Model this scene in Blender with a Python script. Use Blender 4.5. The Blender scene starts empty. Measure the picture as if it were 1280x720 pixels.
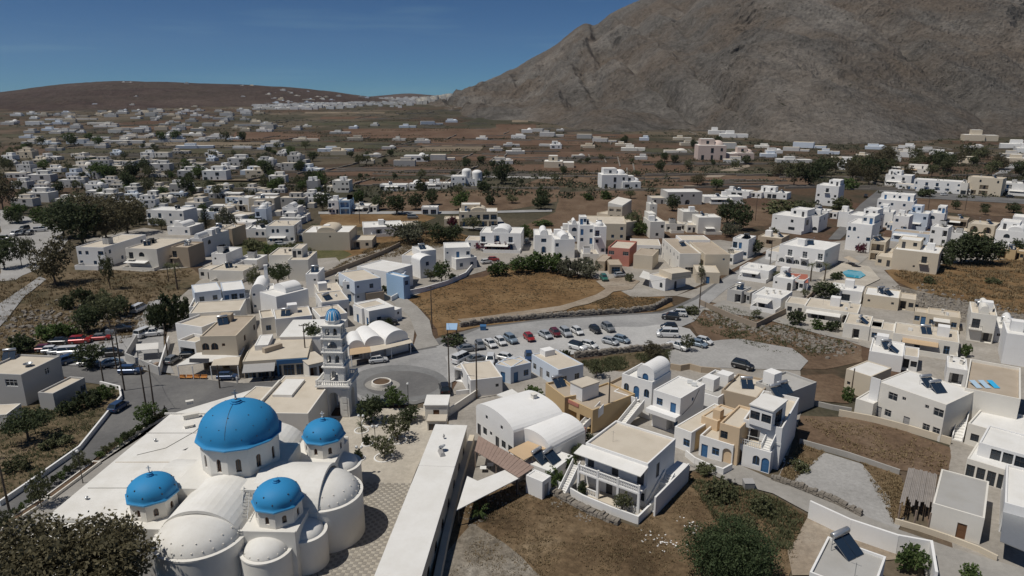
import bpy, bmesh, math, random
from mathutils import Vector, Matrix, noise
R = math.radians
random.seed(7)
sc = bpy.context.scene
COL = sc.collection
# ------------------------------------------------------------------ camera
CH, PITCH, FOC = 52.0, R(15.4), 853.0          # camera height, tilt below the horizon, focal length for a 1280 wide picture
cam = bpy.data.cameras.new('camera'); cam.sensor_width = 36; cam.lens = 36 * FOC / 1280
cam.clip_start = 1; cam.clip_end = 30000
camo = bpy.data.objects.new('camera', cam); COL.objects.link(camo)
camo.location = (0, 0, CH); camo.rotation_euler = (math.pi / 2 - PITCH, 0, 0)
sc.camera = camo
# ------------------------------------------------------------------ sky and sun
SUN_EL, SUN_AZ = R(63), math.atan2(-0.44, -1.0)   # direction towards the sun in plan: from the left, a little behind the camera
w = bpy.data.worlds.new('World'); sc.world = w; w.use_nodes = True
nt = w.node_tree; nt.nodes.clear()
sky = nt.nodes.new('ShaderNodeTexSky'); sky.sky_type = 'NISHITA'; sky.sun_disc = False
sky.sun_elevation = SUN_EL; sky.sun_rotation = math.pi / 2 - SUN_AZ
sky.altitude = 5000; sky.air_density = 1.0; sky.dust_density = 0.2; sky.ozone_density = 6.0
tc = nt.nodes.new('ShaderNodeTexCoord')
mp = nt.nodes.new('ShaderNodeMapping'); mp.inputs['Scale'].default_value = (2.2, 2.2, 34); mp.inputs['Location'].default_value = (0.35, 0.0, 0.4)
ns = nt.nodes.new('ShaderNodeTexNoise'); ns.inputs['Scale'].default_value = 1.6; ns.inputs['Detail'].default_value = 6
rp = nt.nodes.new('ShaderNodeValToRGB'); rp.color_ramp.elements[0].position = 0.57; rp.color_ramp.elements[1].position = 0.80
rp.color_ramp.elements[1].color = (.20, .20, .20, 1)
mx = nt.nodes.new('ShaderNodeMix'); mx.data_type = 'RGBA'; mx.inputs[7].default_value = (9, 9, 9, 1)
bg = nt.nodes.new('ShaderNodeBackground'); bg.inputs['Strength'].default_value = 0.055
wo = nt.nodes.new('ShaderNodeOutputWorld')
L = nt.links.new
L(tc.outputs['Generated'], mp.inputs['Vector']); L(mp.outputs[0], ns.inputs['Vector']); L(ns.outputs['Fac'], rp.inputs[0])
L(rp.outputs[0], mx.inputs[0]); L(sky.outputs[0], mx.inputs[6]); tn = nt.nodes.new('ShaderNodeMix'); tn.data_type = 'RGBA'; tn.blend_type = 'MULTIPLY'; tn.inputs[0].default_value = 1.0; tn.inputs[7].default_value = (.42, .72, .87, 1)   # clear dry air, deep blue
L(mx.outputs[2], tn.inputs[6]); L(tn.outputs[2], bg.inputs['Color']); L(bg.outputs[0], wo.inputs[0])
sl = bpy.data.lights.new('sun', 'SUN'); sl.energy = 3.45; sl.angle = R(0.53); sl.color = (1, .955, .88)
so = bpy.data.objects.new('sun', sl); COL.objects.link(so)
sdir = Vector((math.cos(SUN_AZ) * math.cos(SUN_EL), math.sin(SUN_AZ) * math.cos(SUN_EL), math.sin(SUN_EL)))
so.rotation_euler = sdir.to_track_quat('Z', 'Y').to_euler(); so.location = (0, 0, 200)
vs = sc.view_settings; vs.view_transform = 'Standard'; vs.look = 'None'; vs.exposure = 0.0; vs.gamma = 1.0; vs.use_curve_mapping = False
sc.cycles.max_bounces = 6; sc.cycles.diffuse_bounces = 3; sc.cycles.transparent_max_bounces = 6; sc.cycles.volume_bounces = 0
sc.cycles.use_denoising = True

# ------------------------------------------------------------------ survey: a picture point to a place on the ground (z = height)
CP, SP = math.cos(PITCH), math.sin(PITCH)
def G(px, py, z=0.0):
    a = (px - 640) / FOC; b = (360 - py) / FOC
    dz = -SP + b * CP; t = (z - CH) / dz
    return Vector((a * t, (CP + b * SP) * t, z))
def TH(X, Y):
    t = max(0.0, Y - 650.0)
    return 44 * (1 - math.exp(-(t / 1100) ** 2))
def GT(px, py):
    z = 0.0
    for _ in range(25):
        p = G(px, min(py, 360 - 0) if py > 126 else 126.2, min(z, 50)); z = z * .5 + TH(p.x, p.y) * .5
    return Vector((p.x, p.y, TH(p.x, p.y)))
def ppm(p):  # picture pixels (1280 wide) per metre at p
    return FOC / (p.y * CP - (p.z - CH) * SP)

# ------------------------------------------------------------------ materials
MATS = {}
def node_mat(name):
    m = bpy.data.materials.new(name); m.use_nodes = True
    return m, m.node_tree.nodes, m.node_tree.links.new, m.node_tree.nodes['Principled BSDF']
def mixc(nodes, link, fac, a, b, kind='MIX'):
    x = nodes.new('ShaderNodeMix'); x.data_type = 'RGBA'; x.blend_type = kind
    if hasattr(fac, 'links') or hasattr(fac, 'node'): link(fac, x.inputs[0])
    else: x.inputs[0].default_value = fac
    for i, c in ((6, a), (7, b)):
        if isinstance(c, (tuple, list)): x.inputs[i].default_value = (*c[:3], 1)
        else: link(c, x.inputs[i])
    return x.outputs[2]
def noise_n(nodes, link, scale, detail=4, vec=None, rough=.55, sc3=None):
    n = nodes.new('ShaderNodeTexNoise'); n.inputs['Scale'].default_value = scale; n.inputs['Detail'].default_value = detail; n.inputs['Roughness'].default_value = rough
    if vec is not None:
        if sc3:
            m = nodes.new('ShaderNodeMapping'); m.inputs['Scale'].default_value = sc3; link(vec, m.inputs['Vector']); vec = m.outputs[0]
        link(vec, n.inputs['Vector'])
    return n.outputs['Fac']
def ramp(nodes, link, fac, stops):
    r = nodes.new('ShaderNodeValToRGB'); e = r.color_ramp.elements
    while len(e) < len(stops): e.new(.5)
    for i, (p, c) in enumerate(stops):
        e[i].position = p; e[i].color = (*c, 1) if isinstance(c, (tuple, list)) else (c, c, c, 1)
    link(fac, r.inputs[0]); return r.outputs[0]
def bump(nodes, link, b, h, strength, dist):
    n = nodes.new('ShaderNodeBump'); n.inputs['Strength'].default_value = strength; n.inputs['Distance'].default_value = dist
    link(h, n.inputs['Height']); link(n.outputs[0], b.inputs['Normal'])
def plaster(name, c, rough=.88, dirt=.14, stain=(.45, .40, .33)):
    if name in MATS: return MATS[name]
    m, N, K, b = node_mat(name); b.inputs['Roughness'].default_value = rough; b.inputs['Specular IOR Level'].default_value = .2
    o = N.new('ShaderNodeTexCoord').outputs['Object']
    n1 = noise_n(N, K, .35, 5, o); n2 = noise_n(N, K, 2.2, 5, o, .65, (1, 1, .35))
    f1 = ramp(N, K, n1, [(.38, 0.0), (.72, dirt * 1.5)]); f2 = ramp(N, K, n2, [(.5, 0.0), (.8, dirt)])
    c1 = mixc(N, K, f1, c, tuple(x * y for x, y in zip(c, (.80, .78, .74)))); c2 = mixc(N, K, f2, c1, tuple(.5 * x + .5 * y for x, y in zip(c, stain)))
    oi = N.new('ShaderNodeObjectInfo'); fr = ramp(N, K, oi.outputs['Random'], [(0, .93), (1, 1.0)])
    K(mixc(N, K, 1.0, c2, fr, 'MULTIPLY'), b.inputs['Base Color'])
    bump(N, K, b, noise_n(N, K, 7, 4, o), .25, .03)
    MATS[name] = m; return m
def simple(name, c, rough=.6, metal=0, var=.12, scale=3.0, spec=.4):
    if name in MATS: return MATS[name]
    m, N, K, b = node_mat(name); b.inputs['Roughness'].default_value = rough; b.inputs['Metallic'].default_value = metal; b.inputs['Specular IOR Level'].default_value = spec
    o = N.new('ShaderNodeTexCoord').outputs['Object']
    K(mixc(N, K, noise_n(N, K, scale, 5, o), tuple(x * (1 + var) for x in c), tuple(x * (1 - var) for x in c)), b.inputs['Base Color'])
    MATS[name] = m; return m
WHITE = plaster('white_plaster', (.82, .81, .79), dirt=.18); WARM = plaster('warm_white_plaster', (.765, .73, .66), dirt=.2); CREAM = plaster('cream_plaster', (.63, .55, .43))
TAN = plaster('tan_plaster', (.43, .35, .26)); OCHRE = plaster('ochre_plaster', (.56, .41, .23)); PINK = plaster('pink_plaster', (.52, .22, .17)); PEACH = plaster('peach_plaster', (.66, .50, .33))
LBLUE = plaster('pale_blue_plaster', (.60, .66, .74)); GREYW = plaster('grey_plaster', (.46, .45, .43)); BLUEW = plaster('blue_plaster', (.33, .48, .66)); BROWNW = plaster('brown_plaster', (.33, .27, .21))
RWHITE = plaster('white_roof_coating', (.77, .755, .72), dirt=.3); RCREAM = plaster('cream_roof_screed', (.60, .535, .44), dirt=.4); RTAN = plaster('tan_roof_screed', (.44, .37, .29), dirt=.4); RGREY = plaster('grey_roof_screed', (.42, .41, .39), dirt=.4)
CHW = plaster('church_plaster', (.775, .75, .695), dirt=.22); CHR = plaster('church_roof_coating', (.785, .765, .72), dirt=.4)
MINT = plaster('mint_plaster', (.50, .62, .57))
WALLS = dict(w=WHITE, m=WARM, c=CREAM, t=TAN, o=OCHRE, p=PINK, e=PEACH, b=LBLUE, g=GREYW, B=BLUEW, n=BROWNW, q=MINT)
ROOFS = dict(w=RWHITE, c=RCREAM, t=RTAN, g=RGREY)
F_BLUE = simple('blue_painted_wood', (.045, .135, .28)); F_BROWN = simple('brown_wood', (.16, .08, .04)); F_WHITE = simple('white_painted_wood', (.72, .72, .70)); F_DARK = simple('dark_metal', (.06, .06, .065), .5); F_TEAL = simple('teal_painted_wood', (.07, .36, .42)); F_GREY = simple('grey_shutter', (.35, .34, .33))
FRAMES = dict(b=F_BLUE, n=F_BROWN, w=F_WHITE, d=F_DARK, t=F_TEAL, g=F_GREY)
def glass_mat():
    m, N, K, b = node_mat('window_glass'); b.inputs['Base Color'].default_value = (.025, .035, .045, 1); b.inputs['Roughness'].default_value = .08; b.inputs['Specular IOR Level'].default_value = .6
    return m
GLASS = glass_mat()
CONC = plaster('concrete', (.40, .385, .36), dirt=.4); STONE = plaster('dry_stone', (.245, .22, .19), dirt=.6); METAL = simple('grey_metal', (.35, .36, .37), .45, .6); WOOD = simple('weathered_wood', (.30, .23, .18), .8, 0, .3, 2); POLE = simple('pole_wood', (.10, .075, .055), .8)
SOLAR = simple('solar_collector_glass', (.02, .035, .06), .15); TANK = simple('tank_steel', (.55, .56, .57), .35, .7); CANVAS = plaster('white_canvas', (.70, .68, .64), dirt=.25); CANTAN = plaster('tan_canvas', (.55, .40, .25), dirt=.25); TILE = simple('red_roof_tile', (.36, .12, .08), .8)
STEEL = simple('black_iron', (.03, .03, .03), .5); BRICK = simple('terracotta', (.42, .22, .14), .8)

# ------------------------------------------------------------------ mesh building
class MB:
    def __init__(s): s.v = []; s.f = []; s.m = []; s.sm = False
    def quad(s, *p, m=0):
        i = len(s.v); s.v += [tuple(q) for q in p]; s.f.append(tuple(range(i, i + len(p)))); s.m.append(m)
    def box(s, x0, x1, y0, y1, z0, z1, m=0, tap=0):
        i = len(s.v); t = tap
        s.v += [(x0, y0, z0), (x1, y0, z0), (x1, y1, z0), (x0, y1, z0), (x0 + t, y0 + t, z1), (x1 - t, y0 + t, z1), (x1 - t, y1 - t, z1), (x0 + t, y1 - t, z1)]
        for f in ((0, 3, 2, 1), (4, 5, 6, 7), (0, 1, 5, 4), (1, 2, 6, 5), (2, 3, 7, 6), (3, 0, 4, 7)): s.f.append(tuple(i + k for k in f)); s.m.append(m)
    def prism(s, poly, z0, z1, m=0, mt=None):
        n = len(poly); i = len(s.v)
        a = sum(poly[k][0] * poly[(k + 1) % n][1] - poly[(k + 1) % n][0] * poly[k][1] for k in range(n))
        if a < 0: poly = poly[::-1]
        zz = lambda z, k: z[k] if isinstance(z, (list, tuple)) else z
        s.v += [(p[0], p[1], zz(z0, k)) for k, p in enumerate(poly)] + [(p[0], p[1], zz(z1, k)) for k, p in enumerate(poly)]
        s.f.append(tuple(i + k for k in range(n))[::-1]); s.m.append(m); s.f.append(tuple(i + n + k for k in range(n))); s.m.append(m if mt is None else mt)
        for k in range(n): s.f.append((i + k, i + (k + 1) % n, i + n + (k + 1) % n, i + n + k)); s.m.append(m)
    def tube(s, pts, rad, n=6, m=0, cap=True):
        pts = [Vector(p) for p in pts]; rad = rad if isinstance(rad, (list, tuple)) else [rad] * len(pts); rings = []
        for k, p in enumerate(pts):
            d = (pts[min(k + 1, len(pts) - 1)] - pts[max(k - 1, 0)]).normalized()
            a = d.orthogonal().normalized() if abs(d.z) < .99 else Vector((1, 0, 0)); b = d.cross(a)
            i = len(s.v); rings.append(i)
            for j in range(n):
                t = 2 * math.pi * j / n; s.v.append(tuple(p + (a * math.cos(t) + b * math.sin(t)) * rad[k]))
        for r0, r1 in zip(rings, rings[1:]):
            for j in range(n): s.f.append((r0 + j, r0 + (j + 1) % n, r1 + (j + 1) % n, r1 + j)); s.m.append(m)
        if cap: s.f.append(tuple(rings[0] + j for j in range(n))[::-1]); s.m.append(m); s.f.append(tuple(rings[-1] + j for j in range(n))); s.m.append(m)
    def lathe(s, prof, n=24, m=0, a0=0, a1=2 * math.pi, c=(0, 0), rot=0):
        full = abs(a1 - a0 - 2 * math.pi) < 1e-6; k = n if full else n + 1; i0 = len(s.v)
        for (r, z) in prof:
            for j in range(k):
                t = a0 + (a1 - a0) * j / n + rot; s.v.append((c[0] + r * math.cos(t), c[1] + r * math.sin(t), z))
        for a in range(len(prof) - 1):
            for j in range(n):
                j2 = (j + 1) % k
                s.f.append((i0 + a * k + j, i0 + a * k + j2, i0 + (a + 1) * k + j2, i0 + (a + 1) * k + j)); s.m.append(m)
    def mesh(s, name, mats, smooth=False):
        me = bpy.data.meshes.new(name); me.from_pydata(s.v, [], s.f)
        for x in (mats if isinstance(mats, (list, tuple)) else [mats]): me.materials.append(x)
        me.polygons.foreach_set('material_index', s.m)
        if smooth: me.polygons.foreach_set('use_smooth', [True] * len(s.f))
        me.update(); return me
def ob(name, me, parent=None, M=None, **props):
    o = bpy.data.objects.new(name, me); COL.objects.link(o)
    if parent is not None: o.parent = parent
    if M is not None: o.matrix_local = M if isinstance(M, Matrix) else Matrix.Translation(M)
    for k, v in props.items(): o[k] = v
    return o
def thing(name, label, cat, loc=(0, 0, 0), rz=0.0, group=None, scale=None):
    o = bpy.data.objects.new(name, None); COL.objects.link(o); o.empty_display_size = .5
    o.location = loc; o.rotation_euler = (0, 0, rz); o['label'] = label; o['category'] = cat
    if group: o['group'] = group
    if scale is not None: o.scale = scale if isinstance(scale, (tuple, list)) else (scale,) * 3
    return o
def copy_tree(o, parent=None):
    c = o.copy(); COL.objects.link(c); c.parent = parent
    for ch in list(o.children): copy_tree(ch, c)
    return c
def T(x, y, z): return Matrix.Translation((x, y, z))
def RZ(a): return Matrix.Rotation(a, 4, 'Z')
# ------------------------------------------------------------------ ground
def ground_mat(name, stops, s1=.06, s2=1.2, stretch=(1, 1, 1), bmp=.5, bdist=.12, fine=.35):
    if name in MATS: return MATS[name]
    m, N, K, b = node_mat(name); b.inputs['Roughness'].default_value = .95; b.inputs['Specular IOR Level'].default_value = .1
    o = N.new('ShaderNodeTexCoord').outputs['Object']
    n1 = noise_n(N, K, s1, 6, o, .62, stretch); n2 = noise_n(N, K, s2, 6, o, .7); n3 = noise_n(N, K, 6 * s2, 3, o, .7)
    c = ramp(N, K, n1, stops); f = ramp(N, K, n2, [(.3, 1 - fine), (.7, 1 + fine * .6)]); g = ramp(N, K, n3, [(.3, 1 - fine * .5), (.7, 1 + fine * .4)])
    c = mixc(N, K, 1.0, mixc(N, K, 1.0, c, f, 'MULTIPLY'), g, 'MULTIPLY'); K(c, b.inputs['Base Color'])
    bump(N, K, b, n2, bmp, bdist); MATS[name] = m; return m
ASPH = ground_mat('asphalt', [(.3, (.115, .113, .112)), (.5, (.15, .147, .145)), (.72, (.20, .195, .185))], .09, 1.5, bmp=.15, bdist=.02, fine=.13)
ASPH2 = ground_mat('worn_asphalt', [(.3, (.23, .228, .225)), (.5, (.315, .31, .303)), (.72, (.39, .384, .374))], .07, 1.2, bmp=.15, bdist=.02, fine=.14)
GRAVEL = ground_mat('pale_gravel', [(.3, (.29, .28, .265)), (.55, (.36, .35, .335)), (.75, (.42, .41, .39))], .08, 2.0, bmp=.3, bdist=.05, fine=.2)
PALEG = ground_mat('pale_car_park_gravel', [(.3, (.36, .352, .34)), (.55, (.44, .432, .418)), (.75, (.50, .49, .472))], .08, 2.0, bmp=.3, bdist=.05, fine=.14)
CONCRETE = ground_mat('concrete_lane', [(.3, (.265, .25, .228)), (.55, (.325, .308, .282)), (.75, (.37, .352, .32))], .1, 1.2, bmp=.15, bdist=.02, fine=.13)
DRY = ground_mat('dry_grass_soil', [(.28, (.062, .044, .026)), (.40, (.115, .078, .045)), (.56, (.18, .127, .075)), (.75, (.26, .20, .13))], .11, .9, fine=.45)
SOIL = ground_mat('brown_soil', [(.3, (.10, .068, .045)), (.5, (.15, .102, .068)), (.72, (.20, .145, .10))], .1, 1.0, (1, .5, 1), fine=.35)
FIELD = ground_mat('dry_field', [(.28, (.118, .070, .033)), (.5, (.195, .122, .060)), (.72, (.27, .185, .10))], .06, .6, fine=.35)
SCRUB = ground_mat('scrub_soil', [(.3, (.055, .055, .03)), (.45, (.125, .098, .06)), (.6, (.18, .135, .085)), (.8, (.26, .215, .16))], .07, .7, fine=.5)
DIRT = ground_mat('pale_dirt', [(.3, (.24, .19, .14)), (.55, (.33, .275, .215)), (.75, (.40, .35, .285))], .1, 1.2, fine=.25)
GREEN = ground_mat('dry_lawn', [(.3, (.06, .07, .03)), (.5, (.11, .105, .05)), (.7, (.17, .145, .08))], .1, 1.2, fine=.4)
RUBBLE = ground_mat('rubble_ground', [(.3, (.15, .125, .095)), (.5, (.23, .20, .16)), (.7, (.33, .30, .255))], .14, .9, fine=.5, bdist=.3)
PAVE = ground_mat('cream_paving', [(.3, (.40, .36, .30)), (.55, (.49, .445, .375)), (.75, (.54, .50, .43))], .15, 1.6, bmp=.15, bdist=.02, fine=.16)
YARD = ground_mat('yard_paving', [(.3, (.255, .233, .202)), (.55, (.34, .313, .277)), (.75, (.41, .38, .34))], .12, 1.4, bmp=.15, bdist=.02, fine=.18)
def terrain_mat():
    m, N, K, b = node_mat('valley_soil'); b.inputs['Roughness'].default_value = .95; b.inputs['Specular IOR Level'].default_value = .1
    o = N.new('ShaderNodeTexCoord').outputs['Object']
    def vor(feature, out):
        mpp = N.new('ShaderNodeMapping'); mpp.inputs['Scale'].default_value = (1 / 150, 1 / 190, 0); mpp.inputs['Rotation'].default_value = (0, 0, .3)
        K(o, mpp.inputs['Vector']); v = N.new('ShaderNodeTexVoronoi'); v.feature = feature; v.distance = 'CHEBYCHEV' if feature == 'F1' else 'EUCLIDEAN'; v.inputs['Scale'].default_value = 1; v.inputs['Randomness'].default_value = .8
        K(mpp.outputs[0], v.inputs['Vector']); return v.outputs[out]
    cell = vor('F1', 'Color'); sep = N.new('ShaderNodeSeparateColor'); K(cell, sep.inputs[0])
    base = ramp(N, K, sep.outputs[0], [(0.0, (.075, .052, .038)), (.2, (.105, .072, .050)), (.36, (.105, .062, .042)), (.5, (.14, .105, .075)), (.64, (.075, .066, .045)), (.78, (.16, .125, .09)), (.9, (.06, .058, .038)), (1.0, (.09, .078, .055))])
    n1 = noise_n(N, K, .006, 6, o, .65); n2 = noise_n(N, K, .035, 6, o, .7, (1, .4, 1)); n3 = noise_n(N, K, .5, 4, o, .7)
    scrub = ramp(N, K, n1, [(.46, 0.0), (.62, .75)]); c = mixc(N, K, scrub, base, (.062, .054, .034))
    c = mixc(N, K, ramp(N, K, n2, [(.48, 0.0), (.62, .8)]), c, (.045, .045, .030))
    c = mixc(N, K, 1.0, c, ramp(N, K, n3, [(.3, .65), (.7, 1.3)]), 'MULTIPLY'); K(c, b.inputs['Base Color'])
    return m
def terrain():
    ys = [-200, -60, 0, 40, 80, 120, 160, 200, 260, 330, 410, 500, 600, 650] + [650 + 45 * k for k in range(1, 58)] + [3400, 3900, 4600, 5600, 7000, 9500]
    nx = 48; v = []; f = []
    for Y in ys:
        wd = 260 + max(0, Y) * 1.05
        for k in range(nx + 1):
            X = (k / nx * 2 - 1) * wd; v.append((X, Y, TH(X, Y) - .02 + (noise.noise((X * .01, Y * .01, 3)) * 1.2 if Y > 1400 else 0)))
    for r in range(len(ys) - 1):
        for k in range(nx): a = r * (nx + 1) + k; f.append((a, a + 1, a + nx + 2, a + nx + 1))
    me = bpy.data.meshes.new('ground'); me.from_pydata(v, [], f); me.materials.append(terrain_mat()); me.polygons.foreach_set('use_smooth', [True] * len(f)); me.update()
    ob('ground', me, kind='structure')
terrain()
LAYER = [0]
def patch(name, mat, pix, z=None, curb=0, **kw):
    """a sheet of ground whose outline was surveyed from picture points"""
    LAYER[0] += 1; z = .002 + .0042 * LAYER[0] if z is None else z
    pts = [G(x, y, 0) for x, y in pix]
    if mat in (DRY, SOIL, FIELD, SCRUB, DIRT, GREEN, RUBBLE, GRAVEL, PALEG) and not curb:      # earth edges are ragged, not ruled
        out = []
        for k in range(len(pts)):
            a, b = pts[k], pts[(k + 1) % len(pts)]; n = max(1, min(24, int((b - a).length / (2.0 + a.y * .012)))); d = (b - a).normalized(); s_ = Vector((-d.y, d.x, 0))
            for j in range(n): q = a.lerp(b, j / n); am = min(1.1, (b - a).length * .06) * (1 if j else .3); out.append(q + s_ * am * noise.noise((q.x * .45, q.y * .45, LAYER[0])))
        pts = out
    bm = bmesh.new(); vs_ = [bm.verts.new((p.x, p.y, z)) for p in pts]; fc = bm.faces.new(vs_); fc.normal_update()
    if fc.normal.z < 0: fc.normal_flip()
    if curb:
        r = bmesh.ops.extrude_face_region(bm, geom=[fc]); bmesh.ops.translate(bm, verts=[g for g in r['geom'] if isinstance(g, bmesh.types.BMVert)], vec=(0, 0, curb))
    bmesh.ops.triangulate(bm, faces=bm.faces[:]); me = bpy.data.meshes.new(name); bm.to_mesh(me); bm.free(); me.materials.append(mat)
    return ob(name, me, kind='structure', **kw)
# scrub and fields around the town (far to near)
patch('field', SCRUB, [(0, 300), (60, 296), (100, 335), (240, 335), (260, 352), (215, 380), (205, 440), (150, 455), (70, 450), (0, 470), (-60, 420)])
patch('field', FIELD, [(400, 300), (470, 296), (560, 286), (600, 300), (520, 316), (440, 332), (425, 352), (395, 350)])
patch('field', GREEN, [(290, 303), (400, 300), (440, 318), (420, 330), (300, 328)])
patch('field', FIELD, [(505, 374), (560, 352), (605, 346), (645, 333), (700, 340), (752, 352), (835, 372), (842, 382), (815, 390), (700, 399), (600, 408), (548, 420), (538, 398), (520, 383)])
patch('field', SOIL, [(690, 300), (692, 275), (700, 240), (850, 236), (900, 262), (880, 290), (760, 300)])
patch('field', SOIL, [(470, 262), (478, 240), (700, 236), (696, 252), (640, 262), (560, 268)])
patch('field', SOIL, [(640, 236), (700, 214), (960, 214), (1000, 226), (860, 236), (760, 232)])
patch('field', FIELD, [(400, 282), (400, 268), (520, 266), (545, 272), (510, 286)])
patch('field', FIELD, [(1105, 336), (1185, 330), (1230, 322), (1290, 318), (1290, 400), (1240, 388), (1170, 372), (1120, 352)])
patch('rubble_slope', RUBBLE, [(1125, 358), (1175, 370), (1240, 386), (1290, 396), (1290, 412), (1245, 408), (1180, 402), (1128, 384)])
patch('field', SOIL, [(1095, 252), (1130, 240), (1290, 252), (1290, 270), (1230, 270), (1150, 262)])
patch('field', SOIL, [(820, 268), (850, 256), (990, 258), (960, 282), (880, 290)])
patch('field', SOIL, [(650, 285), (700, 262), (860, 258), (880, 290), (800, 300), (690, 292)])
patch('bank', SOIL, [(852, 392), (880, 380), (905, 378), (960, 392), (1075, 430), (1078, 452), (1030, 462), (960, 458), (900, 440), (872, 418)])
patch('scrub_strip', SCRUB, [(722, 452), (780, 440), (840, 434), (850, 446), (835, 456), (800, 462), (740, 470), (728, 466)])
# yards: paved ground under the built-up blocks
patch('yard', YARD, [(215, 380), (250, 350), (300, 330), (420, 322), (440, 345), (505, 370), (520, 400), (515, 437), (450, 455), (395, 475), (300, 480), (215, 472), (205, 440)])
patch('yard', YARD, [(425, 362), (425, 325), (500, 305), (600, 308), (608, 338), (560, 352), (508, 374)])
patch('yard', YARD, [(845, 370), (900, 350), (980, 310), (1060, 300), (1290, 305), (1290, 322), (1180, 330), (1105, 338), (1125, 358), (1128, 384), (1180, 402), (1290, 410), (1290, 720), (1195, 720), (1180, 600), (1190, 540), (1130, 450), (1075, 432), (960, 392), (900, 380)])
patch('yard', YARD, [(562, 495), (575, 472), (600, 462), (660, 452), (728, 458), (775, 465), (860, 458), (1000, 462), (1005, 505), (985, 570), (905, 580), (860, 590), (797, 656), (690, 610), (655, 600), (570, 640), (540, 700), (560, 560)])
patch('yard', YARD, [(580, 340), (600, 300), (700, 300), (760, 315), (830, 305), (900, 300), (965, 310), (900, 345), (845, 370), (790, 372), (752, 350), (700, 338), (640, 330)])
patch('yard', YARD, [(100, 335), (105, 300), (180, 285), (290, 300), (262, 332), (180, 340)])
patch('gravel_lot', GRAVEL, [(0, 318), (0, 262), (75, 282), (85, 300), (60, 330), (20, 350), (0, 352)])
# lots
patch('dry_lot', DRY, [(572, 645), (600, 612), (655, 603), (690, 612), (740, 640), (797, 660), (866, 590), (915, 606), (970, 622), (1010, 645), (1000, 690), (985, 720), (960, 780), (520, 780), (545, 700)])
patch('dry_lot', SOIL, [(1000, 520), (1060, 522), (1120, 535), (1188, 560), (1185, 596), (1120, 588), (1060, 568), (998, 552)])
patch('gravel_lot', GRAVEL, [(1010, 560), (1075, 580), (1122, 596), (1135, 640), (1122, 664), (1040, 632), (970, 604), (980, 580)])
patch('dry_strip', DRY, [(972, 602), (1000, 556), (1032, 566), (1000, 590), (984, 608)])
patch('dry_strip', DRY, [(1075, 578), (1125, 594), (1140, 640), (1118, 655), (1112, 622)])
patch('dry_lot', SOIL, [(1000, 470), (1040, 468), (1070, 482), (1060, 505), (1002, 500)])
patch('dirt_yard', DIRT, [(1010, 646), (1040, 640), (1130, 675), (1120, 700), (1020, 720), (990, 720), (985, 690)])
patch('rubble_slope', RUBBLE, [(560, 690), (590, 655), (630, 680), (690, 735), (530, 760)])
patch('garden', SCRUB, [(-40, 660), (-40, 505), (40, 488), (90, 478), (150, 484), (152, 498), (100, 555), (50, 594), (0, 632)])
# roads
patch('road', ASPH, [(-70, 706), (-70, 672), (0, 630), (55, 592), (100, 561), (140, 511), (152, 494), (150, 484), (100, 478), (76, 470), (66, 457), (120, 460), (180, 465), (215, 470), (300, 480), (395, 474), (452, 454), (518, 437), (545, 424), (600, 409), (680, 399), (780, 393), (826, 390), (842, 384), (868, 372), (900, 350), (935, 331), (968, 313), (990, 306), (1004, 306), (985, 318), (945, 341), (908, 362), (886, 380), (868, 402), (850, 410), (838, 408), (700, 415), (600, 430), (568, 446), (564, 494), (520, 506), (452, 510), (400, 508), (318, 488), (212, 520), (152, 546), (92, 596), (30, 644)])
patch('road', ASPH2, [(445, 462), (470, 452), (518, 440), (552, 434), (564, 450), (561, 490), (520, 502), (455, 505), (440, 490)])
patch('road', ASPH2, [(545, 434), (600, 411), (680, 401), (780, 395), (828, 392), (846, 386), (872, 374), (902, 351), (936, 332), (969, 314), (986, 317), (945, 341), (908, 362), (886, 380), (868, 402), (850, 410), (838, 408), (700, 416), (600, 432), (566, 448)])
patch('pavement', CONCRETE, [(-70, 712), (30, 652), (92, 602), (152, 554), (214, 524), (214, 517), (150, 590), (60, 680), (-70, 790)])
def oval(cx, cy, rx, ry, n=28): return [(cx + rx * math.cos(6.2832 * k / n), cy + ry * math.sin(6.2832 * k / n)) for k in range(n)]
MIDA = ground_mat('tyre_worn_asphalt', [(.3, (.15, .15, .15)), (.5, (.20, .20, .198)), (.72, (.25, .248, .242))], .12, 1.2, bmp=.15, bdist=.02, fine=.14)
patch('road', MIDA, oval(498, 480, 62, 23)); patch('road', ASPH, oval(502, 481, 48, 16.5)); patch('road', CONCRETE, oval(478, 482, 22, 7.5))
patch('parking_lot', PALEG, [(556, 447), (600, 430), (700, 414), (838, 406), (862, 412), (872, 424), (855, 434), (800, 434), (720, 443), (660, 452), (612, 455), (575, 474), (562, 480)])
patch('parking_lot', GRAVEL, [(834, 440), (880, 428), (925, 424), (990, 436), (1010, 452), (1000, 464), (950, 462), (885, 460), (838, 458)])
patch('parking_lot', ASPH2, [(58, 446), (70, 432), (110, 422), (165, 420), (186, 378), (203, 374), (205, 440), (218, 468), (160, 461), (100, 458), (66, 457)])
patch('lane', CONCRETE, [(487, 376), (506, 372), (522, 384), (537, 401), (541, 420), (549, 432), (515, 439), (521, 420), (512, 397)])
patch('lane', CONCRETE, [(860, 582), (905, 574), (960, 598), (1040, 630), (1125, 664), (1195, 688), (1290, 716), (1290, 760), (1165, 760), (1150, 692), (1010, 642), (966, 618), (912, 604)])
patch('lane', CONCRETE, [(862, 394), (905, 376), (960, 392), (1076, 430), (1030, 420), (950, 398), (880, 388), (868, 400)])
patch('lane', CONCRETE, [(1010, 402), (1030, 408), (1050, 350), (1085, 322), (1075, 318), (1040, 345)])
patch('dirt_track', DIRT, [(572, 400), (640, 391), (700, 383), (745, 369), (762, 358), (775, 360), (758, 372), (705, 389), (640, 396), (580, 405)])
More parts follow.
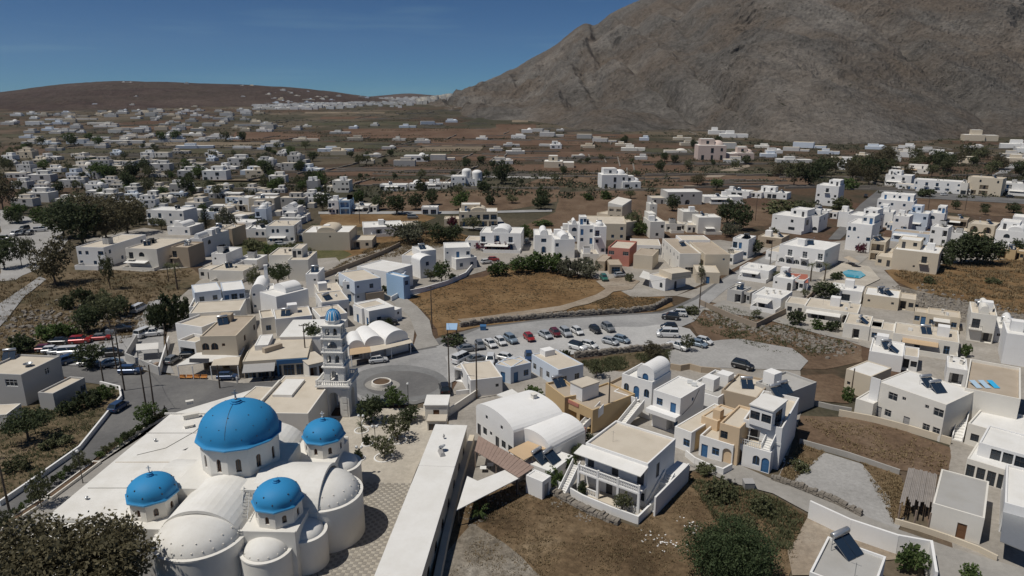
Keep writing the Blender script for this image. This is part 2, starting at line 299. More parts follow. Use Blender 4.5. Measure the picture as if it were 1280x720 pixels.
patch('dirt_track', DIRT, [(745, 352), (780, 346), (800, 352), (790, 362), (762, 366)])
patch('road', ASPH2, [(-30, 410), (0, 380), (30, 360), (50, 346), (58, 350), (30, 372), (10, 398), (-10, 420)])
patch('road', ASPH, [(1075, 256), (1100, 236), (1150, 240), (1290, 250), (1290, 256), (1150, 248), (1110, 246), (1090, 262), (1050, 300), (1035, 300)])
patch('road', ASPH2, [(398, 268), (398, 265), (620, 264), (690, 262), (690, 265), (560, 268)])
patch('road', ASPH2, [(1230, 226), (1262, 206), (1290, 198), (1290, 203), (1268, 210), (1245, 228)])
patch('dirt_track', GRAVEL, [(540, 218), (640, 219), (700, 222), (700, 224), (560, 221)])
patch('dirt_track', DIRT, [(850, 232), (905, 212), (935, 206), (938, 208), (915, 216), (870, 234)])
patch('gravel_lot', GRAVEL, [(560, 276), (590, 270), (625, 272), (635, 282), (600, 288), (565, 284)])
# ------------------------------------------------------------------ hills
def rock_mat(name, cols, tan, sc_=1.0):
    m, N, K, b = node_mat(name); b.inputs['Roughness'].default_value = .95; b.inputs['Specular IOR Level'].default_value = .1
    o = N.new('ShaderNodeTexCoord').outputs['Object']
    n1 = noise_n(N, K, .006 * sc_, 8, o, .62); n2 = noise_n(N, K, .03 * sc_, 8, o, .72); n3 = noise_n(N, K, .14 * sc_, 6, o, .75); n4 = noise_n(N, K, .02 * sc_, 6, o, .7, (1.0, 1.0, 4.0))
    c = ramp(N, K, n2, [(.3, cols[0]), (.5, cols[1]), (.7, cols[2])]); c = mixc(N, K, ramp(N, K, n1, [(.42, 0.0), (.60, .8)]), c, tan); c = mixc(N, K, ramp(N, K, noise_n(N, K, .0035 * sc_, 5, o, .6, (1, 1, .45)), [(.50, 0.0), (.64, .45)]), c, tuple(x * 1.5 for x in cols[2]))
    c = mixc(N, K, ramp(N, K, n4, [(.5, 0.0), (.7, .5)]), c, cols[0])
    c = mixc(N, K, 1.0, c, ramp(N, K, n3, [(.3, .55), (.5, 1.0), (.7, 1.4)]), 'MULTIPLY')
    c = mixc(N, K, ramp(N, K, noise_n(N, K, .09 * sc_, 3, o, .6), [(.66, 0.0), (.70, .8)]), c, (.035, .035, .022))
    K(c, b.inputs['Base Color']); mm = N.new('ShaderNodeMath'); mm.operation = 'ADD'; K(n2, mm.inputs[0]); K(n3, mm.inputs[1]); bump(N, K, b, mm.outputs[0], .9, 9 / sc_)
    return m
def ray_pt(px, py, D):
    a = (px - 640) / FOC; b = (360 - py) / FOC; dy = CP + b * SP; dz = -SP + b * CP
    return Vector((a * D / dy, D, CH + dz * D / dy))
def lerp_list(pts, s):
    t = s * (len(pts) - 1); i = min(int(t), len(pts) - 2); t -= i
    p0 = pts[max(i - 1, 0)]; p1 = pts[i]; p2 = pts[i + 1]; p3 = pts[min(i + 2, len(pts) - 1)]
    return .5 * ((2 * p1) + (p2 - p0) * t + (2 * p0 - 5 * p1 + 4 * p2 - p3) * t * t + (3 * p1 - p0 - 3 * p2 + p3) * t ** 3)
def hillside(name, foot, ridge, back, mat, ns, ntt, amp, seed, prof=1.25, crag=1.0, gull=1.0, spurs=()):
    v = []; f = []; nb = 14
    for i in range(ns + 1):
        s = i / ns; a = lerp_list(foot, s); r = lerp_list(ridge, s); bk = lerp_list(back, s)
        for j in range(ntt + nb + 1):
            if j <= ntt:
                t = j / ntt; p = a.lerp(r, t); p.z = a.z + (r.z - a.z) * (t ** prof); edge = min(1, t * 5) * min(1, .25 + (1.0 - t) * 4)
            else:
                t = (j - ntt) / nb; p = r.lerp(bk, t); edge = .6 * min(1, t * 6)
            q = Vector((p.x * .0042, p.y * .0042, p.z * .006 + seed))
            n1 = noise.fractal(q, 1.0, 2.1, 6); rg = noise.ridged_multi_fractal(Vector((p.x * .0055 + p.z * .004, p.y * .002 - p.z * .003, seed)), .9, 2.2, 5, 1.0, 2.0) - 1.0
            g = noise.fractal(Vector((p.x * .03, p.y * .03, p.z * .04 + seed)), .9, 2.2, 4)
            rg2 = noise.ridged_multi_fractal(Vector((p.x * .017 + p.z * .012, p.y * .007 - p.z * .010, seed + 4)), .8, 2.2, 4, 1.0, 2.0) - 1.0
            # gullies run down the slope, crags cross it at a slant
            gl = abs(noise.noise(Vector((s * 11 + .35 * n1 + t * .7, t * .8, seed + 9)))); gl = (1 - min(1, gl * 4)) * gull
            d = edge * amp * (.45 * n1 + .30 * rg * crag + .10 * rg2 + .07 * g - .42 * gl); sp = 0.0
            for (s0, s1, h_) in spurs:
                u = s - (s0 + (s1 - s0) * min(t, 1)) + .03 * n1 + .012 * g; x_ = max(0.0, min(1.0, (u + .03) / .10)); sp += h_ * x_ * x_ * (3 - 2 * x_) * math.exp(-max(0, u) * 5) * math.sin(math.pi * min(1, max(0, t)) ** .8)
            v.append((p.x - sp * .35, p.y - d * .55 - sp * .9, p.z + d * .75 + sp * .12))
    w_ = ntt + nb + 1
    for i in range(ns):
        for j in range(w_ - 1): a = i * w_ + j; f.append((a, a + w_, a + w_ + 1, a + 1))
    me = bpy.data.meshes.new(name); me.from_pydata(v, [], f); me.materials.append(mat); me.update()
    return ob(name, me, kind='structure')
ROCK = rock_mat('limestone_scree', [(.080, .073, .065), (.140, .127, .112), (.20, .183, .162)], (.158, .125, .096))
EARTH = rock_mat('brown_hill_soil', [(.068, .048, .042), (.098, .068, .058), (.13, .094, .078)], (.115, .090, .070), .5)
def gz(px, py, dz=-3):
    p = GT(px, py); p.z += dz; return p
MT_FOOT = [gz(520, 129), gz(545, 134), gz(578, 147), gz(605, 151), gz(660, 152), gz(715, 161), gz(770, 166), gz(850, 163), gz(935, 172), gz(1010, 180), gz(1100, 180), gz(1200, 174), gz(1290, 172), gz(1400, 172), gz(1620, 174)]
MT_RIDGE = [ray_pt(*a) for a in ((520, 125, 3050), (560, 120, 2900), (602, 103, 2780), (648, 83, 2680), (690, 58, 2580), (726, 32, 2480), (745, 30, 2420), (768, 14, 2380), (798, 1, 2300), (850, -14, 2250), (900, -35, 2200), (1000, -60, 2150), (1120, -75, 2100), (1300, -90, 2050), (1620, -80, 2000))]
MT_BACK = [Vector((p.x + 500, p.y + 1500, 20)) for p in MT_RIDGE]
hillside('mountain', MT_FOOT, MT_RIDGE, MT_BACK, ROCK, 480, 210, 62, 3.3, 1.12, 1.0, 1.0, ((.53, .82, 105), (.33, .55, 45), (.15, .36, 30)))
HL_RIDGE = [ray_pt(*a) for a in ((-420, 150, 3300), (-200, 134, 3300), (-60, 121, 3300), (0, 115, 3250), (60, 107, 3250), (110, 103, 3200), (150, 101.5, 3200), (220, 103, 3200), (330, 107, 3200), (400, 113, 3250), (455, 120, 3300), (500, 127, 3400))]
HL_FOOT = [gz(x, y, -4) for x, y in ((-420, 152), (-200, 148), (-60, 144), (0, 143), (60, 141), (110, 139), (150, 138), (220, 136), (330, 134), (400, 131), (455, 130), (510, 129))]
HILL = hillside('brown_hill', HL_FOOT, HL_RIDGE, [Vector((p.x - 200, p.y + 1500, 0)) for p in HL_RIDGE], EARTH, 200, 70, 24, 8.1, .9, .4, .6)
FH_RIDGE = [ray_pt(*a) for a in ((400, 128, 6000), (450, 122, 6000), (485, 118.5, 6000), (510, 117, 6000), (540, 119, 6000), (580, 124, 6000), (640, 130, 6000))]
hillside('distant_hill', [Vector((p.x, 5000, 20)) for p in FH_RIDGE], FH_RIDGE, [Vector((p.x, 7500, 0)) for p in FH_RIDGE], EARTH, 40, 14, 20, 5.5, .9, .3, .3)
# ------------------------------------------------------------------ houses
OPS = {'w': (1.1, 1.25, .95, 'win'), 'W': (2.3, 1.3, .9, 'win'), 's': (.6, .6, 1.55, 'win'), 'd': (1.0, 2.15, .03, 'door'), 'a': (1.0, 1.5, .8, 'awin'), 'D': (1.15, 2.3, .03, 'adoor'),
       'A': (2.5, 2.5, .12, 'aloggia'), 'P': (4.2, 2.4, .12, 'loggia'), 'p': (2.2, 2.3, .12, 'loggia'), 'g': (2.6, 2.2, .08, 'win'), 'L': (1.9, 1.5, .8, 'awin'), 'b': (1.5, 2.15, .05, 'bal'), 'v': (1.9, 1.2, .9, 'void')}
WCACHE = {}
def arch_pts(x, z, w_, h, n=8):
    r = w_ / 2; sp = max(z + .1, z + h - r); rz = z + h - sp
    return sp, [(x + r - r * math.cos(math.pi * k / n), sp + rz * math.sin(math.pi * k / n)) for k in range(n + 1)]
def window_mesh(kind, w_, h, fr):
    w_ = round(w_ / .1) * .1; h = round(h / .1) * .1; key = (kind, round(w_, 1), round(h, 1), fr.name)
    if key in WCACHE: return WCACHE[key]
    a = MB(); g = MB(); t = .07; arched = kind in ('awin', 'adoor')
    if arched:
        sp, ap = arch_pts(0, 0, w_, h); ip = arch_pts(t, t, w_ - 2 * t, h - 2 * t)[1]; outer = [(0, 0)] + ap + [(w_, 0)]; inner = [(t, t)] + ip + [(w_ - t, t)]
        for k in range(len(outer) - 1):
            a.quad((outer[k][0], .08, outer[k][1]), (outer[k + 1][0], .08, outer[k + 1][1]), (inner[k + 1][0], .08, inner[k + 1][1]), (inner[k][0], .08, inner[k][1]))
            a.quad((inner[k][0], .08, inner[k][1]), (inner[k + 1][0], .08, inner[k + 1][1]), (inner[k + 1][0], .15, inner[k + 1][1]), (inner[k][0], .15, inner[k][1]))
        a.quad((0, .08, 0), (t, .08, t), (w_ - t, .08, t), (w_, .08, 0)); pane = inner
    else:
        for b_ in ((0, w_, 0, t), (0, w_, h - t, h), (0, t, t, h - t), (w_ - t, w_, t, h - t)): a.box(b_[0], b_[1], .08, .14, b_[2], b_[3])
        pane = [(t, t), (t, h - t), (w_ - t, h - t), (w_ - t, t)]
    if kind in ('win', 'awin'):
        for k in range(1, 2 if w_ < 1.7 else 3): c = w_ * k / (2 if w_ < 1.7 else 3); a.box(c - .03, c + .03, .085, .14, t, h - t - (w_ * .02 if arched else 0))
        if not arched and h > 1.0: a.box(t, w_ - t, .09, .135, h * .62, h * .62 + .05)
        g.quad(*[(x, .15, z) for x, z in pane]); r = (a.mesh('window', fr), g.mesh('pane', GLASS))
    else:
        g.quad(*[(x, .13, z) for x, z in pane]); g.box(w_ * .2, w_ * .8, .11, .128, h * .12, h * .45); g.box(w_ * .2, w_ * .8, .11, .128, h * .55, h * .85 if not arched else h * .7)
        r = (a.mesh('door', fr), g.mesh('door_leaf', fr))
    WCACHE[key] = r; return r
class Fr:
    """plan frame of a block: origin at its front left corner on the ground, x along the front, y inwards"""
    def __init__(s, o, ang, L, D): s.o = Vector(o); s.a = ang; s.L = L; s.D = D; s.M = Matrix.Translation(s.o) @ RZ(ang)
def fr_roof(A, B, C, z, z0=0):
    a, b, c = G(*A, z), G(*B, z), G(*C, z); u = (b - a); L_ = u.length; u.normalize(); n = Vector((-u.y, u.x, 0)); D = (c - b).dot(n)
    if D < 0: n = -n; D = -D
    a.z = z0; return Fr(a, math.atan2(u.y, u.x), L_, max(D, 1.5))
def fr_row(x0, x1, yb, D, rot=0.0, far=False, z0=0):
    p = GT((x0 + x1) / 2, yb) if far else G((x0 + x1) / 2, yb, z0); a = R(rot); d = Vector((p.x, p.y, 0)).normalized(); L_ = (x1 - x0) / ppm(p) * d.y / max(.35, abs(math.cos(a) * d.y - math.sin(a) * d.x))
    return Fr(p - Vector((math.cos(a), math.sin(a), 0)) * L_ / 2, a, L_, D)
SIDES = ('front', 'right', 'back', 'left')
class House:
    def __init__(s, name, label, cat='house', group=None): s.args = (name, label, cat); s.group = group; s.e = None
    def root(s, f):
        if s.e is None: s.e = thing(*s.args, loc=f.o, group=s.group); s.inv = Matrix.Translation(-f.o)
        return s.e
    def add(s, name, me, f, M=Matrix(), parent=None, **kw):
        r = s.root(f); return ob(name, me, parent or r, (s.inv @ f.M @ M) if parent is None else M, **kw)
    def ops(s, L_, h, spec, z00=0):
        out = []; rows = spec.split('/'); fh = h / len(rows)
        for i, row in enumerate(rows):
            z = (len(rows) - 1 - i) * fh + z00; n = len(row)
            for k, ch in enumerate(row):
                if ch in OPS:
                    w_, hh, sl_, kind = OPS[ch]; slot = L_ / n; w_ = min(w_, slot * .82); hh = min(hh, fh * .86); sl_ = min(sl_, fh - hh - .15); w_ = round(w_, 1); hh = round(hh, 1)
                    if w_ < .35 or hh < .35: continue
                    out.append((slot * (k + .5) - w_ / 2, z + max(sl_, .03), w_, hh, kind))
        return out
    def box(s, f, h, wall='w', roof='w', front='', right='', left='', back='', par=.35, fc='b', z0=0.0, panes=True, sky=True, ft=0):
        """one block: walls with real openings, parapet, roof slab, windows and doors"""
        s.k = getattr(s, 'k', 0) + 1; h += .006 * s.k
        m = MB(); W = WALLS[wall]; sp = dict(front=front, right=right, left=left, back=back); th = .22; todo = []
        fcs = {'front': ((0, 0), (1, 0), f.L, 0), 'right': ((f.L, 0), (0, 1), f.D, 90), 'back': ((f.L, f.D), (-1, 0), f.L, 180), 'left': ((0, f.D), (0, -1), f.D, 270)}
        for side in SIDES:
            p0, u, Ls, an = fcs[side]; n = (-u[1], u[0])   # inwards
            P = lambda x, z, d=0.0: (p0[0] + u[0] * x + n[0] * d, p0[1] + u[1] * x + n[1] * d, z)
            hp = h - par; op = s.ops(Ls, hp if par > 0 else h - .2, sp[side], z0) if sp[side] else []
            xs = sorted({0, Ls} | {round(x, 4) for o in op for x in (o[0], o[0] + o[2])}); zs = sorted({z0, z0 + h} | {round(z, 4) for o in op for z in (o[1], o[1] + o[3])})
            for i in range(len(xs) - 1):
                for j in range(len(zs) - 1):
                    cx, cz = (xs[i] + xs[i + 1]) / 2, (zs[j] + zs[j + 1]) / 2
                    if any(o[0] < cx < o[0] + o[2] and o[1] < cz < o[1] + o[3] for o in op): continue
                    m.quad(P(xs[i], zs[j]), P(xs[i + 1], zs[j]), P(xs[i + 1], zs[j + 1]), P(xs[i], zs[j + 1]))
            for (x, z, w_, hh, kind) in op:
                dp = 1.7 if 'loggia' in kind else (.9 if kind == 'void' else .2); dp = min(dp, (f.D if an in (0, 180) else f.L) * .7)
                if kind[0] == 'a':
                    spz, ap = arch_pts(x, z, w_, hh); mid = len(ap) // 2
                    m.quad(P(x, z + hh), *[P(*q) for q in ap[:mid + 1][::-1]][0:0], *[P(*q) for q in ap[:mid + 1]]); m.quad(P(x + w_, z + hh), *[P(*q) for q in ap[mid:]])
                    out = [(x, z)] + ap + [(x + w_, z)]
                else: out = [(x, z), (x, z + hh), (x + w_, z + hh), (x + w_, z)]
                for k in range(len(out)):
                    q, r = out[k], out[(k + 1) % len(out)]; m.quad(P(*q), P(*r), P(*r, dp), P(*q, dp))
                if dp > .5: m.quad(*[P(*q, dp) for q in out])
                base = T(P(x, z)[0], P(x, z)[1], z) @ RZ(R(an))
                if 'loggia' in kind:
                    todo.append(('door', window_mesh('door', 1.0, min(2.1, hh - .1), FRAMES[fc]), base @ T(w_ / 2 - .5, dp - .16, .02)))
                elif kind == 'void': pass
                elif kind == 'bal':
                    todo.append(('window', window_mesh('win', w_, hh, FRAMES[fc]), base)); b = MB(); b.box(-.5, w_ + .5, -1.1, -.003, -.2, -.05); todo.append(('balcony', (b.mesh('balcony', W), None), base))
                    b = MB(); b.box(-.5, w_ + .5, -1.08, -1.03, .82, .88)
                    for k in range(9): xx = -.48 + (w_ + .96) * k / 8; b.box(xx - .018, xx + .018, -1.07, -1.035, -.05, .82)
                    todo.append(('railing', (b.mesh('railing', F_DARK if fc != 'w' else F_WHITE), None), base))
                else: todo.append(('door' if 'door' in kind else 'window', window_mesh(kind, w_, hh, FRAMES[fc]), base))
        if par > 0:
            a, b, c = th, h + z0, h + z0 - par
            o4 = [(0, 0), (f.L, 0), (f.L, f.D), (0, f.D)]; i4 = [(a, a), (f.L - a, a), (f.L - a, f.D - a), (a, f.D - a)]
            for k in range(4):
                k2 = (k + 1) % 4; m.quad((*o4[k], b), (*o4[k2], b), (*i4[k2], b), (*i4[k], b)); m.quad((*i4[k], b), (*i4[k2], b), (*i4[k2], c), (*i4[k], c))
            r = MB(); r.box(a, f.L - a, a, f.D - a, c - .15, c)
        else: r = MB(); e = -par; r.box(-e, f.L + e, -e, f.D + e, h + z0 + .002, h + z0 + .18)
        s.add('wall', m.mesh('wall', W), f); s.add('roof', r.mesh('roof', ROOFS[roof]), f)
        for (nm, (fm, pm), M) in todo:
            o = s.add(nm, fm, f, M)
            if pm is not None and (panes or nm == 'door'): ob(pm.name, pm, o)
            elif pm is not None: ob(pm.name, pm, o)
        return s
    def vault(s, f, h, rise, wall='w', axis='v', z0=0.0, front='', right='', left='', fc='b', roofmat=None, over=.0):
        """barrel vault over walls; axis v runs inwards (the front shows the arch), u runs along the front"""
        s.box(f, h, wall, 'w', front, right, left, par=0.02, fc=fc, z0=z0); m = MB(); n = 14; W = roofmat or WALLS[wall]
        w_, l_ = (f.L, f.D) if axis == 'v' else (f.D, f.L)
        pr = [(w_ / 2 - w_ / 2 * math.cos(math.pi * k / n), h + z0 - .05 + rise * math.sin(math.pi * k / n)) for k in range(n + 1)]
        P = (lambda x, y, z: (x, y, z)) if axis == 'v' else (lambda x, y, z: (y, x, z))
        for k in range(n): m.quad(P(pr[k][0], -over, pr[k][1]), P(pr[k + 1][0], -over, pr[k + 1][1]), P(pr[k + 1][0], l_ + over, pr[k + 1][1]), P(pr[k][0], l_ + over, pr[k][1]))
        mr = m.mesh('vault', W, True); o = s.add('vault', mr, f)
        for y in (-over - .003, l_ + over + .003): e = MB(); e.quad(*[P(x, y, z) for x, z in pr]); s.add('gable', e.mesh('gable', WALLS[wall]), f)
        return s
    def dome(s, f, x, y, z, r, h, mat=None, drum=0, n=20):
        m = MB(); m.lathe([(r * math.cos(t), z + drum + h * math.sin(t)) for t in [math.pi / 2 * k / 8 for k in range(9)]], n, c=(x, y))
        s.add('dome', m.mesh('dome', mat or WHITE, True), f)
        if drum: m = MB(); m.lathe([(r, z), (r, z + drum)], n, c=(x, y)); s.add('drum', m.mesh('drum', WHITE, True), f)
        return s
    def slab(s, name, pix, z, th=.12, mat=CANVAS, zs=None):
        """a canopy or terrace sheet given by its corners at height z"""
        p = [G(x, y, (zs[i] if zs else z)) for i, (x, y) in enumerate(pix)]; f = Fr(Vector((p[0].x, p[0].y, 0)), 0, 1, 1); s.root(f); o = s.e.location
        m = MB(); zz = [q.z - o.z for q in p]
        a = sum(p[k].x * p[(k + 1) % len(p)].y - p[(k + 1) % len(p)].x * p[k].y for k in range(len(p)))
        if a < 0: p = p[::-1]; zz = zz[::-1]
        m.prism([(q.x - o.x, q.y - o.y) for q in p], [q - th for q in zz], zz); return ob(name, m.mesh(name, mat), s.e)
    def posts(s, pix, z, r=.09, mat=None, z0=0):
        for x, y in pix:
            p = G(x, y, z); m = MB(); m.box(-r, r, -r, r, z0, z - .1); o = ob('post', m.mesh('post', mat or WHITE), s.e); o.location = (p.x - s.e.location.x, p.y - s.e.location.y, -s.e.location.z)
    def solar(s, px, py, z, rz=0.3, sc_=1.0):
        p = G(px, py, z); o = ob('solar_heater', SOLM['frame'], s.e); o.location = (p.x - s.e.location.x, p.y - s.e.location.y, z - s.e.location.z); o.rotation_euler = (0, 0, rz); o.scale = (sc_,) * 3
        ob('collector_panel', SOLM['panel'], o); ob('water_tank', SOLM['tank'], o); return s
    def solar_f(s, f, x, y, z, rz=0.0):
        o = s.add('solar_heater', SOLM['frame'], f, T(x, y, z) @ RZ(rz)); ob('collector_panel', SOLM['panel'], o); ob('water_tank', SOLM['tank'], o); return s
    def chimney(s, f, x, y, z, h=1.0, w_=.5):
        m = MB(); m.box(-w_ / 2, w_ / 2, -w_ / 2, w_ / 2, 0, h, tap=.04); m.box(-w_ / 2 - .08, w_ / 2 + .08, -w_ / 2 - .08, w_ / 2 + .08, h + .12, h + .2); m.box(-.1, .1, -.1, .1, h, h + .12)
        s.add('chimney', m.mesh('chimney', WARM), f, T(x, y, z)); return s
    def acunit(s, f, x, y, z, rz=0.0):
        s.add('air_conditioner', SOLM['ac'], f, T(x, y, z) @ RZ(rz)); return s
    def clutter(s, f, h, seed=0, n=3):
        rr = random.Random(seed * 13 + 5); kinds = ['solar', 'chim', 'ac', 'hut', 'ant']
        for _ in range(n):
            k = rr.choice(kinds); x = f.L * rr.uniform(.2, .8); y = f.D * rr.uniform(.25, .75); z = h - .35
            if f.L < 4 or f.D < 4: k = 'chim'
            if k == 'solar': s.solar_f(f, x, y, z, rr.choice([.2, .5, -1.2, .9]) - f.a)
            elif k == 'chim': s.chimney(f, x, y, z, rr.uniform(.7, 1.2))
            elif k == 'ac': s.acunit(f, x, y, z, rr.uniform(0, 3))
            elif k == 'ant': s.add('antenna', SOLM['ant'], f, T(x, y, z))
            else: m = MB(); m.box(-1.1, 1.1, -1.1, 1.1, 0, 2.2); s.add('stair_hut', m.mesh('stair_hut', WHITE), f, T(x, y, z))
        return s
    def stairs(s, p0, p1, z0, z1, w_=1.1, n=14, mat=None):
        """open flight from p0 (low) to p1 (high), world plan points"""
        p0, p1 = Vector(p0), Vector(p1); o = s.e.location; d = (p1 - p0); d.z = 0; Ld = d.length; d.normalize(); sd = Vector((-d.y, d.x, 0)) * w_ / 2; m = MB()
        for k in range(n):
            a = p0 + d * Ld * k / n; b = p0 + d * Ld * (k + 1) / n; zt = z0 + (z1 - z0) * (k + 1) / n
            m.prism([((q - o).x, (q - o).y) for q in (a - sd, b - sd, b + sd, a + sd)], max(z0, zt - .6) - o.z if k > 2 else z0 - o.z, zt - o.z)
        ob('stairs', m.mesh('stairs', mat or RWHITE), s.e)
        for sg in (-1, 1):
            q = MB(); e = sd.normalized() * (w_ / 2 + .08) * sg; t = sd.normalized() * .07
            i = [(p0 + e - t - o), (p1 + e - t - o), (p1 + e + t - o), (p0 + e + t - o)]
            q.prism([(k.x, k.y) for k in i], [z0 - o.z, z1 - .8 - o.z, z1 - .8 - o.z, z0 - o.z] if True else 0, [z0 + .95 - o.z, z1 + .85 - o.z, z1 + .85 - o.z, z0 + .95 - o.z]); ob('stair_wall', q.mesh('stair_wall', WHITE), s.e)
        return s
SOLM = {}
def _sol():
    a = MB()
    for x in (-1.0, 1.0): a.tube([(x, -.9, .02), (x, .75, 1.15)], .03, 4); a.tube([(x, .75, 0), (x, .75, 1.3)], .03, 4)
    a.tube([(-1.0, -.9, .03), (1.0, -.9, .03)], .03, 4); a.tube([(-1.0, .75, .6), (1.0, .75, .6)], .03, 4)
    SOLM['frame'] = a.mesh('solar_heater', METAL); b = MB(); n = Vector((0, -.565, .825))
    for x in (-.52, .52):
        P = [Vector((x - .48, -.95, .1)), Vector((x + .48, -.95, .1)), Vector((x + .48, .65, 1.2)), Vector((x - .48, .65, 1.2))]
        b.quad(*P); b.quad(*[p - n * .09 for p in P][::-1])
        for k in range(4): b.quad(P[k], P[k] - n * .09, P[(k + 1) % 4] - n * .09, P[(k + 1) % 4])
    SOLM['panel'] = b.mesh('collector_panel', SOLAR); c = MB(); c.tube([(-1.05, .8, 1.45), (-1.0, .8, 1.45), (1.0, .8, 1.45), (1.05, .8, 1.45)], [.2, .27, .27, .2], 12); SOLM['tank'] = c.mesh('water_tank', TANK, True)
    d = MB(); d.box(-.42, .42, -.16, .16, .08, .68); d.box(-.38, -.3, -.15, .15, 0, .08); d.box(.3, .38, -.15, .15, 0, .08); d.lathe([(.0, 0), (.22, 0)], 10); SOLM['ac'] = d.mesh('air_conditioner', F_WHITE)
    e = MB(); e.tube([(0, 0, 0), (0, 0, 2.3)], .025, 4)
    for k in range(5): e.tube([(-.4 + .06 * k, -.4 + k * .2, 2.15), (.4 - .06 * k, -.4 + k * .2, 2.15)], .012, 3)
    e.tube([(0, -.45, 2.15), (0, .45, 2.15)], .015, 3); SOLM['ant'] = e.mesh('antenna', METAL)
_sol()
# ------------------------------------------------------------------ church
BLUE = plaster('blue_dome_paint', (.035, .255, .52), rough=.6, dirt=.25, stain=(.10, .20, .30)); BLUE_L = plaster('pale_blue_rim_paint', (.13, .38, .62), rough=.6)
DARKV = simple('dark_hole', (.05, .045, .04))
def panel(m, P, Ls, z0, z1, op, dp=.3, inner=None, back=False):
    """wall panel with openings; P(x, z, depth) places it; inner: thickness of a second inner face"""
    xs = sorted({0, Ls} | {round(x, 4) for o in op for x in (o[0], o[0] + o[2])}); zs = sorted({z0, z1} | {round(z, 4) for o in op for z in (o[1], o[1] + o[3])})
    for d in ([0.0] + ([inner] if inner else [])):
        for i in range(len(xs) - 1):
            for j in range(len(zs) - 1):
                cx, cz = (xs[i] + xs[i + 1]) / 2, (zs[j] + zs[j + 1]) / 2
                if any(o[0] < cx < o[0] + o[2] and o[1] < cz < o[1] + o[3] for o in op): continue
                m.quad(P(xs[i], zs[j], d), P(xs[i + 1], zs[j], d), P(xs[i + 1], zs[j + 1], d), P(xs[i], zs[j + 1], d))
        for (x, z, w_, hh) in op:
            spz, ap = arch_pts(x, z, w_, hh); mid = len(ap) // 2
            m.quad(P(x, z + hh, d), *[P(a, b, d) for a, b in ap[:mid + 1]]); m.quad(P(x + w_, z + hh, d), *[P(a, b, d) for a, b in ap[mid:]])
    for (x, z, w_, hh) in op:
        spz, ap = arch_pts(x, z, w_, hh); out = [(x, z)] + ap + [(x + w_, z)]; e = inner or dp
        for k in range(len(out)): q, r = out[k], out[(k + 1) % len(out)]; m.quad(P(*q, 0.0), P(*r, 0.0), P(*r, e), P(*q, e))
def cross(parent, x, y, z, h, mat):
    m = MB(); t = h * .055; m.box(-t, t, -t, t, 0, h); m.box(-h * .3, h * .3, -t * .9, t * .9, h * .62, h * .62 + 2 * t); m.lathe([(.0, h * .22), (h * .12, h * .16), (h * .14, h * .08), (.0, 0)], 8)
    ob('cross', m.mesh('cross', mat), parent, T(x, y, z))
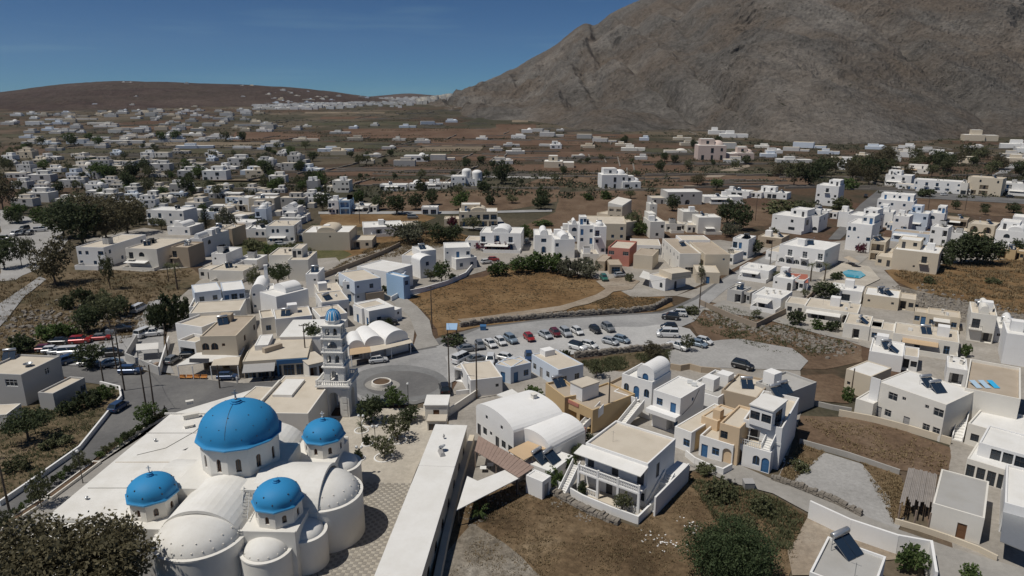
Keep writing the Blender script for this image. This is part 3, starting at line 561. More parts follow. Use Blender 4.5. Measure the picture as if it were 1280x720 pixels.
def domed_drum(root, x, y, zb, zr, za, r, n, ww, wh, studs, rot=0.0):
    """polygonal drum with arched windows, blue dome with a flared rim"""
    dr = MB(); wins = []; sd = 2 * r * .93 * math.sin(math.pi / n)
    for k in range(n):
        a0, a1 = 2 * math.pi * k / n + rot, 2 * math.pi * (k + 1) / n + rot; p = Vector((r * .93 * math.cos(a0), r * .93 * math.sin(a0), 0)); q = Vector((r * .93 * math.cos(a1), r * .93 * math.sin(a1), 0)); u = (q - p).normalized(); nn = Vector((-u.y, u.x, 0))
        P = lambda X, Z, d=0.0: tuple(p + u * X + nn * d + Vector((0, 0, Z)))
        panel(dr, P, sd, 0, zr - zb, [(sd / 2 - ww / 2, (zr - zb) * .22, ww, wh)], .25)
        M = Matrix.Translation(p + Vector((0, 0, (zr - zb) * .22))) @ RZ(math.atan2(u.y, u.x)) @ T(sd / 2 - ww / 2, .08, 0); wins.append(M)
    d = ob('drum', dr.mesh('drum', CHW), root, T(x, y, zb))
    for M in wins:
        fm, pm = window_mesh('awin', ww, wh, F_BROWN); o = ob('window', fm, d, M); ob('pane', pm, o)
    dm = MB(); R0 = r; prof = [(R0 * 1.0, 0.0), (R0 * 1.035, .10), (R0 * 1.035, .24), (R0 * .985, .34), (R0 * .965, .55)]
    Hh = za - zr; N = 14; base = [(R0 * .965 * math.cos(t) ** .92, .55 + (Hh - .55) * math.sin(t)) for t in [math.pi / 2 * k / N for k in range(1, N + 1)]]
    dm.lathe(prof[:3], n, rot=rot); rim = ob('dome_rim', dm.mesh('dome_rim', BLUE_L), root, T(x, y, zr))
    dm = MB(); seg = n * 4
    # the polygon of the rim melts into the round of the dome
    i0 = len(dm.v); rows = [(prof[2], 0.0), (prof[3], 0.1), (prof[4], .3)] + [(b, min(1, .5 + .5 * k / 4)) for k, b in enumerate(base)]
    for (rr, z), bl in rows:
        for j in range(seg):
            t = 2 * math.pi * j / seg; loc = (t % (2 * math.pi / n)) - math.pi / n; poly = math.cos(math.pi / n) / math.cos(loc); f_ = poly * (1 - bl) + bl * (math.cos(math.pi / n) * .45 + .55)
            dm.v.append((rr * f_ * math.cos(t + rot), rr * f_ * math.sin(t + rot), z))
    for a in range(len(rows) - 1):
        for j in range(seg): j2 = (j + 1) % seg; dm.f.append((a * seg + j, a * seg + j2, (a + 1) * seg + j2, (a + 1) * seg + j)); dm.m.append(0)
    dome = ob('dome', dm.mesh('dome', BLUE, True), root, T(x, y, zr))
    sm = MB(); sm.box(-.055, .055, -.055, .055, -.08, .08)
    me = sm.mesh('vent_stud', DARKV)
    for (rows_, cnt, off) in studs:
        k = rows_; t = math.pi / 2 * k; rr = R0 * .95 * math.cos(t) ** .92; zz = .55 + (Hh - .55) * math.sin(t)
        for j in range(cnt): a = 2 * math.pi * (j + off) / cnt; ob('vent_stud', me, dome, T(rr * .985 * math.cos(a), rr * .985 * math.sin(a), zz))
    cp = MB(); cr = r * .11; cp.lathe([(cr * 1.3, -.05), (cr * 1.3, .12), (cr, .16), (cr, .34), (0.0, .42)], 10); ob('finial', cp.mesh('finial', BLUE), root, T(x, y, za))
    return dome
def church():
    root = thing('church', 'large cream church with one big and three small blue domes and rounded apses', 'church', (-33.9, 76, 0), R(-2))
    cm = MB(); cm.box(-5.7, 5.7, -5.7, 5.7, 0, 8.35); ob('wall', cm.mesh('wall', CHW), root)          # crossing
    for sx, sy, z in ((1, -1, 6.35), (1, 1, 6.35), (-1, -1, 6.35), (-1, 1, 6.2)):                          # corner bays with a low parapet
        b = MB(); xs = sorted((sx * 3.9, sx * 10.6)); ys = sorted((sy * 3.9, sy * 11.0)); b.box(xs[0], xs[1], ys[0], ys[1], 0, z)
        b.box(xs[0], xs[1], ys[0] + (0 if sy < 0 else 6.8), ys[0] + .3 if sy < 0 else ys[1], z - .02, z + .22); ob('corner_bay', b.mesh('corner_bay', CHW), root)
    def arm(name, ang, ly, half, l0, l1, spring, crown, recess):
        """barrel vault arm; local x across, y outwards"""
        m = MB(); n = 20; M = RZ(ang) @ T(ly, 0, 0)
        pr = lambda hw, cr: [(-hw * math.cos(math.pi * k / n), spring + (cr - spring) * math.sin(math.pi * k / n)) for k in range(n + 1)]
        o_, i_ = pr(half, crown), pr(half - .35, crown - .35)
        for k in range(n):
            a, b = o_[k], o_[k + 1]; m.quad((a[0], l0, a[1]), (b[0], l0, b[1]), (b[0], l1, b[1]), (a[0], l1, a[1])); c, d = i_[k], i_[k + 1]
            m.quad((c[0], l1, c[1]), (d[0], l1, d[1]), (d[0], l1 - recess, d[1]), (c[0], l1 - recess, c[1]))
        vm = m.mesh('vault', CHR, True); ob('vault', vm, root, M)
        g = MB()
        for k in range(n): g.quad((o_[k][0], l1, o_[k][1]), (i_[k][0], l1, i_[k][1]), (i_[k + 1][0], l1, i_[k + 1][1]), (o_[k + 1][0], l1, o_[k + 1][1]))
        g.quad(*[(x, l1 - recess, z) for x, z in i_])
        for x0, x1 in ((-half, -half + .35), (half - .35, half)): g.box(x0, x1, l0, l1, 0, spring)
        g.quad((-half + .35, l1 - recess, 0), (half - .35, l1 - recess, 0), (half - .35, l1 - recess, spring), (-half + .35, l1 - recess, spring))
        ob('gable_wall', g.mesh('gable_wall', CHW), root, M)
    def apse(cx, cy, ang, r, zr, top, studs, name='apse'):
        m = MB(); n = 26; m.lathe([(r, 0), (r, zr)], n, a0=-.12, a1=math.pi + .12); w_ = ob(name, m.mesh(name, CHW, True), root, T(cx, cy, 0) @ RZ(ang))
        m = MB(); m.lathe([(r, zr), (r + .06, zr + .02), (r + .06, zr + .22), (r - .32, zr + .26), (r - .34, zr + .05)], n, a0=-.12, a1=math.pi + .12); ob('apse_rim', m.mesh('apse_rim', CHW), w_)
        m = MB(); rr = r - .36; m.lathe([(rr * math.cos(t), zr + .02 + (top - zr) * math.sin(t)) for t in [math.pi / 2 * k / 10 for k in range(11)]], n, a0=-.35, a1=math.pi + .35); hd = ob('half_dome', m.mesh('half_dome', CHR, True), w_)
        sm = MB(); sm.box(-.06, .06, -.06, .06, -.1, .1); me = sm.mesh('vent_stud', WARM)
        for t, cnt in studs:
            for j in range(cnt): a = math.pi * (j + .5) / cnt; q = rr * math.cos(t); ob('vent_stud', me, hd, T(q * math.cos(a), q * math.sin(a), zr + (top - zr) * math.sin(t)))
    arm('front', math.pi, 0, 4.75, 3.5, 10.9, 5.0, 8.95, .9); arm('right', -math.pi / 2, 1.7, 4.75, 3.5, 11.6, 5.0, 8.95, .8); arm('back', 0, 0, 4.75, 3.5, 11.2, 5.0, 8.6, .3)
    arm('left', math.pi / 2, 0, 4.75, 3.5, 9.5, 4.6, 7.9, .3)
    apse(0, -10.6, math.pi, 4.9, 5.75, 8.45, ((.25, 13), (.55, 9))); apse(11.2, -1.9, -math.pi / 2, 4.45, 5.75, 8.3, ((.25, 12), (.6, 8)))
    apse(7.3, -11.0, math.pi, 2.75, 4.3, 5.9, ((.3, 7),)); apse(10.4, 7.4, -math.pi / 2, 2.7, 4.3, 5.7, ()); apse(10.4, -7.6, -math.pi / 2, 2.5, 4.3, 5.6, ())
    domed_drum(root, 0, 1.0, 8.35, 12.1, 16.25, 4.98, 12, .6, 1.7, ((.12, 16, .2), (.34, 13, .5), (.58, 8, .1)), R(4))
    for x, y in ((7.7, -7.7), (8.3, 7.6), (-7.2, -6.9)): domed_drum(root, x, y, 6.37, 8.35, 10.7, 2.82, 8, .5, .95, ((.15, 8, .2), (.4, 5, .5)), R(12))
    sm = MB(); sm.tube([(0.9 * 4.76 * math.cos(t) ** .92 * .13 - .2, 1.0 - 4.72 * math.cos(t) ** .92, 12.65 + 3.62 * math.sin(t)) for t in [math.pi / 2 * k / 12 for k in range(12)]], .03, 4); ob('dome_cable', sm.mesh('dome_cable', STEEL), root)
    cross(root, 0, 1.0, 16.6, 1.35, METAL)
    for x, y in ((8.3, 7.6), (-7.2, -6.9)): cross(root, x, y, 11.1, .9, F_WHITE)
    # ladder on the front vault
    ld = MB(); a, b = Vector((4.3, -9.2, 6.9)), Vector((3.1, -5.2, 8.4)); sd = Vector((.3, .1, -.1))
    for s_ in (-1, 1): ld.tube([a + sd * s_, b + sd * s_], .045, 4)
    for k in range(9): q = a.lerp(b, (k + .5) / 9); ld.tube([q - sd, q + sd], .035, 4)
    ob('ladder', ld.mesh('ladder', METAL), root)
    ld = MB()
    for x in (4.0, 4.6): ld.tube([(x, -11.12, 3.8), (x, -11.12, 7.2)], .035, 4)
    for k in range(10): ld.tube([(4.0, -11.12, 4 + k * .33), (4.6, -11.12, 4 + k * .33)], .025, 4)
    ob('ladder', ld.mesh('ladder', METAL), root)
    return root
church()
# church hall: the flat white roofs west of the church
def hall():
    h = House('church_hall', 'long white flat-roofed church hall along the road planters', 'hall'); o = Vector((-50, 78, 0)); f = Fr(o, 0, 1, 1); h.root(f)
    def pr(name, pts, z0, z1, mat, mt=None): m = MB(); m.prism([(x - o.x, y - o.y) for x, y in pts], z0, z1, 0, 1 if mt else None); return ob(name, m.mesh(name, [mat, mt] if mt else mat), h.e)
    A = [(-54.2, 99), (-44.9, 108.3), (-40.6, 108.6), (-40.4, 97), (-43.6, 92.5), (-46.9, 87.4), (-44.3, 87.4), (-44.3, 71), (-55.6, 71)]
    pr('wall', A, 0, 4.0, CHW, CHR); pr('wall', [(-55.62, 70.9), (-44.0, 70.9), (-44.0, 48), (-57, 48)], 0, 3.45, CHW, CHR)
    pr('low_wall', [(-56.4, 99.2), (-56.0, 99.2), (-58.3, 48), (-58.7, 48)], 0, 1.0, WARM)
    for k, (x, y, a, b, z) in enumerate(((-50.2, 97.6, 2.2, .7, .7), (-49.2, 94.6, 1.2, .9, .35), (-46.2, 76.0, 1.0, .8, .45), (-52.8, 107 - 4.2, 1.0, .5, .5))):
        m = MB(); m.box(-a / 2, a / 2, -b / 2, b / 2, 0, z, tap=.03); m.box(-a / 2 - .1, a / 2 + .1, -b / 2 - .1, b / 2 + .1, z, z + .08); ob('roof_vent', m.mesh('roof_vent', WARM), h.e, T(x - o.x, y - o.y, 4.0) @ RZ(.5))
    m = MB(); m.tube([(-52.6 - o.x, 86 - o.y, 4.03), (-49.5 - o.x, 88 - o.y, 4.03), (-47.6 - o.x, 93 - o.y, 4.03), (-47.4 - o.x, 96.5 - o.y, 4.03)], .035, 4); ob('roof_cable', m.mesh('roof_cable', STEEL), h.e)
    for k, y in enumerate((92.5, 84.0, 77.5, 64.0, 58.0)): z = 4.0 if y > 71 else 3.45; m = MB(); m.box(-54.6 + k * .1 - o.x, (-47.2 if y > 86 else -44.4) - o.x, y - o.y, y + .14 - o.y, z - .02, z + .05); ob('roof_seam', m.mesh('roof_seam', RCREAM if k % 2 else RGREY), h.e)
    for k, (x, y) in enumerate(((-48, 81), (-52, 90), (-50.5, 66), (-46.5, 62.5), (-53, 75))): z = 4.0 if y > 71 else 3.45; m = MB(); m.lathe([(.16, 0), (.16, .35), (.24, .36), (.0, .5)], 10); ob('vent_pipe', m.mesh('vent_pipe', METAL), h.e, T(x - o.x, y - o.y, z))
    m = MB(); m.box(-55.0 - o.x, -44.5 - o.x, 98.8 - o.y, 99.05 - o.y, 3.98, 4.25); ob('parapet', m.mesh('parapet', CHW), h.e)
hall()
hb = House('parish_building', 'two-storey cream parish building with stained flat roof between church and bell tower', 'building')
f = fr_roof((313, 516), (385, 517), (402, 470), 5.5); hb.box(f, 5.5, 'm', 'c', '--s', '-a-a-', '', par=.12, fc='n'); m = MB(); m.box(1.2, 4.4, 6, 12.5, 5.38, 5.85); hb.add('roof_hatch', m.mesh('roof_hatch', RWHITE), f)
m = MB(); m.box(.1, .4, .2, 12, 5.38, 5.9); hb.add('parapet', m.mesh('parapet', WARM), f); m = MB(); m.box(6.6, 8.2, 12.6, 14.2, 5.38, 5.7); hb.add('roof_vent', m.mesh('roof_vent', TAN), f)
hb2 = House('parish_annex', 'low tan flat roof joined to the parish building behind the big dome', 'building'); f = fr_roof((292, 505), (342, 508), (345, 484), 4.2); hb2.box(f, 4.2, 'm', 'c', par=.1)
# ------------------------------------------------------------------ bell tower
def tower():
    p = G(439, 523); W = 5.1; cx, cy = p.x - W / 2, p.y + W / 2
    root = thing('bell_tower', 'tall white bell tower with arched tiers and blue ribbed dome', 'bell tower', (cx, cy, 0), R(-3)); TW = plaster('tower_plaster', (.77, .755, .72), dirt=.3)
    def tier(name, hf, z0, z1, op, th=.55):
        m = MB()
        for k in range(4):
            a = math.pi / 2 * k; u = Vector((math.cos(a), math.sin(a), 0)); nn = Vector((-u.y, u.x, 0)); p0 = -u * hf - nn * hf
            P = lambda X, Z, d=0.0: tuple(p0 + u * X + nn * d + Vector((0, 0, Z)))
            panel(m, P, 2 * hf, z0, z1, [(hf + o[0] - o[2] / 2, o[1], o[2], o[3]) for o in op], th, th)
        m.quad((-hf, -hf, z1), (hf, -hf, z1), (hf, hf, z1), (-hf, hf, z1)); return ob(name, m.mesh(name, TW), root)
    def cornice(z, hf, h=.28, e=.28):
        m = MB(); m.box(-hf - e * .5, hf + e * .5, -hf - e * .5, hf + e * .5, z, z + h * .5); m.box(-hf - e, hf + e, -hf - e, hf + e, z + h * .5, z + h); ob('cornice', m.mesh('cornice', TW), root)
    def balustrade(z, hf, h, n, top=.14):
        m = MB()
        for k in range(4):
            a = math.pi / 2 * k; c, s_ = math.cos(a), math.sin(a); q = lambda x, y: (x * c - y * s_, x * s_ + y * c)
            def bx(x0, x1, y0, y1, z0, z1): m.prism([q(x0, y0), q(x1, y0), q(x1, y1), q(x0, y1)], z0, z1)
            bx(-hf, hf, -hf, -hf + .2, z + h - top, z + h); bx(-hf, hf, -hf + .02, -hf + .18, z, z + .1)
            for j in range(n): x = -hf + .12 + (2 * hf - .24) * j / (n - 1); bx(x - .06, x + .06, -hf + .04, -hf + .16, z + .1, z + h - top)
            bx(-hf - .03, -hf + .25, -hf - .03, -hf + .25, z, z + h + .15)
        ob('balustrade', m.mesh('balustrade', TW), root)
    tier('gate_block', 2.5, 0, 5.6, [(0, .02, 1.9, 4.7)], .8)
    for sx in (-1, 1):
        m = MB()
        for k in range(4): m.box(sx * 1.75 - .42, sx * 1.75 + .42, -2.58, -2.49, .4 + k * 1.25, 1.4 + k * 1.25)
        ob('relief_panel', m.mesh('relief_panel', TW), root)
    cornice(5.55, 2.5, .45, .45); balustrade(6.0, 2.8, .85, 15)
    tier('tier', 1.7, 6.0, 8.8, [(0, 6.15, 1.4, 2.1)]); cornice(8.75, 1.7)
    tier('tier', 1.6, 9.0, 11.4, [(-.68, 9.6, .75, 1.45), (.68, 9.6, .75, 1.45)]); cornice(11.35, 1.6); balustrade(9.0, 1.68, .55, 9)
    tier('tier', 1.55, 11.6, 13.7, [(0, 12.2, 1.7, 1.25)]); cornice(13.65, 1.55); balustrade(11.6, 1.63, .6, 9)
    tier('tier', 1.5, 13.9, 16.0, [(-.64, 14.4, .7, 1.3), (.64, 14.4, .7, 1.3)]); cornice(15.95, 1.5); balustrade(13.9, 1.58, .55, 9)
    for z, x in ((9.6, -.68), (9.6, .68), (14.4, 0)):
        m = MB(); m.lathe([(.38, 0), (.34, .12), (.22, .4), (.16, .55), (0, .6)], 10); ob('bell', m.mesh('bell', simple('bronze', (.16, .11, .06), .45, .6)), root, T(x, 0, z + .3))
    m = MB(); m.lathe([(1.3, 16.2), (1.3, 16.75), (1.42, 16.78), (1.42, 16.9), (1.15, 16.92)], 8, rot=R(22)); ob('lantern', m.mesh('lantern', TW), root)
    d = MB(); n = 16; prof = [(1.27 * math.cos(t), 16.9 + 1.7 * math.sin(t)) for t in [math.pi / 2 * k / 8 for k in range(9)]]; d.lathe(prof, n); d.m = [(i % n) % 2 for i in range(len(d.f))]; ob('dome', d.mesh('dome', [BLUE, TW], True), root)
    for k in range(8):
        a = 2 * math.pi * (k + .5) / 8 + R(11); m = MB(); m.tube([(r * math.cos(a), r * math.sin(a), z + .02) for r, z in prof], .07, 5); ob('dome_rib', m.mesh('dome_rib', BLUE), root)
    cross(root, 0, 0, 18.55, .95, METAL)
tower()
# ------------------------------------------------------------------ plaza
pl = patch('plaza', PAVE, [(408, 530), (452, 512), (520, 512), (562, 505), (545, 535), (520, 590), (470, 720), (455, 790), (395, 790), (400, 700), (380, 600)], curb=.02)
def tiles():
    m = MB(); a = R(-3); c, s_ = math.cos(a), math.sin(a); o = Vector((-14.2, 60.8)); n = 0; pitch = .5; L1 = G(545, 532); L0 = G(470, 720)
    for j in range(-14, 62):
        for i in range(-42, 16):
            x, y = i * pitch, j * pitch; X = o.x + x * c - y * s_; Y = o.y + x * s_ + y * c
            t = (Y - L0.y) / (L1.y - L0.y); xr = L0.x + (L1.x - L0.x) * t
            if X > xr - .2 or X < -31 or Y < 52 or Y > 84.8: continue
            h = .0435 if 0 else random.uniform(.012, .02); g = .03; m.box(x + g, x + pitch - g, y + g, y + pitch - g, 0, h, m=(i + j) % 2 if random.random() > .04 else 2)
    d = plaster('grey_paving_tile', (.285, .262, .23), dirt=.4); e = plaster('cream_paving_tile', (.43, .395, .335), dirt=.4); k = plaster('worn_paving_tile', (.34, .31, .265), dirt=.4)
    ob('paving_tiles', m.mesh('paving_tiles', [d, e, k]), pl, T(o.x, o.y, .02 + pl.data.vertices[0].co.z + .02) @ RZ(a), kind='stuff')
tiles()
ar = House('arcade', 'long low arcade with a plain white roof along the checkered plaza', 'arcade')
f = fr_roof((470, 722), (545, 532), (582, 534), 4.0)
f = Fr(G(545, 532, 4.0) * Vector((1, 1, 0)) if False else Vector((G(545, 532, 4).x, G(545, 532, 4).y, 0)), math.atan2((G(470, 720, 4) - G(545, 532, 4)).y, (G(470, 720, 4) - G(545, 532, 4)).x), 45, 4.7)
ar.box(f, 4.0, 'c', 'w', '', '', '', 'L-L-L-L-L-L-L-L-L-L-', par=-.12, fc='n')
m = MB(); m.box(12, 12.25, -.1, 4.8, 4.18, 4.24); ar.add('roof_seam', m.mesh('roof_seam', RWHITE), f)
m = MB(); m.tube([(0, 0, 0), (0, 0, .9)], .04, 5); m.lathe([(0, .62), (.3, .66), (.5, .78), (.52, .8), (.3, .7), (0, .66)], 12); ar.add('satellite_dish', m.mesh('satellite_dish', METAL), f, T(8.0, 2.6, 4.18) @ Matrix.Rotation(.3, 4, 'X')); m = MB(); m.box(-.9, .9, -.35, .35, .0, .5, tap=.15); ar.add('roof_vent', m.mesh('roof_vent', F_GREY), f, T(8.8, 2.4, 4.18) @ RZ(.4))
m = MB(); m.tube([(0, 0, 0), (0, 0, .8)], .06, 5); m.box(-.18, .18, -.12, .12, .3, .55); ar.add('roof_vent', m.mesh('roof_vent', F_GREY), f, T(4.4, 2.0, 4.18))
# ------------------------------------------------------------------ garden walls and other small builders
def wall_line(label, pix, h=1.0, t=.25, mat=WHITE, name='garden_wall', cat='wall', group=None, zs=None, cap=None):
    pts = [G(x, y) for x, y in pix]; o = pts[0]; e = thing(name, label, cat, o, group=group)
    for k in range(len(pts) - 1):
        a, b = pts[k] - o, pts[k + 1] - o; d = (b - a).normalized(); n = Vector((-d.y, d.x, 0)) * t / 2; ex = d * (t / 2 - .004 if k < len(pts) - 2 else 0)
        m = MB(); m.prism([tuple((a - n)[:2]), tuple((b + ex - n)[:2]), tuple((b + ex + n)[:2]), tuple((a + n)[:2])], 0, h + .004 * (k % 2)); ob('wall_section', m.mesh('wall_section', mat), e)
    return e
def stone_wall(label, pix, h=1.2, t=.6, name='stone_wall', mat=STONE):
    """dry stone wall: rough blocks heaped in courses, one uneven body"""
    pts = [G(x, y) for x, y in pix]; o = pts[0]; e = thing(name, label, 'wall', o); rr = random.Random(len(label))
    for k in range(len(pts) - 1):
        a, b = pts[k] - o, pts[k + 1] - o; Ld = (b - a).length; d = (b - a).normalized(); n = Vector((-d.y, d.x, 0)); m = MB(); x = 0
        while x < Ld:
            w_ = rr.uniform(.3, .65); z = 0
            while z < h * rr.uniform(.75, 1.1):
                hh = rr.uniform(.16, .32); q = a + d * x; i0 = len(m.v); m.box(-.02, w_, -t / 2 * rr.uniform(.8, 1.25), t / 2 * rr.uniform(.8, 1.25), z, z + hh, tap=.05)
                for i in range(i0, len(m.v)): v = m.v[i]; c = q + d * (v[0] + rr.uniform(-.05, .05)) + n * v[1]; m.v[i] = (c.x, c.y, v[2] + rr.uniform(-.04, .04))
                z += hh
            x += w_
        ob('wall_section', m.mesh('wall_section', mat), e, kind='stuff')
    return e
# ------------------------------------------------------------------ houses by the dry lot
def villa():
    h = House('villa', 'white two-storey villa with long balustraded balcony and shady porch', 'villa'); f = fr_roof((732, 553.5), (810, 580), (843.5, 548), 6.6)
    h.box(f, 6.6, 'w', 'c', 'd-d-d/--d--w', '-d--/--s-', '', par=.3, fc='d')
    b = MB(); b.box(.0, f.L, -2.0, -.004, 3.0, 3.25); h.add('balcony', b.mesh('balcony', WHITE), f)
    c = MB(); c.prism([(-.5, -2.2), (f.L + .1, -2.2), (f.L + .1, -.003), (-.5, -.003)], [5.75, 5.75, 6.1, 6.1], [5.87, 5.87, 6.22, 6.22]); h.add('canopy', c.mesh('canopy', RWHITE), f)
    for k in range(4):
        x = .15 + (f.L - .3) * k / 3; p = MB(); p.box(x - .17, x + .17, -2.0, -1.66, 0, 3.0); h.add('column', p.mesh('column', WHITE), f)
        p = MB(); p.box(x - .12, x + .12, -1.98, -1.74, 3.25, 4.35); h.add('pier', p.mesh('pier', WHITE), f)
    for lv, z in ((0, 3.25), (1, .12)):
        for k in range(3):
            x0 = .3 + (f.L - .3) * k / 3; x1 = (f.L - .3) * (k + 1) / 3; m = MB(); m.box(x0, x1, -1.95, -1.77, z + .82, z + .95); m.box(x0, x1, -1.95, -1.77, z, z + .1)
            n = int((x1 - x0) / .24)
            for j in range(n): xx = x0 + (j + .5) * (x1 - x0) / n; m.box(xx - .055, xx + .055, -1.915, -1.805, z + .1, z + .82)
            if lv == 0 or k != 1: h.add('balustrade', m.mesh('balustrade', WHITE), f)
    m = MB(); m.box(-.3, f.L + .3, -2.1, 0, -.02, .12); h.add('porch_floor', m.mesh('porch_floor', RCREAM), f)
    # side stair block
    m = MB(); m.box(f.L + 1.6, f.L + 1.85, -1.0, 9.6, 0, 2.9); m.box(f.L + .02, f.L + 1.58, 5.4, 9.6, 2.5, 2.75); m.box(f.L + .02, f.L + 1.58, 3.6, 3.8, 0, 2.4); h.add('stair_wall', m.mesh('stair_wall', WHITE), f)
    M_ = f.M; h.stairs(M_ @ Vector((f.L + .8, -.2, 0)), M_ @ Vector((f.L + .8, 5.3, 0)), 0, 2.6, 1.2)
    h.stairs(M_ @ Vector((-1.0, -4.2, 0)), M_ @ Vector((-1.0, -.6, 0)), 0, 3.1, 1.0)
    m = MB(); m.tube([(2.6, 3, 6.3), (2.6, 3, 8.0)], .02, 4); m.tube([(2.3, 3, 7.8), (2.9, 3, 7.8)], .015, 4); h.add('antenna', m.mesh('antenna', METAL), f)
    return f
VF = villa()
wall_line('white garden wall round the balcony villa', [(690, 606), (728, 628), (764, 643), (797, 655), (826, 626), (861, 590)], 1.15)
stone_wall('rough stone footing along the dry lot below the villa', [(668, 606), (700, 622), (735, 641), (770, 655)], .7, .9)
h = House('arched_house', 'white house with vaulted roof room, arched windows and outside stair', 'house')
f = fr_roof((777.6, 467), (815.5, 478), (839, 463.5), 6.9); h.box(f, 6.9, 'w', 'w', 'aDa/-A-', '-w', par=.7)
g = Fr(f.M @ Vector((f.L * .42, f.D * .12, 0)), f.a, f.L * .55, f.D * .85); h.vault(g, 1.4, 1.3, 'w', 'v', z0=6.55, front='D'); h.solar_f(f, f.L * .62, 1.2, 6.25, .3)
m = MB(); m.box(-.6, f.L * .62, -1.5, -.004, 2.9, 3.15); m.box(-.6, f.L * .62, -1.5, -1.32, 3.15, 4.0); m.box(-.6, -.42, -1.32, -.004, 3.15, 4.0); h.add('balcony', m.mesh('balcony', WHITE), f)
h.stairs(f.M @ Vector((f.L * .66, -7.2, 0)), f.M @ Vector((f.L * .75, -1.0, 0)), 0, 3.1, 1.3, 18)
h = House('block_house', 'plain white two-storey block with one blue upper door and dark porch', 'house')
f = fr_roof((817, 487), (851, 498), (880, 479), 6.5); h.box(f, 6.5, 'w', 'w', 'wd/-P', '-s-/---', par=.12); h.acunit(f, f.L * .8, f.D * .75, 6.4, .4); h.acunit(f, f.L * .6, f.D * .8, 6.4, .4)
m = MB(); m.box(-.3, f.L + .2, -1.6, -.004, 3.0, 3.7); h.add('balcony', m.mesh('balcony', WHITE), f); m = MB(); m.tube([(f.L + .03, .8, 3.4), (f.L + .03, 4, 4.2), (f.L + .03, 6, 6.1)], .04, 4); h.add('pipe', m.mesh('pipe', STEEL), f)
h = House('cottage', 'low white cottage with single blue window and ochre side wall', 'cottage')
f = fr_roof((843.5, 533), (864.5, 541), (896, 505), 3.5); h.box(f, 3.5, 'w', 'c', '-w', '', par=.1); m = MB(); m.box(f.L + .003, f.L + .06, 1.2, f.D - .3, .1, 3.2); h.add('side_cladding', m.mesh('side_cladding', OCHRE), f); h.acunit(f, 1.5, f.D * .8, 3.4, 1)
h = House('terrace_house', 'peach house with sunny roof terrace and blue front door', 'house')
f = fr_roof((875, 544), (917, 557), (938, 532), 3.4); h.box(f, 3.4, 'w', 'c', 'dwA', '', par=.5)
f2 = fr_roof((900, 528.5), (925, 535.7), (939, 510), 6.2); h.box(f2, 6.2, 'e', 'c', 'w-/--', '', par=.35, fc='d'); f3 = fr_roof((877, 520), (897, 527), (910, 508), 4.6); h.box(f3, 4.6, 'e', 'c', '-/-', par=.2)
m = MB(); m.box(-.6, .6, -.6, .6, 0, 1.6); h.add('stair_hut', m.mesh('stair_hut', PEACH), f3, T(f3.L * .75, 1.4, 4.4))
wall_line('curved white yard wall before the peach terrace house', [(857, 571), (868, 580), (885, 588), (903, 594), (914, 588)], 1.1)
def corner_house():
    h = House('corner_house', 'tall white house with blank side wall, arched blue gate and pergola terraces', 'house')
    f = fr_roof((918.5, 553), (964, 566), (985, 535), 3.4); h.box(f, 3.4, 'w', 'c', 'A-aD', '-s--', '', par=.12)
    f2 = fr_roof((925, 530), (974.5, 542), (1002.5, 498), 6.7); f2 = Fr(f2.M @ Vector((0, 1.9, 0)), f2.a, f2.L, f2.D - 1.9); h.box(f2, 6.7, 'w', 'c', 'P-/--', '-----', par=.7, fc='d')
    f3 = fr_roof((938, 506.5), (966, 515), (981, 500.5), 9.2); h.box(f3, 2.9, 'w', 'w', 'WW', 'g', par=-.15, fc='d', z0=6.3); h.solar(972, 494, 6.4, .4); h.solar(981, 490, 6.4, .4)
    m = MB()
    for k in range(4): x = 1.0 + k * 1.5; m.tube([(x, -.25, 3.4), (x, .6, 5.6)], .04, 4)
    m.tube([(.9, -.25, 4.4), (5.6, -.25, 4.4)], .04, 4); h.add('pergola', m.mesh('pergola', F_WHITE), f2)
    m = MB(); m.box(.2, f.L - 1.8, .05, .12, 4.25, 4.32); m.box(.2, f.L - 1.8, .05, .12, 3.85, 3.9)
    for k in range(12): x = .2 + (f.L - 2) * k / 11; m.box(x - .03, x + .03, .05, .12, 3.4, 4.25)
    h.add('railing', m.mesh('railing', F_WHITE), f); h.stairs(f.M @ Vector((f.L - .9, .3, 0)), f.M @ Vector((f.L - .5, 3.8, 0)), 3.3, 6.2, 1.1, 12)
    m = MB()
    for k in range(3): m.box(.8 + k * 1.7, 1.5 + k * 1.7, .9, 1.6, 6.7, 6.76); m.box(1.1 + k * 1.7, 1.2 + k * 1.7, 1.2, 1.3, 6.0, 6.7)
    h.add('terrace_table', m.mesh('terrace_table', WOOD), f2)
corner_house()
for lab, A, B, C, z, wl, rf, fr_ in (('grey flat-roofed house sunk behind the white block house', (856, 484), (898, 497), (930, 472), 3.6, 'w', 'g', '----'), ('brown-walled flat house with solar heater behind the terrace house', (902, 487), (946, 497.5), (957, 474), 4.3, 't', 'c', '-----'), ('wide pale grey roof house with dark side wall by the gravel lot', (945, 477), (984, 492), (1000, 470), 4.7, 'g', 'g', '--')):
    h = House('flat_house', lab); f = fr_roof(A, B, C, z); h.box(f, z, wl, rf, fr_, '-', par=.4)
    if 'solar' in lab: h.solar_f(f, f.L * .5, f.D * .5, z - .4, .5)
    else: h.clutter(f, z, int(A[0]), 2)
wall_line('scalloped low wall along the back of the arched house yard', [(838, 462), (850, 464), (862, 462), (876, 466), (900, 468)], 1.3, .3, TAN)
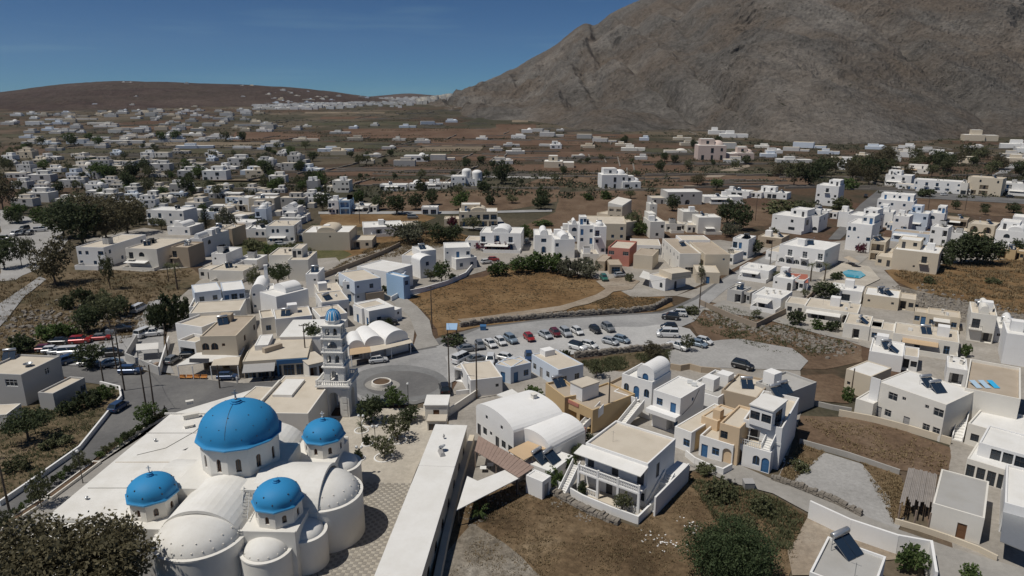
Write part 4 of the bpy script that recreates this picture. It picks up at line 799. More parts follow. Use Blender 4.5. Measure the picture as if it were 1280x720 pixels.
# vaulted restaurant and pergolas
def vaults():
    h = House('vaulted_restaurant', 'white restaurant under two broad barrel vaults with small square windows', 'restaurant')
    f = fr_roof((595, 509), (642, 541), (690, 512), 4.6); h.vault(f, 4.6, 1.7, 'w', 'v', front='-s-s-/dwsdww', fc='d')
    f2 = fr_roof((646, 543), (688, 563), (731, 540), 3.2); h.vault(f2, 3.2, 1.9, 'w', 'v', front='-P--s', fc='d'); h.chimney(f, f.L * .5, f.D * .8, 6.2, .6, .8)
    h.slab('terrace_roof', [(621, 493), (640, 486), (664, 502), (652, 506)], 3.4, .25, RWHITE)
    f3 = fr_roof((600, 502), (618, 514), (640, 496), 4.1)
    h2 = House('pergola', 'brown board pergola roof beside the vaulted restaurant', 'pergola'); p = [(598, 544.5), (668, 584), (648.5, 597), (593.4, 563.5)]; c = [G(x, y, 3.0) for x, y in p]; f = Fr(Vector((c[3].x, c[3].y, 0)), 0, 1, 1); h2.root(f); o = c[3]
    n = 16
    for k in range(n):
        a0 = c[3].lerp(c[2], k / n); a1 = c[3].lerp(c[2], (k + .94) / n); b0 = c[0].lerp(c[1], k / n); b1 = c[0].lerp(c[1], (k + .94) / n); m = MB(); m.prism([(q.x - o.x, q.y - o.y) for q in (a0, a1, b1, b0)], 2.94, 3.0 + .01 * (k % 3)); ob('board', m.mesh('board', PERG), h2.e)
    h2.posts([(598, 548), (594, 562), (647, 594), (664, 584), (620, 578)], 2.95, .1, WOOD)
    h3 = House('pergola', 'tan board canopy against the restaurant vault', 'pergola'); h3.slab('canopy', [(660, 551), (683, 560), (655, 575), (635, 563)], 3.2, .1, CANTAN); h3.posts([(655, 573), (681, 560), (637, 563)], 3.1, .08, WOOD)
    h4 = House('canopy', 'wedge-shaped white sheet canopy over the restaurant tables', 'canopy'); h4.slab('sheet', [(584, 595), (597, 601), (632, 587), (650, 597), (571, 637.5)], 2.8, .1, RWHITE); h4.posts([(584, 597), (573, 634), (646, 597), (610, 616)], 2.75, .08, STEEL)
    h5 = House('shed', 'small white shed with two solar panels beside the vaults', 'shed'); f = fr_roof((657.5, 594), (678, 602.5), (687, 594), 2.8); h5.box(f, 2.8, 'w', 'w', '--', 'd', par=.1, fc='g')
    f = fr_roof((655, 577), (690, 590), (706, 566), 2.2); h5.box(f, 2.2, 'w', 'w', '---', par=.08); h5.solar(676, 576, 2.15, .9); h5.solar(690, 576, 2.15, .9)
PERG = simple('brown_boards', (.30, .215, .175), .85, 0, .2, 1.2)
vaults()
for k in range(4):
    p = G(604 + k * 9, 590 - k * 4); e = thing('restaurant_table', 'small white table under the brown pergola', 'table', p, group='tables under the pergola'); m = MB(); m.box(-.45, .45, -.45, .45, .70, .74); ob('table_top', m.mesh('table_top', F_WHITE), e); m = MB(); m.tube([(0, 0, 0), (0, 0, .7)], .05, 6); m.box(-.25, .25, -.25, .25, 0, .04); ob('leg', m.mesh('leg', STEEL), e)
h = House('ochre_house', 'ochre house with tan terraces, red trim and blue shutters', 'house')
f = fr_roof((707, 497), (741, 513), (777, 485), 4.2); h.box(f, 4.2, 'o', 't', 'pP', '--s', '', par=.3); m = MB(); m.box(-.06, f.L * .5, -.1, -.004, 3.55, 4.15); m.box(f.L * .55, f.L, -1.6, -1.45, 0, 1.6); h.add('red_trim', m.mesh('red_trim', PINK), f)
f2 = fr_roof((713, 478), (728, 485), (740, 474), 6.4); h.box(f2, 2.4, 'w', 'c', '--', '', par=-.1, z0=3.95); f3 = fr_roof((682, 478.5), (706, 497), (722, 486), 4.6); h.box(f3, 4.6, 'o', 't', '-w--', '', par=.4, fc='n'); h.solar(699, 482, 4.2, .5)
h.stairs(f.M @ Vector((f.L * .75, -1.4, 0)), f.M @ Vector((f.L * .95, 2.4, 0)), .3, 3.9, 1.0, 10)
h = House('ochre_annex', 'long tan annex with low parapet bays behind the ochre house', 'house'); f = fr_roof((742, 487), (779, 500), (800, 478), 3.6); h.box(f, 3.6, 't', 't', '-s-', '', par=.5); m = MB(); m.box(f.L * .45, f.L * .5, .2, f.D - .2, 3.1, 3.5); h.add('roof_divider', m.mesh('roof_divider', CREAM), f)
h = House('blue_tint_house', 'pale blue house with stained tan roof facing the car park', 'house'); f = fr_roof((664.6, 443), (698, 462.5), (729, 455), 3.7); h.box(f, 3.7, 'b', 'c', 'wdww', 'ww', par=.15, fc='g'); m = MB(); m.box(.3, 2.2, f.D * .3, f.D * .7, 3.55, 4.7); h.add('stair_hut', m.mesh('stair_hut', WHITE), f)
h = House('courtyard_house', 'white courtyard house with two blue doors and tan roofs', 'house'); f = fr_roof((638.5, 459), (664, 453), (656, 444), 3.4); h.box(f, 3.4, 'b', 'c', 'dw', '', par=.12); f2 = fr_roof((619, 455), (638.3, 459.5), (648, 449), 3.4); h.box(f2, 3.4, 'b', 'c', 'd', '', par=.12)
h = House('tan_roof_house', 'house with broad tan roof beside the roundabout entrance', 'house'); f = fr_roof((588, 475.5), (628, 471), (606, 451), 3.4); h.box(f, 3.4, 'w', 'c', '--s', '', 'w-d', par=.1, fc='d'); f2 = fr_roof((567, 459), (580, 462), (582, 452), 2.8); h.box(f2, 2.8, 'w', 'c', 'p', par=.1)
wall_line('low white terrace wall with planters by the tan roof house', [(570, 494), (589, 492), (584, 470)], .9)
wall_line('white wall beside the kiosk at the plaza corner', [(530, 515), (548, 523), (562, 520), (600, 494)], 1.5, .25, WARM)
h = House('kiosk', 'small white kiosk with dark door at the plaza corner', 'kiosk'); f = fr_roof((531, 507), (559, 507), (559, 495), 2.9); h.box(f, 2.9, 'm', 'w', '-d-', '', par=-.15, fc='n')
h = House('utility_hut', 'low cream utility hut with two brown shutters below the kiosk', 'hut'); f = fr_roof((534, 527), (557, 527), (557, 519.5), 1.9); h.box(f, 1.9, 'm', 'c', 'ww', par=-.1, fc='n')
# houses on the south-east side
h = House('modern_house', 'cream modern two-storey house with strip windows and turquoise shutters', 'house')
f = fr_roof((1098, 477), (1183, 506), (1195, 481), 6.4); h.box(f, 6.4, 'm', 'w', '-Ws-sW/dw-d-ww', '-', par=.12, fc='g'); h.solar(1160, 482, 6.3, .2); h.solar(1172, 489, 6.3, .2)
f2 = fr_roof((1058, 461), (1089, 471), (1105, 457), 4.4); h.box(f2, 4.4, 'c', 'w', 's--', par=.1, fc='d'); m = MB(); m.box(-1.2, .4, -.15, -.004, 0, 6.9); h.add('pier', m.mesh('pier', WHITE), f)
f3 = fr_roof((1070, 498), (1092, 505), (1096, 488), 3.0); h.box(f3, 3.0, 'm', 'w', '-', par=.2)
wall_line('low tan wall at the foot of the cream modern house', [(1048, 520), (1090, 528), (1135, 540), (1188, 556)], 1.2, .25, CREAM)
h = House('blue_pool_house', 'tall white house with roof terrace and bright blue solar sheets', 'house')
f = fr_roof((1206, 485), (1276, 499), (1272, 459), 6.8); h.box(f, 6.8, 'm', 't', '----/----', '', par=.5)
for k, c in enumerate((LBLUE, LBLUE, BLUEW)):
    p = G(1223 + 11 * k, 480, 6.6); m = MB(); m.prism([(-1, -1.2), (-.1, -1.2), (-.1, .9), (-1, .9)], [0, 0, .5, .5], [.08, .08, .58, .58]); o = ob('collector_panel', m.mesh('collector_panel', simple('blue_sheet', (.05, .42, .72), .4) if k == 2 else simple('pale_blue_sheet', (.42, .56, .68), .4)), h.e); o.location = (p.x - h.e.location.x, p.y - h.e.location.y, 6.35)
h.stairs(G(1196, 552), G(1204, 525), 0, 3.6, 1.2, 14)
f2 = fr_roof((1210, 529), (1280, 549), (1284, 520), 3.6); h.box(f2, 3.6, 'm', 'w', 'w-P', '', par=.3, fc='d')
h = House('garage_house', 'white house with dark glazed veranda under a flat cream roof', 'house'); f = fr_roof((1209, 573), (1262, 589), (1270, 567), 3.1); h.box(f, 3.1, 'm', 'w', 'gggg', '', par=.1, fc='d'); f2 = fr_roof((1224, 553), (1285, 570), (1288, 545), 5.0); h.box(f2, 5.0, 'w', 'w', '-ggg/----', '', par=.2, fc='d')
h = House('edge_house', 'white house with corrugated grey awning beside the lane end', 'house'); f = fr_roof((1256, 628), (1300, 640), (1300, 590), 4.2); h.box(f, 4.2, 'w', 'w', 'gg', '', 'w--d', par=.3, fc='d'); h.slab('awning', [(1255, 630), (1290, 640), (1284, 690), (1250, 676)], 2.9, .1, METAL)
def ruin():
    h = House('old_house', 'weathered lilac-white house with grey roof and brown door', 'house'); f = fr_roof((1166, 629), (1231, 648), (1237, 602), 3.7); h.box(f, 3.7, 'm', 'g', '--d-', '', par=.08, fc='n')
    h2 = House('plank_shelter', 'sagging grey plank shelter against the old lilac-white house', 'shelter'); c = [G(1136, 583, 2.6), G(1172, 592, 2.6), G(1166, 640, 2.6), G(1124, 630, 2.6)]; o = Vector((c[3].x, c[3].y, 0)); h2.root(Fr(o, 0, 1, 1)); rr = random.Random(4); n = 18
    for k in range(n):
        a0, a1 = c[3].lerp(c[2], k / n), c[3].lerp(c[2], (k + .9) / n); b0, b1 = c[0].lerp(c[1], k / n), c[0].lerp(c[1], (k + .9) / n); cut = rr.uniform(0, .25); a0 = a0.lerp(b0, cut); a1 = a1.lerp(b1, cut); z = 2.45 + rr.uniform(-.1, .1); m = MB()
        m.prism([(q.x - o.x, q.y - o.y) for q in (a0, a1, b1, b0)], z, z + .05); ob('plank', m.mesh('plank', simple('grey_planks', (.26, .235, .215), .9, 0, .3, 1)), h2.e)
    h2.posts([(1126, 630), (1136, 586), (1146, 637), (1164, 640), (1170, 594)], 2.45, .08, WOOD)
ruin()
wall_line('railing-topped low wall before the old lilac-white house', [(1118, 655), (1150, 664), (1185, 676), (1222, 690), (1246, 702)], .8, .25, CREAM)
h = House('rooftop_house', 'white house at the lane with grey roof and tilted solar heater', 'house'); f = fr_roof((1016, 699), (1112, 735), (1120, 697), 3.4); f = fr_roof((1012, 715), (1090, 745), (1117, 699), 3.4); h.box(f, 3.4, 'w', 'g', '---', '', par=.3); f2 = fr_roof((1038, 679), (1118, 708), (1124, 690), 3.9)
h.solar(1058, 690, 3.1, .5, 1.3); m = MB(); m.tube([(4, 2, 3.1), (4, 2, 5.2)], .03, 4); m.tube([(3.5, 2, 5.0), (4.5, 2, 5.0)], .02, 4); h.add('antenna', m.mesh('antenna', METAL), f)
wall_line('tall white compound wall along the concrete lane', [(1010, 648), (1060, 672), (1118, 692), (1160, 700), (1166, 740)], 2.6, .3)
stone_wall('long rough stone wall between the lane and the gravel lot', [(964, 600), (1000, 612), (1040, 628), (1074, 645)], .9, .6)
wall_line('thin grey wall between the brown lot and the gravel lot', [(999, 555), (1060, 572), (1124, 594)], .9, .25, CONC)
wall_line('grey wall below the brown plot with the shrub', [(1002, 503), (1040, 512), (1064, 516)], .9, .3, CONC)
wall_line('dark fence wall round the walled garden house', [(874, 381), (915, 400), (945, 411), (1006, 380), (1020, 366)], 1.5, .25, BROWNW)
# ------------------------------------------------------------------ west side
h = House('roadside_house', 'grey-white two-storey house with strip window above the shrubby garden', 'house')
f = fr_roof((-30, 466), (26, 468.5), (79.5, 445), 6.0); f.L = f.L; h.box(f, 6.0, 'g', 'c', '-W/--', '--w-/----', par=.35, fc='w'); h.solar(12, 448, 5.7, .4); m = MB(); m.lathe([(0, .1), (.5, .25), (.8, .5)], 12); h.add('satellite_dish', m.mesh('satellite_dish', METAL), f, T(f.L * .7, f.D * .5, 5.7))
f2 = fr_roof((47, 490.5), (66, 492), (107, 472), 3.3); h.box(f2, 3.3, 'g', 'c', '-', '----w', par=.3, fc='b')
h = House('garden_shed', 'cream flat shed with sloping lit roof beside the shrubby garden', 'shed'); f = fr_roof((-30, 520), (8, 518), (12, 505), 2.6); h.box(f, 2.6, 'm', 'c', '-', par=.05)
# garden wall and planters along the road
wall_line('long low white wall between the road and the shrubby garden', [(0, 634), (55, 596), (100, 564), (140, 514), (152, 500), (150, 488), (126, 482)], .9, .3)
for k, px in enumerate(([(0, 664), (32, 645), (56, 628)], [(60, 626), (94, 602), (122, 580)], [(128, 575), (158, 548), (182, 534)], [(158, 548), (188, 531), (209, 521)])):
    if k == 2: continue
    a, b = G(*px[0]), G(*px[-1]); d = (b - a); Ld = d.length; an = math.atan2(d.y, d.x); e = thing('road_planter', ['white road planter holding dark shrubs by the church hall gate', 'white road planter with a dry tree beside the hall', '', 'white road planter with a leafy tree beside the utility poles'][k], 'planter', a, an); m = MB()
    for bx in ((0, Ld, -.6, -.42), (0, Ld, .42, .6), (0, .2, -.42, .42), (Ld - .2, Ld, -.42, .42)): m.box(*bx, 0, .55)
    ob('trough', m.mesh('trough', WARM), e); m = MB(); m.box(.2, Ld - .2, -.42, .42, .02, .42); ob('soil', m.mesh('soil', SOIL), e)
h = House('walled_yard', 'small cluttered yard with grey walls and white sheet canopy at the junction', 'yard')
p = [(158, 452), (172, 428), (212, 430), (200, 470)]; o = G(*p[0]); h.root(Fr(o, 0, 1, 1))
for a, b in ((0, 1), (2, 3), (3, 0)):
    A, B = G(*p[a]) - o, G(*p[b]) - o; d = (B - A).normalized(); n = Vector((-d.y, d.x, 0)) * .13; m = MB(); m.prism([tuple((A - n)[:2]), tuple((B - n)[:2]), tuple((B + n)[:2]), tuple((A + n)[:2])], 0, 1.9); ob('wall', m.mesh('wall', GREYW if a != 2 else WHITE), h.e)
h.slab('canopy', [(170, 430), (198, 428), (198, 436), (170, 438)], 2.5, .1, CANVAS); h.posts([(171, 432), (197, 430), (197, 435), (171, 437)], 2.4, .06, METAL)
for k in range(7):
    rr = random.Random(k); q = G(166 + rr.random() * 36, 440 + rr.random() * 22); m = MB(); m.box(-.4, .4, -.3, .3, 0, rr.uniform(.4, 1.0), tap=.06); ob('crate', m.mesh('crate', (WOOD, METAL, F_WHITE)[k % 3]), h.e, T(q.x - o.x, q.y - o.y, 0) @ RZ(k))
# shop row north of the church
h = House('arched_shop', 'cream shop building with three arched upper windows and white awning', 'shop')
f = fr_roof((249.7, 420.5), (295, 419.5), (306.6, 394.5), 7.2); h.box(f, 7.2, 'c', 't', 'LLs-/P-P-', '-w-w/----', par=.25, fc='n'); h.solar(279, 405, 6.9, .5); m = MB(); m.box(-1.2, 1.2, -1, 1, 0, 1.6); h.add('stair_hut', m.mesh('stair_hut', TAN), f, T(f.L * .25, f.D * .8, 6.9))
h.slab('awning', [(220, 457), (264, 452), (301, 445), (306, 434), (246, 441)], 3.2, .14, CANVAS, zs=[2.9, 2.9, 2.9, 3.5, 3.5]); h.slab('awning', [(264, 457), (298, 456), (300, 446), (268, 447)], 3.0, .1, RCREAM); h.posts([(222, 457), (240, 457), (263, 457), (297, 457)], 2.9, .08, WHITE)
m = MB(); m.box(-1.9, 1.9, -.05, .05, 0, .75); q = G(250, 452, 3.0); o_ = ob('sign_board', m.mesh('sign_board', F_DARK), h.e); o_.location = (q.x - h.e.location.x, q.y - h.e.location.y - .4, 3.0); o_.rotation_euler = (-.4, 0, 0)
f2 = fr_roof((219, 404), (252, 409), (262, 388), 5.4); h.box(f2, 5.4, 'w', 'c', 'Ds', '', par=.4, fc='n'); f3 = fr_roof((222, 425), (244, 428), (252, 418), 4.0); h.box(f3, 4.0, 'w', 'c', 'P', par=.7, fc='d')
for k in range(4):
    q = G(228 + 9 * k, 474); e = thing('cafe_bench', 'orange wooden bench under the white shop awning', 'bench', q, group='benches before the arched shop'); m = MB(); m.box(-.6, .6, -.3, .3, .38, .46); m.box(-.6, .6, .24, .3, .46, .85); ob('seat', m.mesh('seat', simple('orange_wood', (.50, .23, .07))), e)
    for x in (-.52, .52): m = MB(); m.box(x - .05, x + .05, -.28, .28, 0, .38); ob('leg', m.mesh('leg', WOOD), e)
h = House('long_shop', 'long tan-roofed shop with blue front and grey awning', 'shop'); f = fr_roof((303, 452), (384, 446.5), (381, 421), 3.6); h.box(f, 3.6, 'c', 'c', 'ggggg', '--', par=.1, fc='b')
m = MB(); m.box(f.L * .52, f.L, -.25, -.004, 2.6, 3.45); m.box(f.L * .52, f.L * .55, -.25, -.004, 0, 2.6); m.box(f.L * .96, f.L, -.25, -.004, 0, 2.6); h.add('shop_fascia', m.mesh('shop_fascia', F_BLUE), f)
m = MB(); m.prism([(.2, -2.4), (f.L * .5, -2.4), (f.L * .5, -.004), (.2, -.004)], [2.1, 2.1, 2.9, 2.9], [2.2, 2.2, 3.0, 3.0]); h.add('awning', m.mesh('awning', F_GREY), f); m = MB(); m.box(-2, 2, -.5, .5, 0, 1.0); h.add('roof_vent', m.mesh('roof_vent', RTAN), f, T(f.L * .4, f.D * .45, 3.5) @ RZ(.7))
h = House('white_roof_store', 'store with plain wide white roof behind the long shop', 'store'); f = fr_roof((350, 422), (400, 421), (408, 400), 4.0); h.box(f, 4.0, 'w', 'w', '---', '', par=-.1); f = fr_roof((318, 432), (335, 431), (338, 418), 4.6); h.box(f, 4.6, 'w', 'w', '-', par=.1)
h = House('tower_side_shop', 'small shop with cream lean-to roof beside the bell tower', 'shop'); f = fr_roof((386, 457), (408, 452), (404, 438), 3.0); h.box(f, 3.0, 'm', 'c', 'pp', '', par=-.12, fc='n')
h = House('blue_upper_house', 'white and pale blue house with terrace above the arched shop', 'house'); f = fr_roof((243, 366), (276, 362), (276, 352), 6.6); h.box(f, 6.6, 'b', 'w', 'ww/--', '', par=.1); f2 = fr_roof((278, 364), (306, 361), (306, 350), 6.4); h.box(f2, 6.4, 'b', 'w', 'dgw/---', '', par=.1); f3 = fr_roof((275, 376), (312, 373), (311, 362), 4.2); h.box(f3, 4.2, 'g', 'w', '---', '', par=.7); f4 = fr_roof((236, 384), (275, 381), (276, 366), 4.4); h.box(f4, 4.4, 'w', 'c', '--', par=.5)
f5 = fr_roof((236, 392), (300, 388), (305, 374), 5.8); h.box(f5, 5.8, 'm', 'c', '----', '', par=.2)
h = House('vaulted_house', 'white house with barrel vault, round-headed door and tall chimney', 'house'); f = fr_roof((314, 363), (332, 362), (331, 351), 6.0); h.vault(f, 6.0, 1.6, 'w', 'v', front='s--/s-D'); f2 = fr_roof((333, 367), (344, 366), (344, 354), 6.0); h.box(f2, 6.0, 'w', 'w', '-', par=.6); m = MB(); m.box(-.4, .4, -.4, .4, 0, 4.5); m.box(-.5, .5, -.5, .5, 4.5, 4.7); h.add('chimney', m.mesh('chimney', WHITE), f, T(f.L * .85, f.D * .8, 6))
f3 = fr_roof((345, 371), (385, 361), (383, 351), 6.2); h.box(f3, 6.2, 'w', 'w', '----', '', par=.15); g = Fr(f3.M @ Vector((f3.L * .4, f3.D * .2, 0)), f3.a, f3.L * .5, f3.D * .7); h.vault(g, .8, 1.2, 'w', 'u', z0=6.1)
h = House('grey_flat_house', 'grey-white house with tan roof and rooftop vent behind the long shop', 'house'); f = fr_roof((344, 399), (390, 394), (388, 382), 4.2); h.box(f, 4.2, 'w', 'c', '--s-', '', par=.2); h.clutter(f, 4.2, 3, 2); f = fr_roof((326, 398), (343, 396), (342, 386), 4.0); h.box(f, 4.0, 'm', 'c', 'w', par=.4)
h = House('vault_taverna', 'taverna of three white barrel vaults with long awning by the roundabout', 'taverna')
for A, B, C, z, ri in (((436, 434), (455, 432), (451, 420), 3.0, 1.4), ((456, 431), (480, 427), (470, 413), 3.2, 1.6), ((482, 427), (510, 420), (492, 406), 3.4, 1.9)):
    f = fr_roof(A, B, C, z); h.vault(f, z, ri, 'w', 'v', front='-s-' if z > 3.1 else 'p', fc='d')
h.slab('awning', [(437, 444), (464, 440), (462, 432), (437, 436)], 2.7, .1, CANTAN); h.slab('awning', [(464, 440), (516, 428), (510, 420), (462, 432)], 2.7, .1, RCREAM); h.posts([(439, 444), (463, 440), (489, 434), (513, 428)], 2.65, .08, WHITE)
h = House('white_lane_house', 'white house with single blue square window beside the concrete lane', 'house'); f = fr_roof((461, 389), (493, 383), (478, 372), 4.0); h.box(f, 4.0, 'w', 'w', '-w--', '', '-w-d', par=.12); f2 = fr_roof((441, 381), (452, 386), (470, 375), 4.0); h.box(f2, 4.0, 'w', 'c', 'd', '', par=.12); f3 = fr_roof((493, 388), (502, 385), (497, 379), 2.8); h.box(f3, 2.8, 'w', 'w', 's', par=.1, fc='d')
for lab, A, B, C, z, wl, rf, sp in (('white house with arched recess left of the white lane house', (402, 378), (436, 374), (432, 362), 4.4, 'w', 'c', 'A-w'), ('cream flat house stepping down toward the bell tower', (400, 396), (434, 391), (431, 379), 3.6, 'w', 'c', '-w-'), ('cream-roofed row house in front of the brown upper field', (398, 366), (428, 363), (424, 352), 3.8, 'm', 'c', '--'), ('tan-topped low wall house above the concrete lane bend', (458, 367), (480, 364), (478, 358), 2.8, 't', 't', '--')):
    h = House('town_house', lab); f = fr_roof(A, B, C, z); h.box(f, z, wl, rf, sp, '-', par=.2); h.clutter(f, z, int(A[0]), 2)
# blue and white complex, white complex
h = House('blue_white_complex', 'blue-washed and white stepped houses around a small court', 'house'); f = fr_roof((443, 352), (476, 347), (470, 334), 6.4); h.box(f, 3.4, 'b', 'c', 's-w-', '', par=.15, z0=3.0); f1 = fr_roof((443, 363.5), (477, 360), (472, 345), 3.6); h.box(f1, 3.6, 'b', 'c', 's-w-', 'd', par=.1); f2 = fr_roof((428, 352), (443, 352), (445, 340), 5.6); h.box(f2, 5.6, 'w', 'w', 'w/d', '', par=.4)
f3 = fr_roof((446, 333), (485, 340), (497, 328), 6.2); h.box(f3, 6.2, 'w', 'w', 'ww-/---', '', par=.2); f4 = fr_roof((485, 343), (505, 343), (505, 330), 5.0); h.box(f4, 5.0, 'b', 'w', 'd-w/-d-', '', par=.3); f5 = fr_roof((504, 347), (512, 345), (511, 335), 6.2); h.box(f5, 6.2, 'B', 'w', 'w/-', '', par=.3)
h = House('white_complex', 'large white stepped house group with gable-arched front by the walled garden', 'house'); f = fr_roof((525, 326), (543, 323), (553, 316), 5.6); h.vault(f, 5.6, 1.3, 'w', 'v', front='-w-/---', right='www/--'); f2 = fr_roof((502, 319), (525, 320), (528, 311), 5.4); h.box(f2, 5.4, 'w', 'c', '-b/w-', '', par=.3, fc='n')
f3 = fr_roof((526, 314), (545, 312), (545, 305), 7.4); h.box(f3, 7.4, 'w', 'w', '--/--', '', par=.3); f4 = fr_roof((556, 310), (588, 309), (592, 302), 6.6); h.box(f4, 6.6, 'w', 'w', 's-d-w/----', 'v/-', par=.3); f5 = fr_roof((570, 324), (596, 321), (598, 312), 3.6); h.box(f5, 3.6, 'w', 'w', 'ww', 'p', par=.3); h.clutter(f3, 7.4, 4, 1)
wall_line('curving white garden wall above the brown field', [(489, 377), (500, 371), (530, 365), (560, 356), (582, 346), (590, 336)], 1.4, .3)
wall_line('blue garden gate wall at the lane top', [(498, 371), (504, 370)], 2.2, .35, BLUEW)
stone_wall('long dry stone wall between the brown field and the car park road', [(575, 409), (620, 403), (680, 398), (740, 394), (790, 391), (815, 388), (838, 376)], 1.3, .9)
stone_wall('stone bank wall below the car park', [(718, 447), (760, 443), (800, 439), (838, 437)], 1.3, .8)
wall_line('dark wall running along the upper brown field', [(398, 350), (440, 334), (480, 318), (500, 308)], 1.6, .3, BROWNW)
# red brick, beige and white houses east of the brown field
h = House('u_shaped_hotel', 'cream U-shaped hotel with row of windows and white courtyard arch', 'hotel')
f = fr_roof((828, 298), (850, 317), (871, 313), 6.6); h.box(f, 6.6, 'm', 't', 'wwwww/d-d-d', '-/g', par=.2, fc='g'); f2 = fr_roof((882, 318), (913, 318), (902, 296), 6.6); h.box(f2, 6.6, 'c', 't', '-s/--', '', par=.2); f3 = fr_roof((868, 316), (900, 317), (898, 302), 6.0); h.box(f3, 6.0, 'w', 'w', 'P-v/PpA', '', par=.2, fc='d'); f4 = fr_roof((852, 300), (888, 300), (886, 294), 7.2); h.box(f4, 7.2, 'w', 'c', '-L-/---', par=.2, fc='d'); h.clutter(f, 6.6, 2, 1)
h = House('gate_cottage', 'small cream gatehouse cottage with blue arched door by the road bend', 'cottage'); f = fr_roof((871, 340), (900, 341), (902, 332), 3.4); h.box(f, 3.4, 'c', 'c', '-d-', '-', par=.15)
h = House('wall_cottage', 'white cottage with two arched dark windows beside the dirt track', 'cottage'); f = fr_roof((812, 343), (832, 348), (850, 340), 3.8); h.box(f, 3.8, 'w', 'c', '-a', '-D-', par=.15, fc='d'); h.slab('awning', [(799, 346), (812, 350), (812, 341), (804, 338)], 2.6, .1, CANVAS); f = fr_roof((824, 337), (840, 343), (850, 335), 5.2); h.box(f, 1.8, 'c', 'c', '--', par=.1, z0=3.6)
h = House('pink_house', 'salmon pink two-storey house with white-rimmed roof terrace', 'house'); f = fr_roof((760, 309), (787, 311), (788, 301), 6.0); h.box(f, 6.0, 'p', 'c', 'W-W/----', '', par=.5, fc='g')
h = House('tan_garage', 'tan garage with blue door below the salmon pink house', 'garage'); f = fr_roof((762, 331), (778, 331), (787, 324), 3.0); h.box(f, 3.0, 't', 't', 'g', '-', par=.1); h = House('tan_garage', 'plain tan store hut beside the blue-doored garage', 'hut'); f = fr_roof((744, 326), (756, 327), (763, 319), 3.2); h.box(f, 3.2, 't', 't', '-', '-', par=.1)
h = House('tan_hall', 'tan box-shaped hall between pink house and U-shaped hotel', 'hall'); f = fr_roof((792, 318), (816, 320), (811, 311), 4.6); h.box(f, 4.6, 'c', 't', '---', '', par=.1); h = House('white_shop', 'white single-storey shop with dark openings behind the tan hall', 'shop'); f = fr_roof((789, 306), (826, 307), (822, 299), 3.4); h.box(f, 3.4, 'w', 'c', 'w-gpg', '', par=.1, fc='d')
h = House('taupe_house', 'large taupe house with white edged roof and blue windows', 'house'); f = fr_roof((728, 279), (783, 280), (779, 270), 6.4); h.box(f, 6.4, 'c', 'c', '-ww-w/--www', '-', par=.3); f2 = fr_roof((783, 278), (796, 276), (790, 270), 5.6); h.box(f2, 5.6, 'c', 'c', '-', '', par=.3)
h = House('unfinished_house', 'bare tan house with open gable frame on the ploughed field', 'house'); f = fr_roof((760, 258), (778, 259), (780, 251), 8.5); h.box(f, 8.5, 'c', 'c', 'vv/ww/P-', '', par=.2, fc='d'); f2 = fr_roof((746, 266), (762, 268), (766, 259), 4.0); h.box(f2, 4.0, 'c', 'c', '-p', '', par=.2, fc='d'); m = MB(); m.prism([(0, 0), (f.L, 0), (f.L, f.D), (0, f.D)], 8.5, [10.2, 9.2, 9.2, 10.2]); h.add('gable', m.mesh('gable', WARM), f)
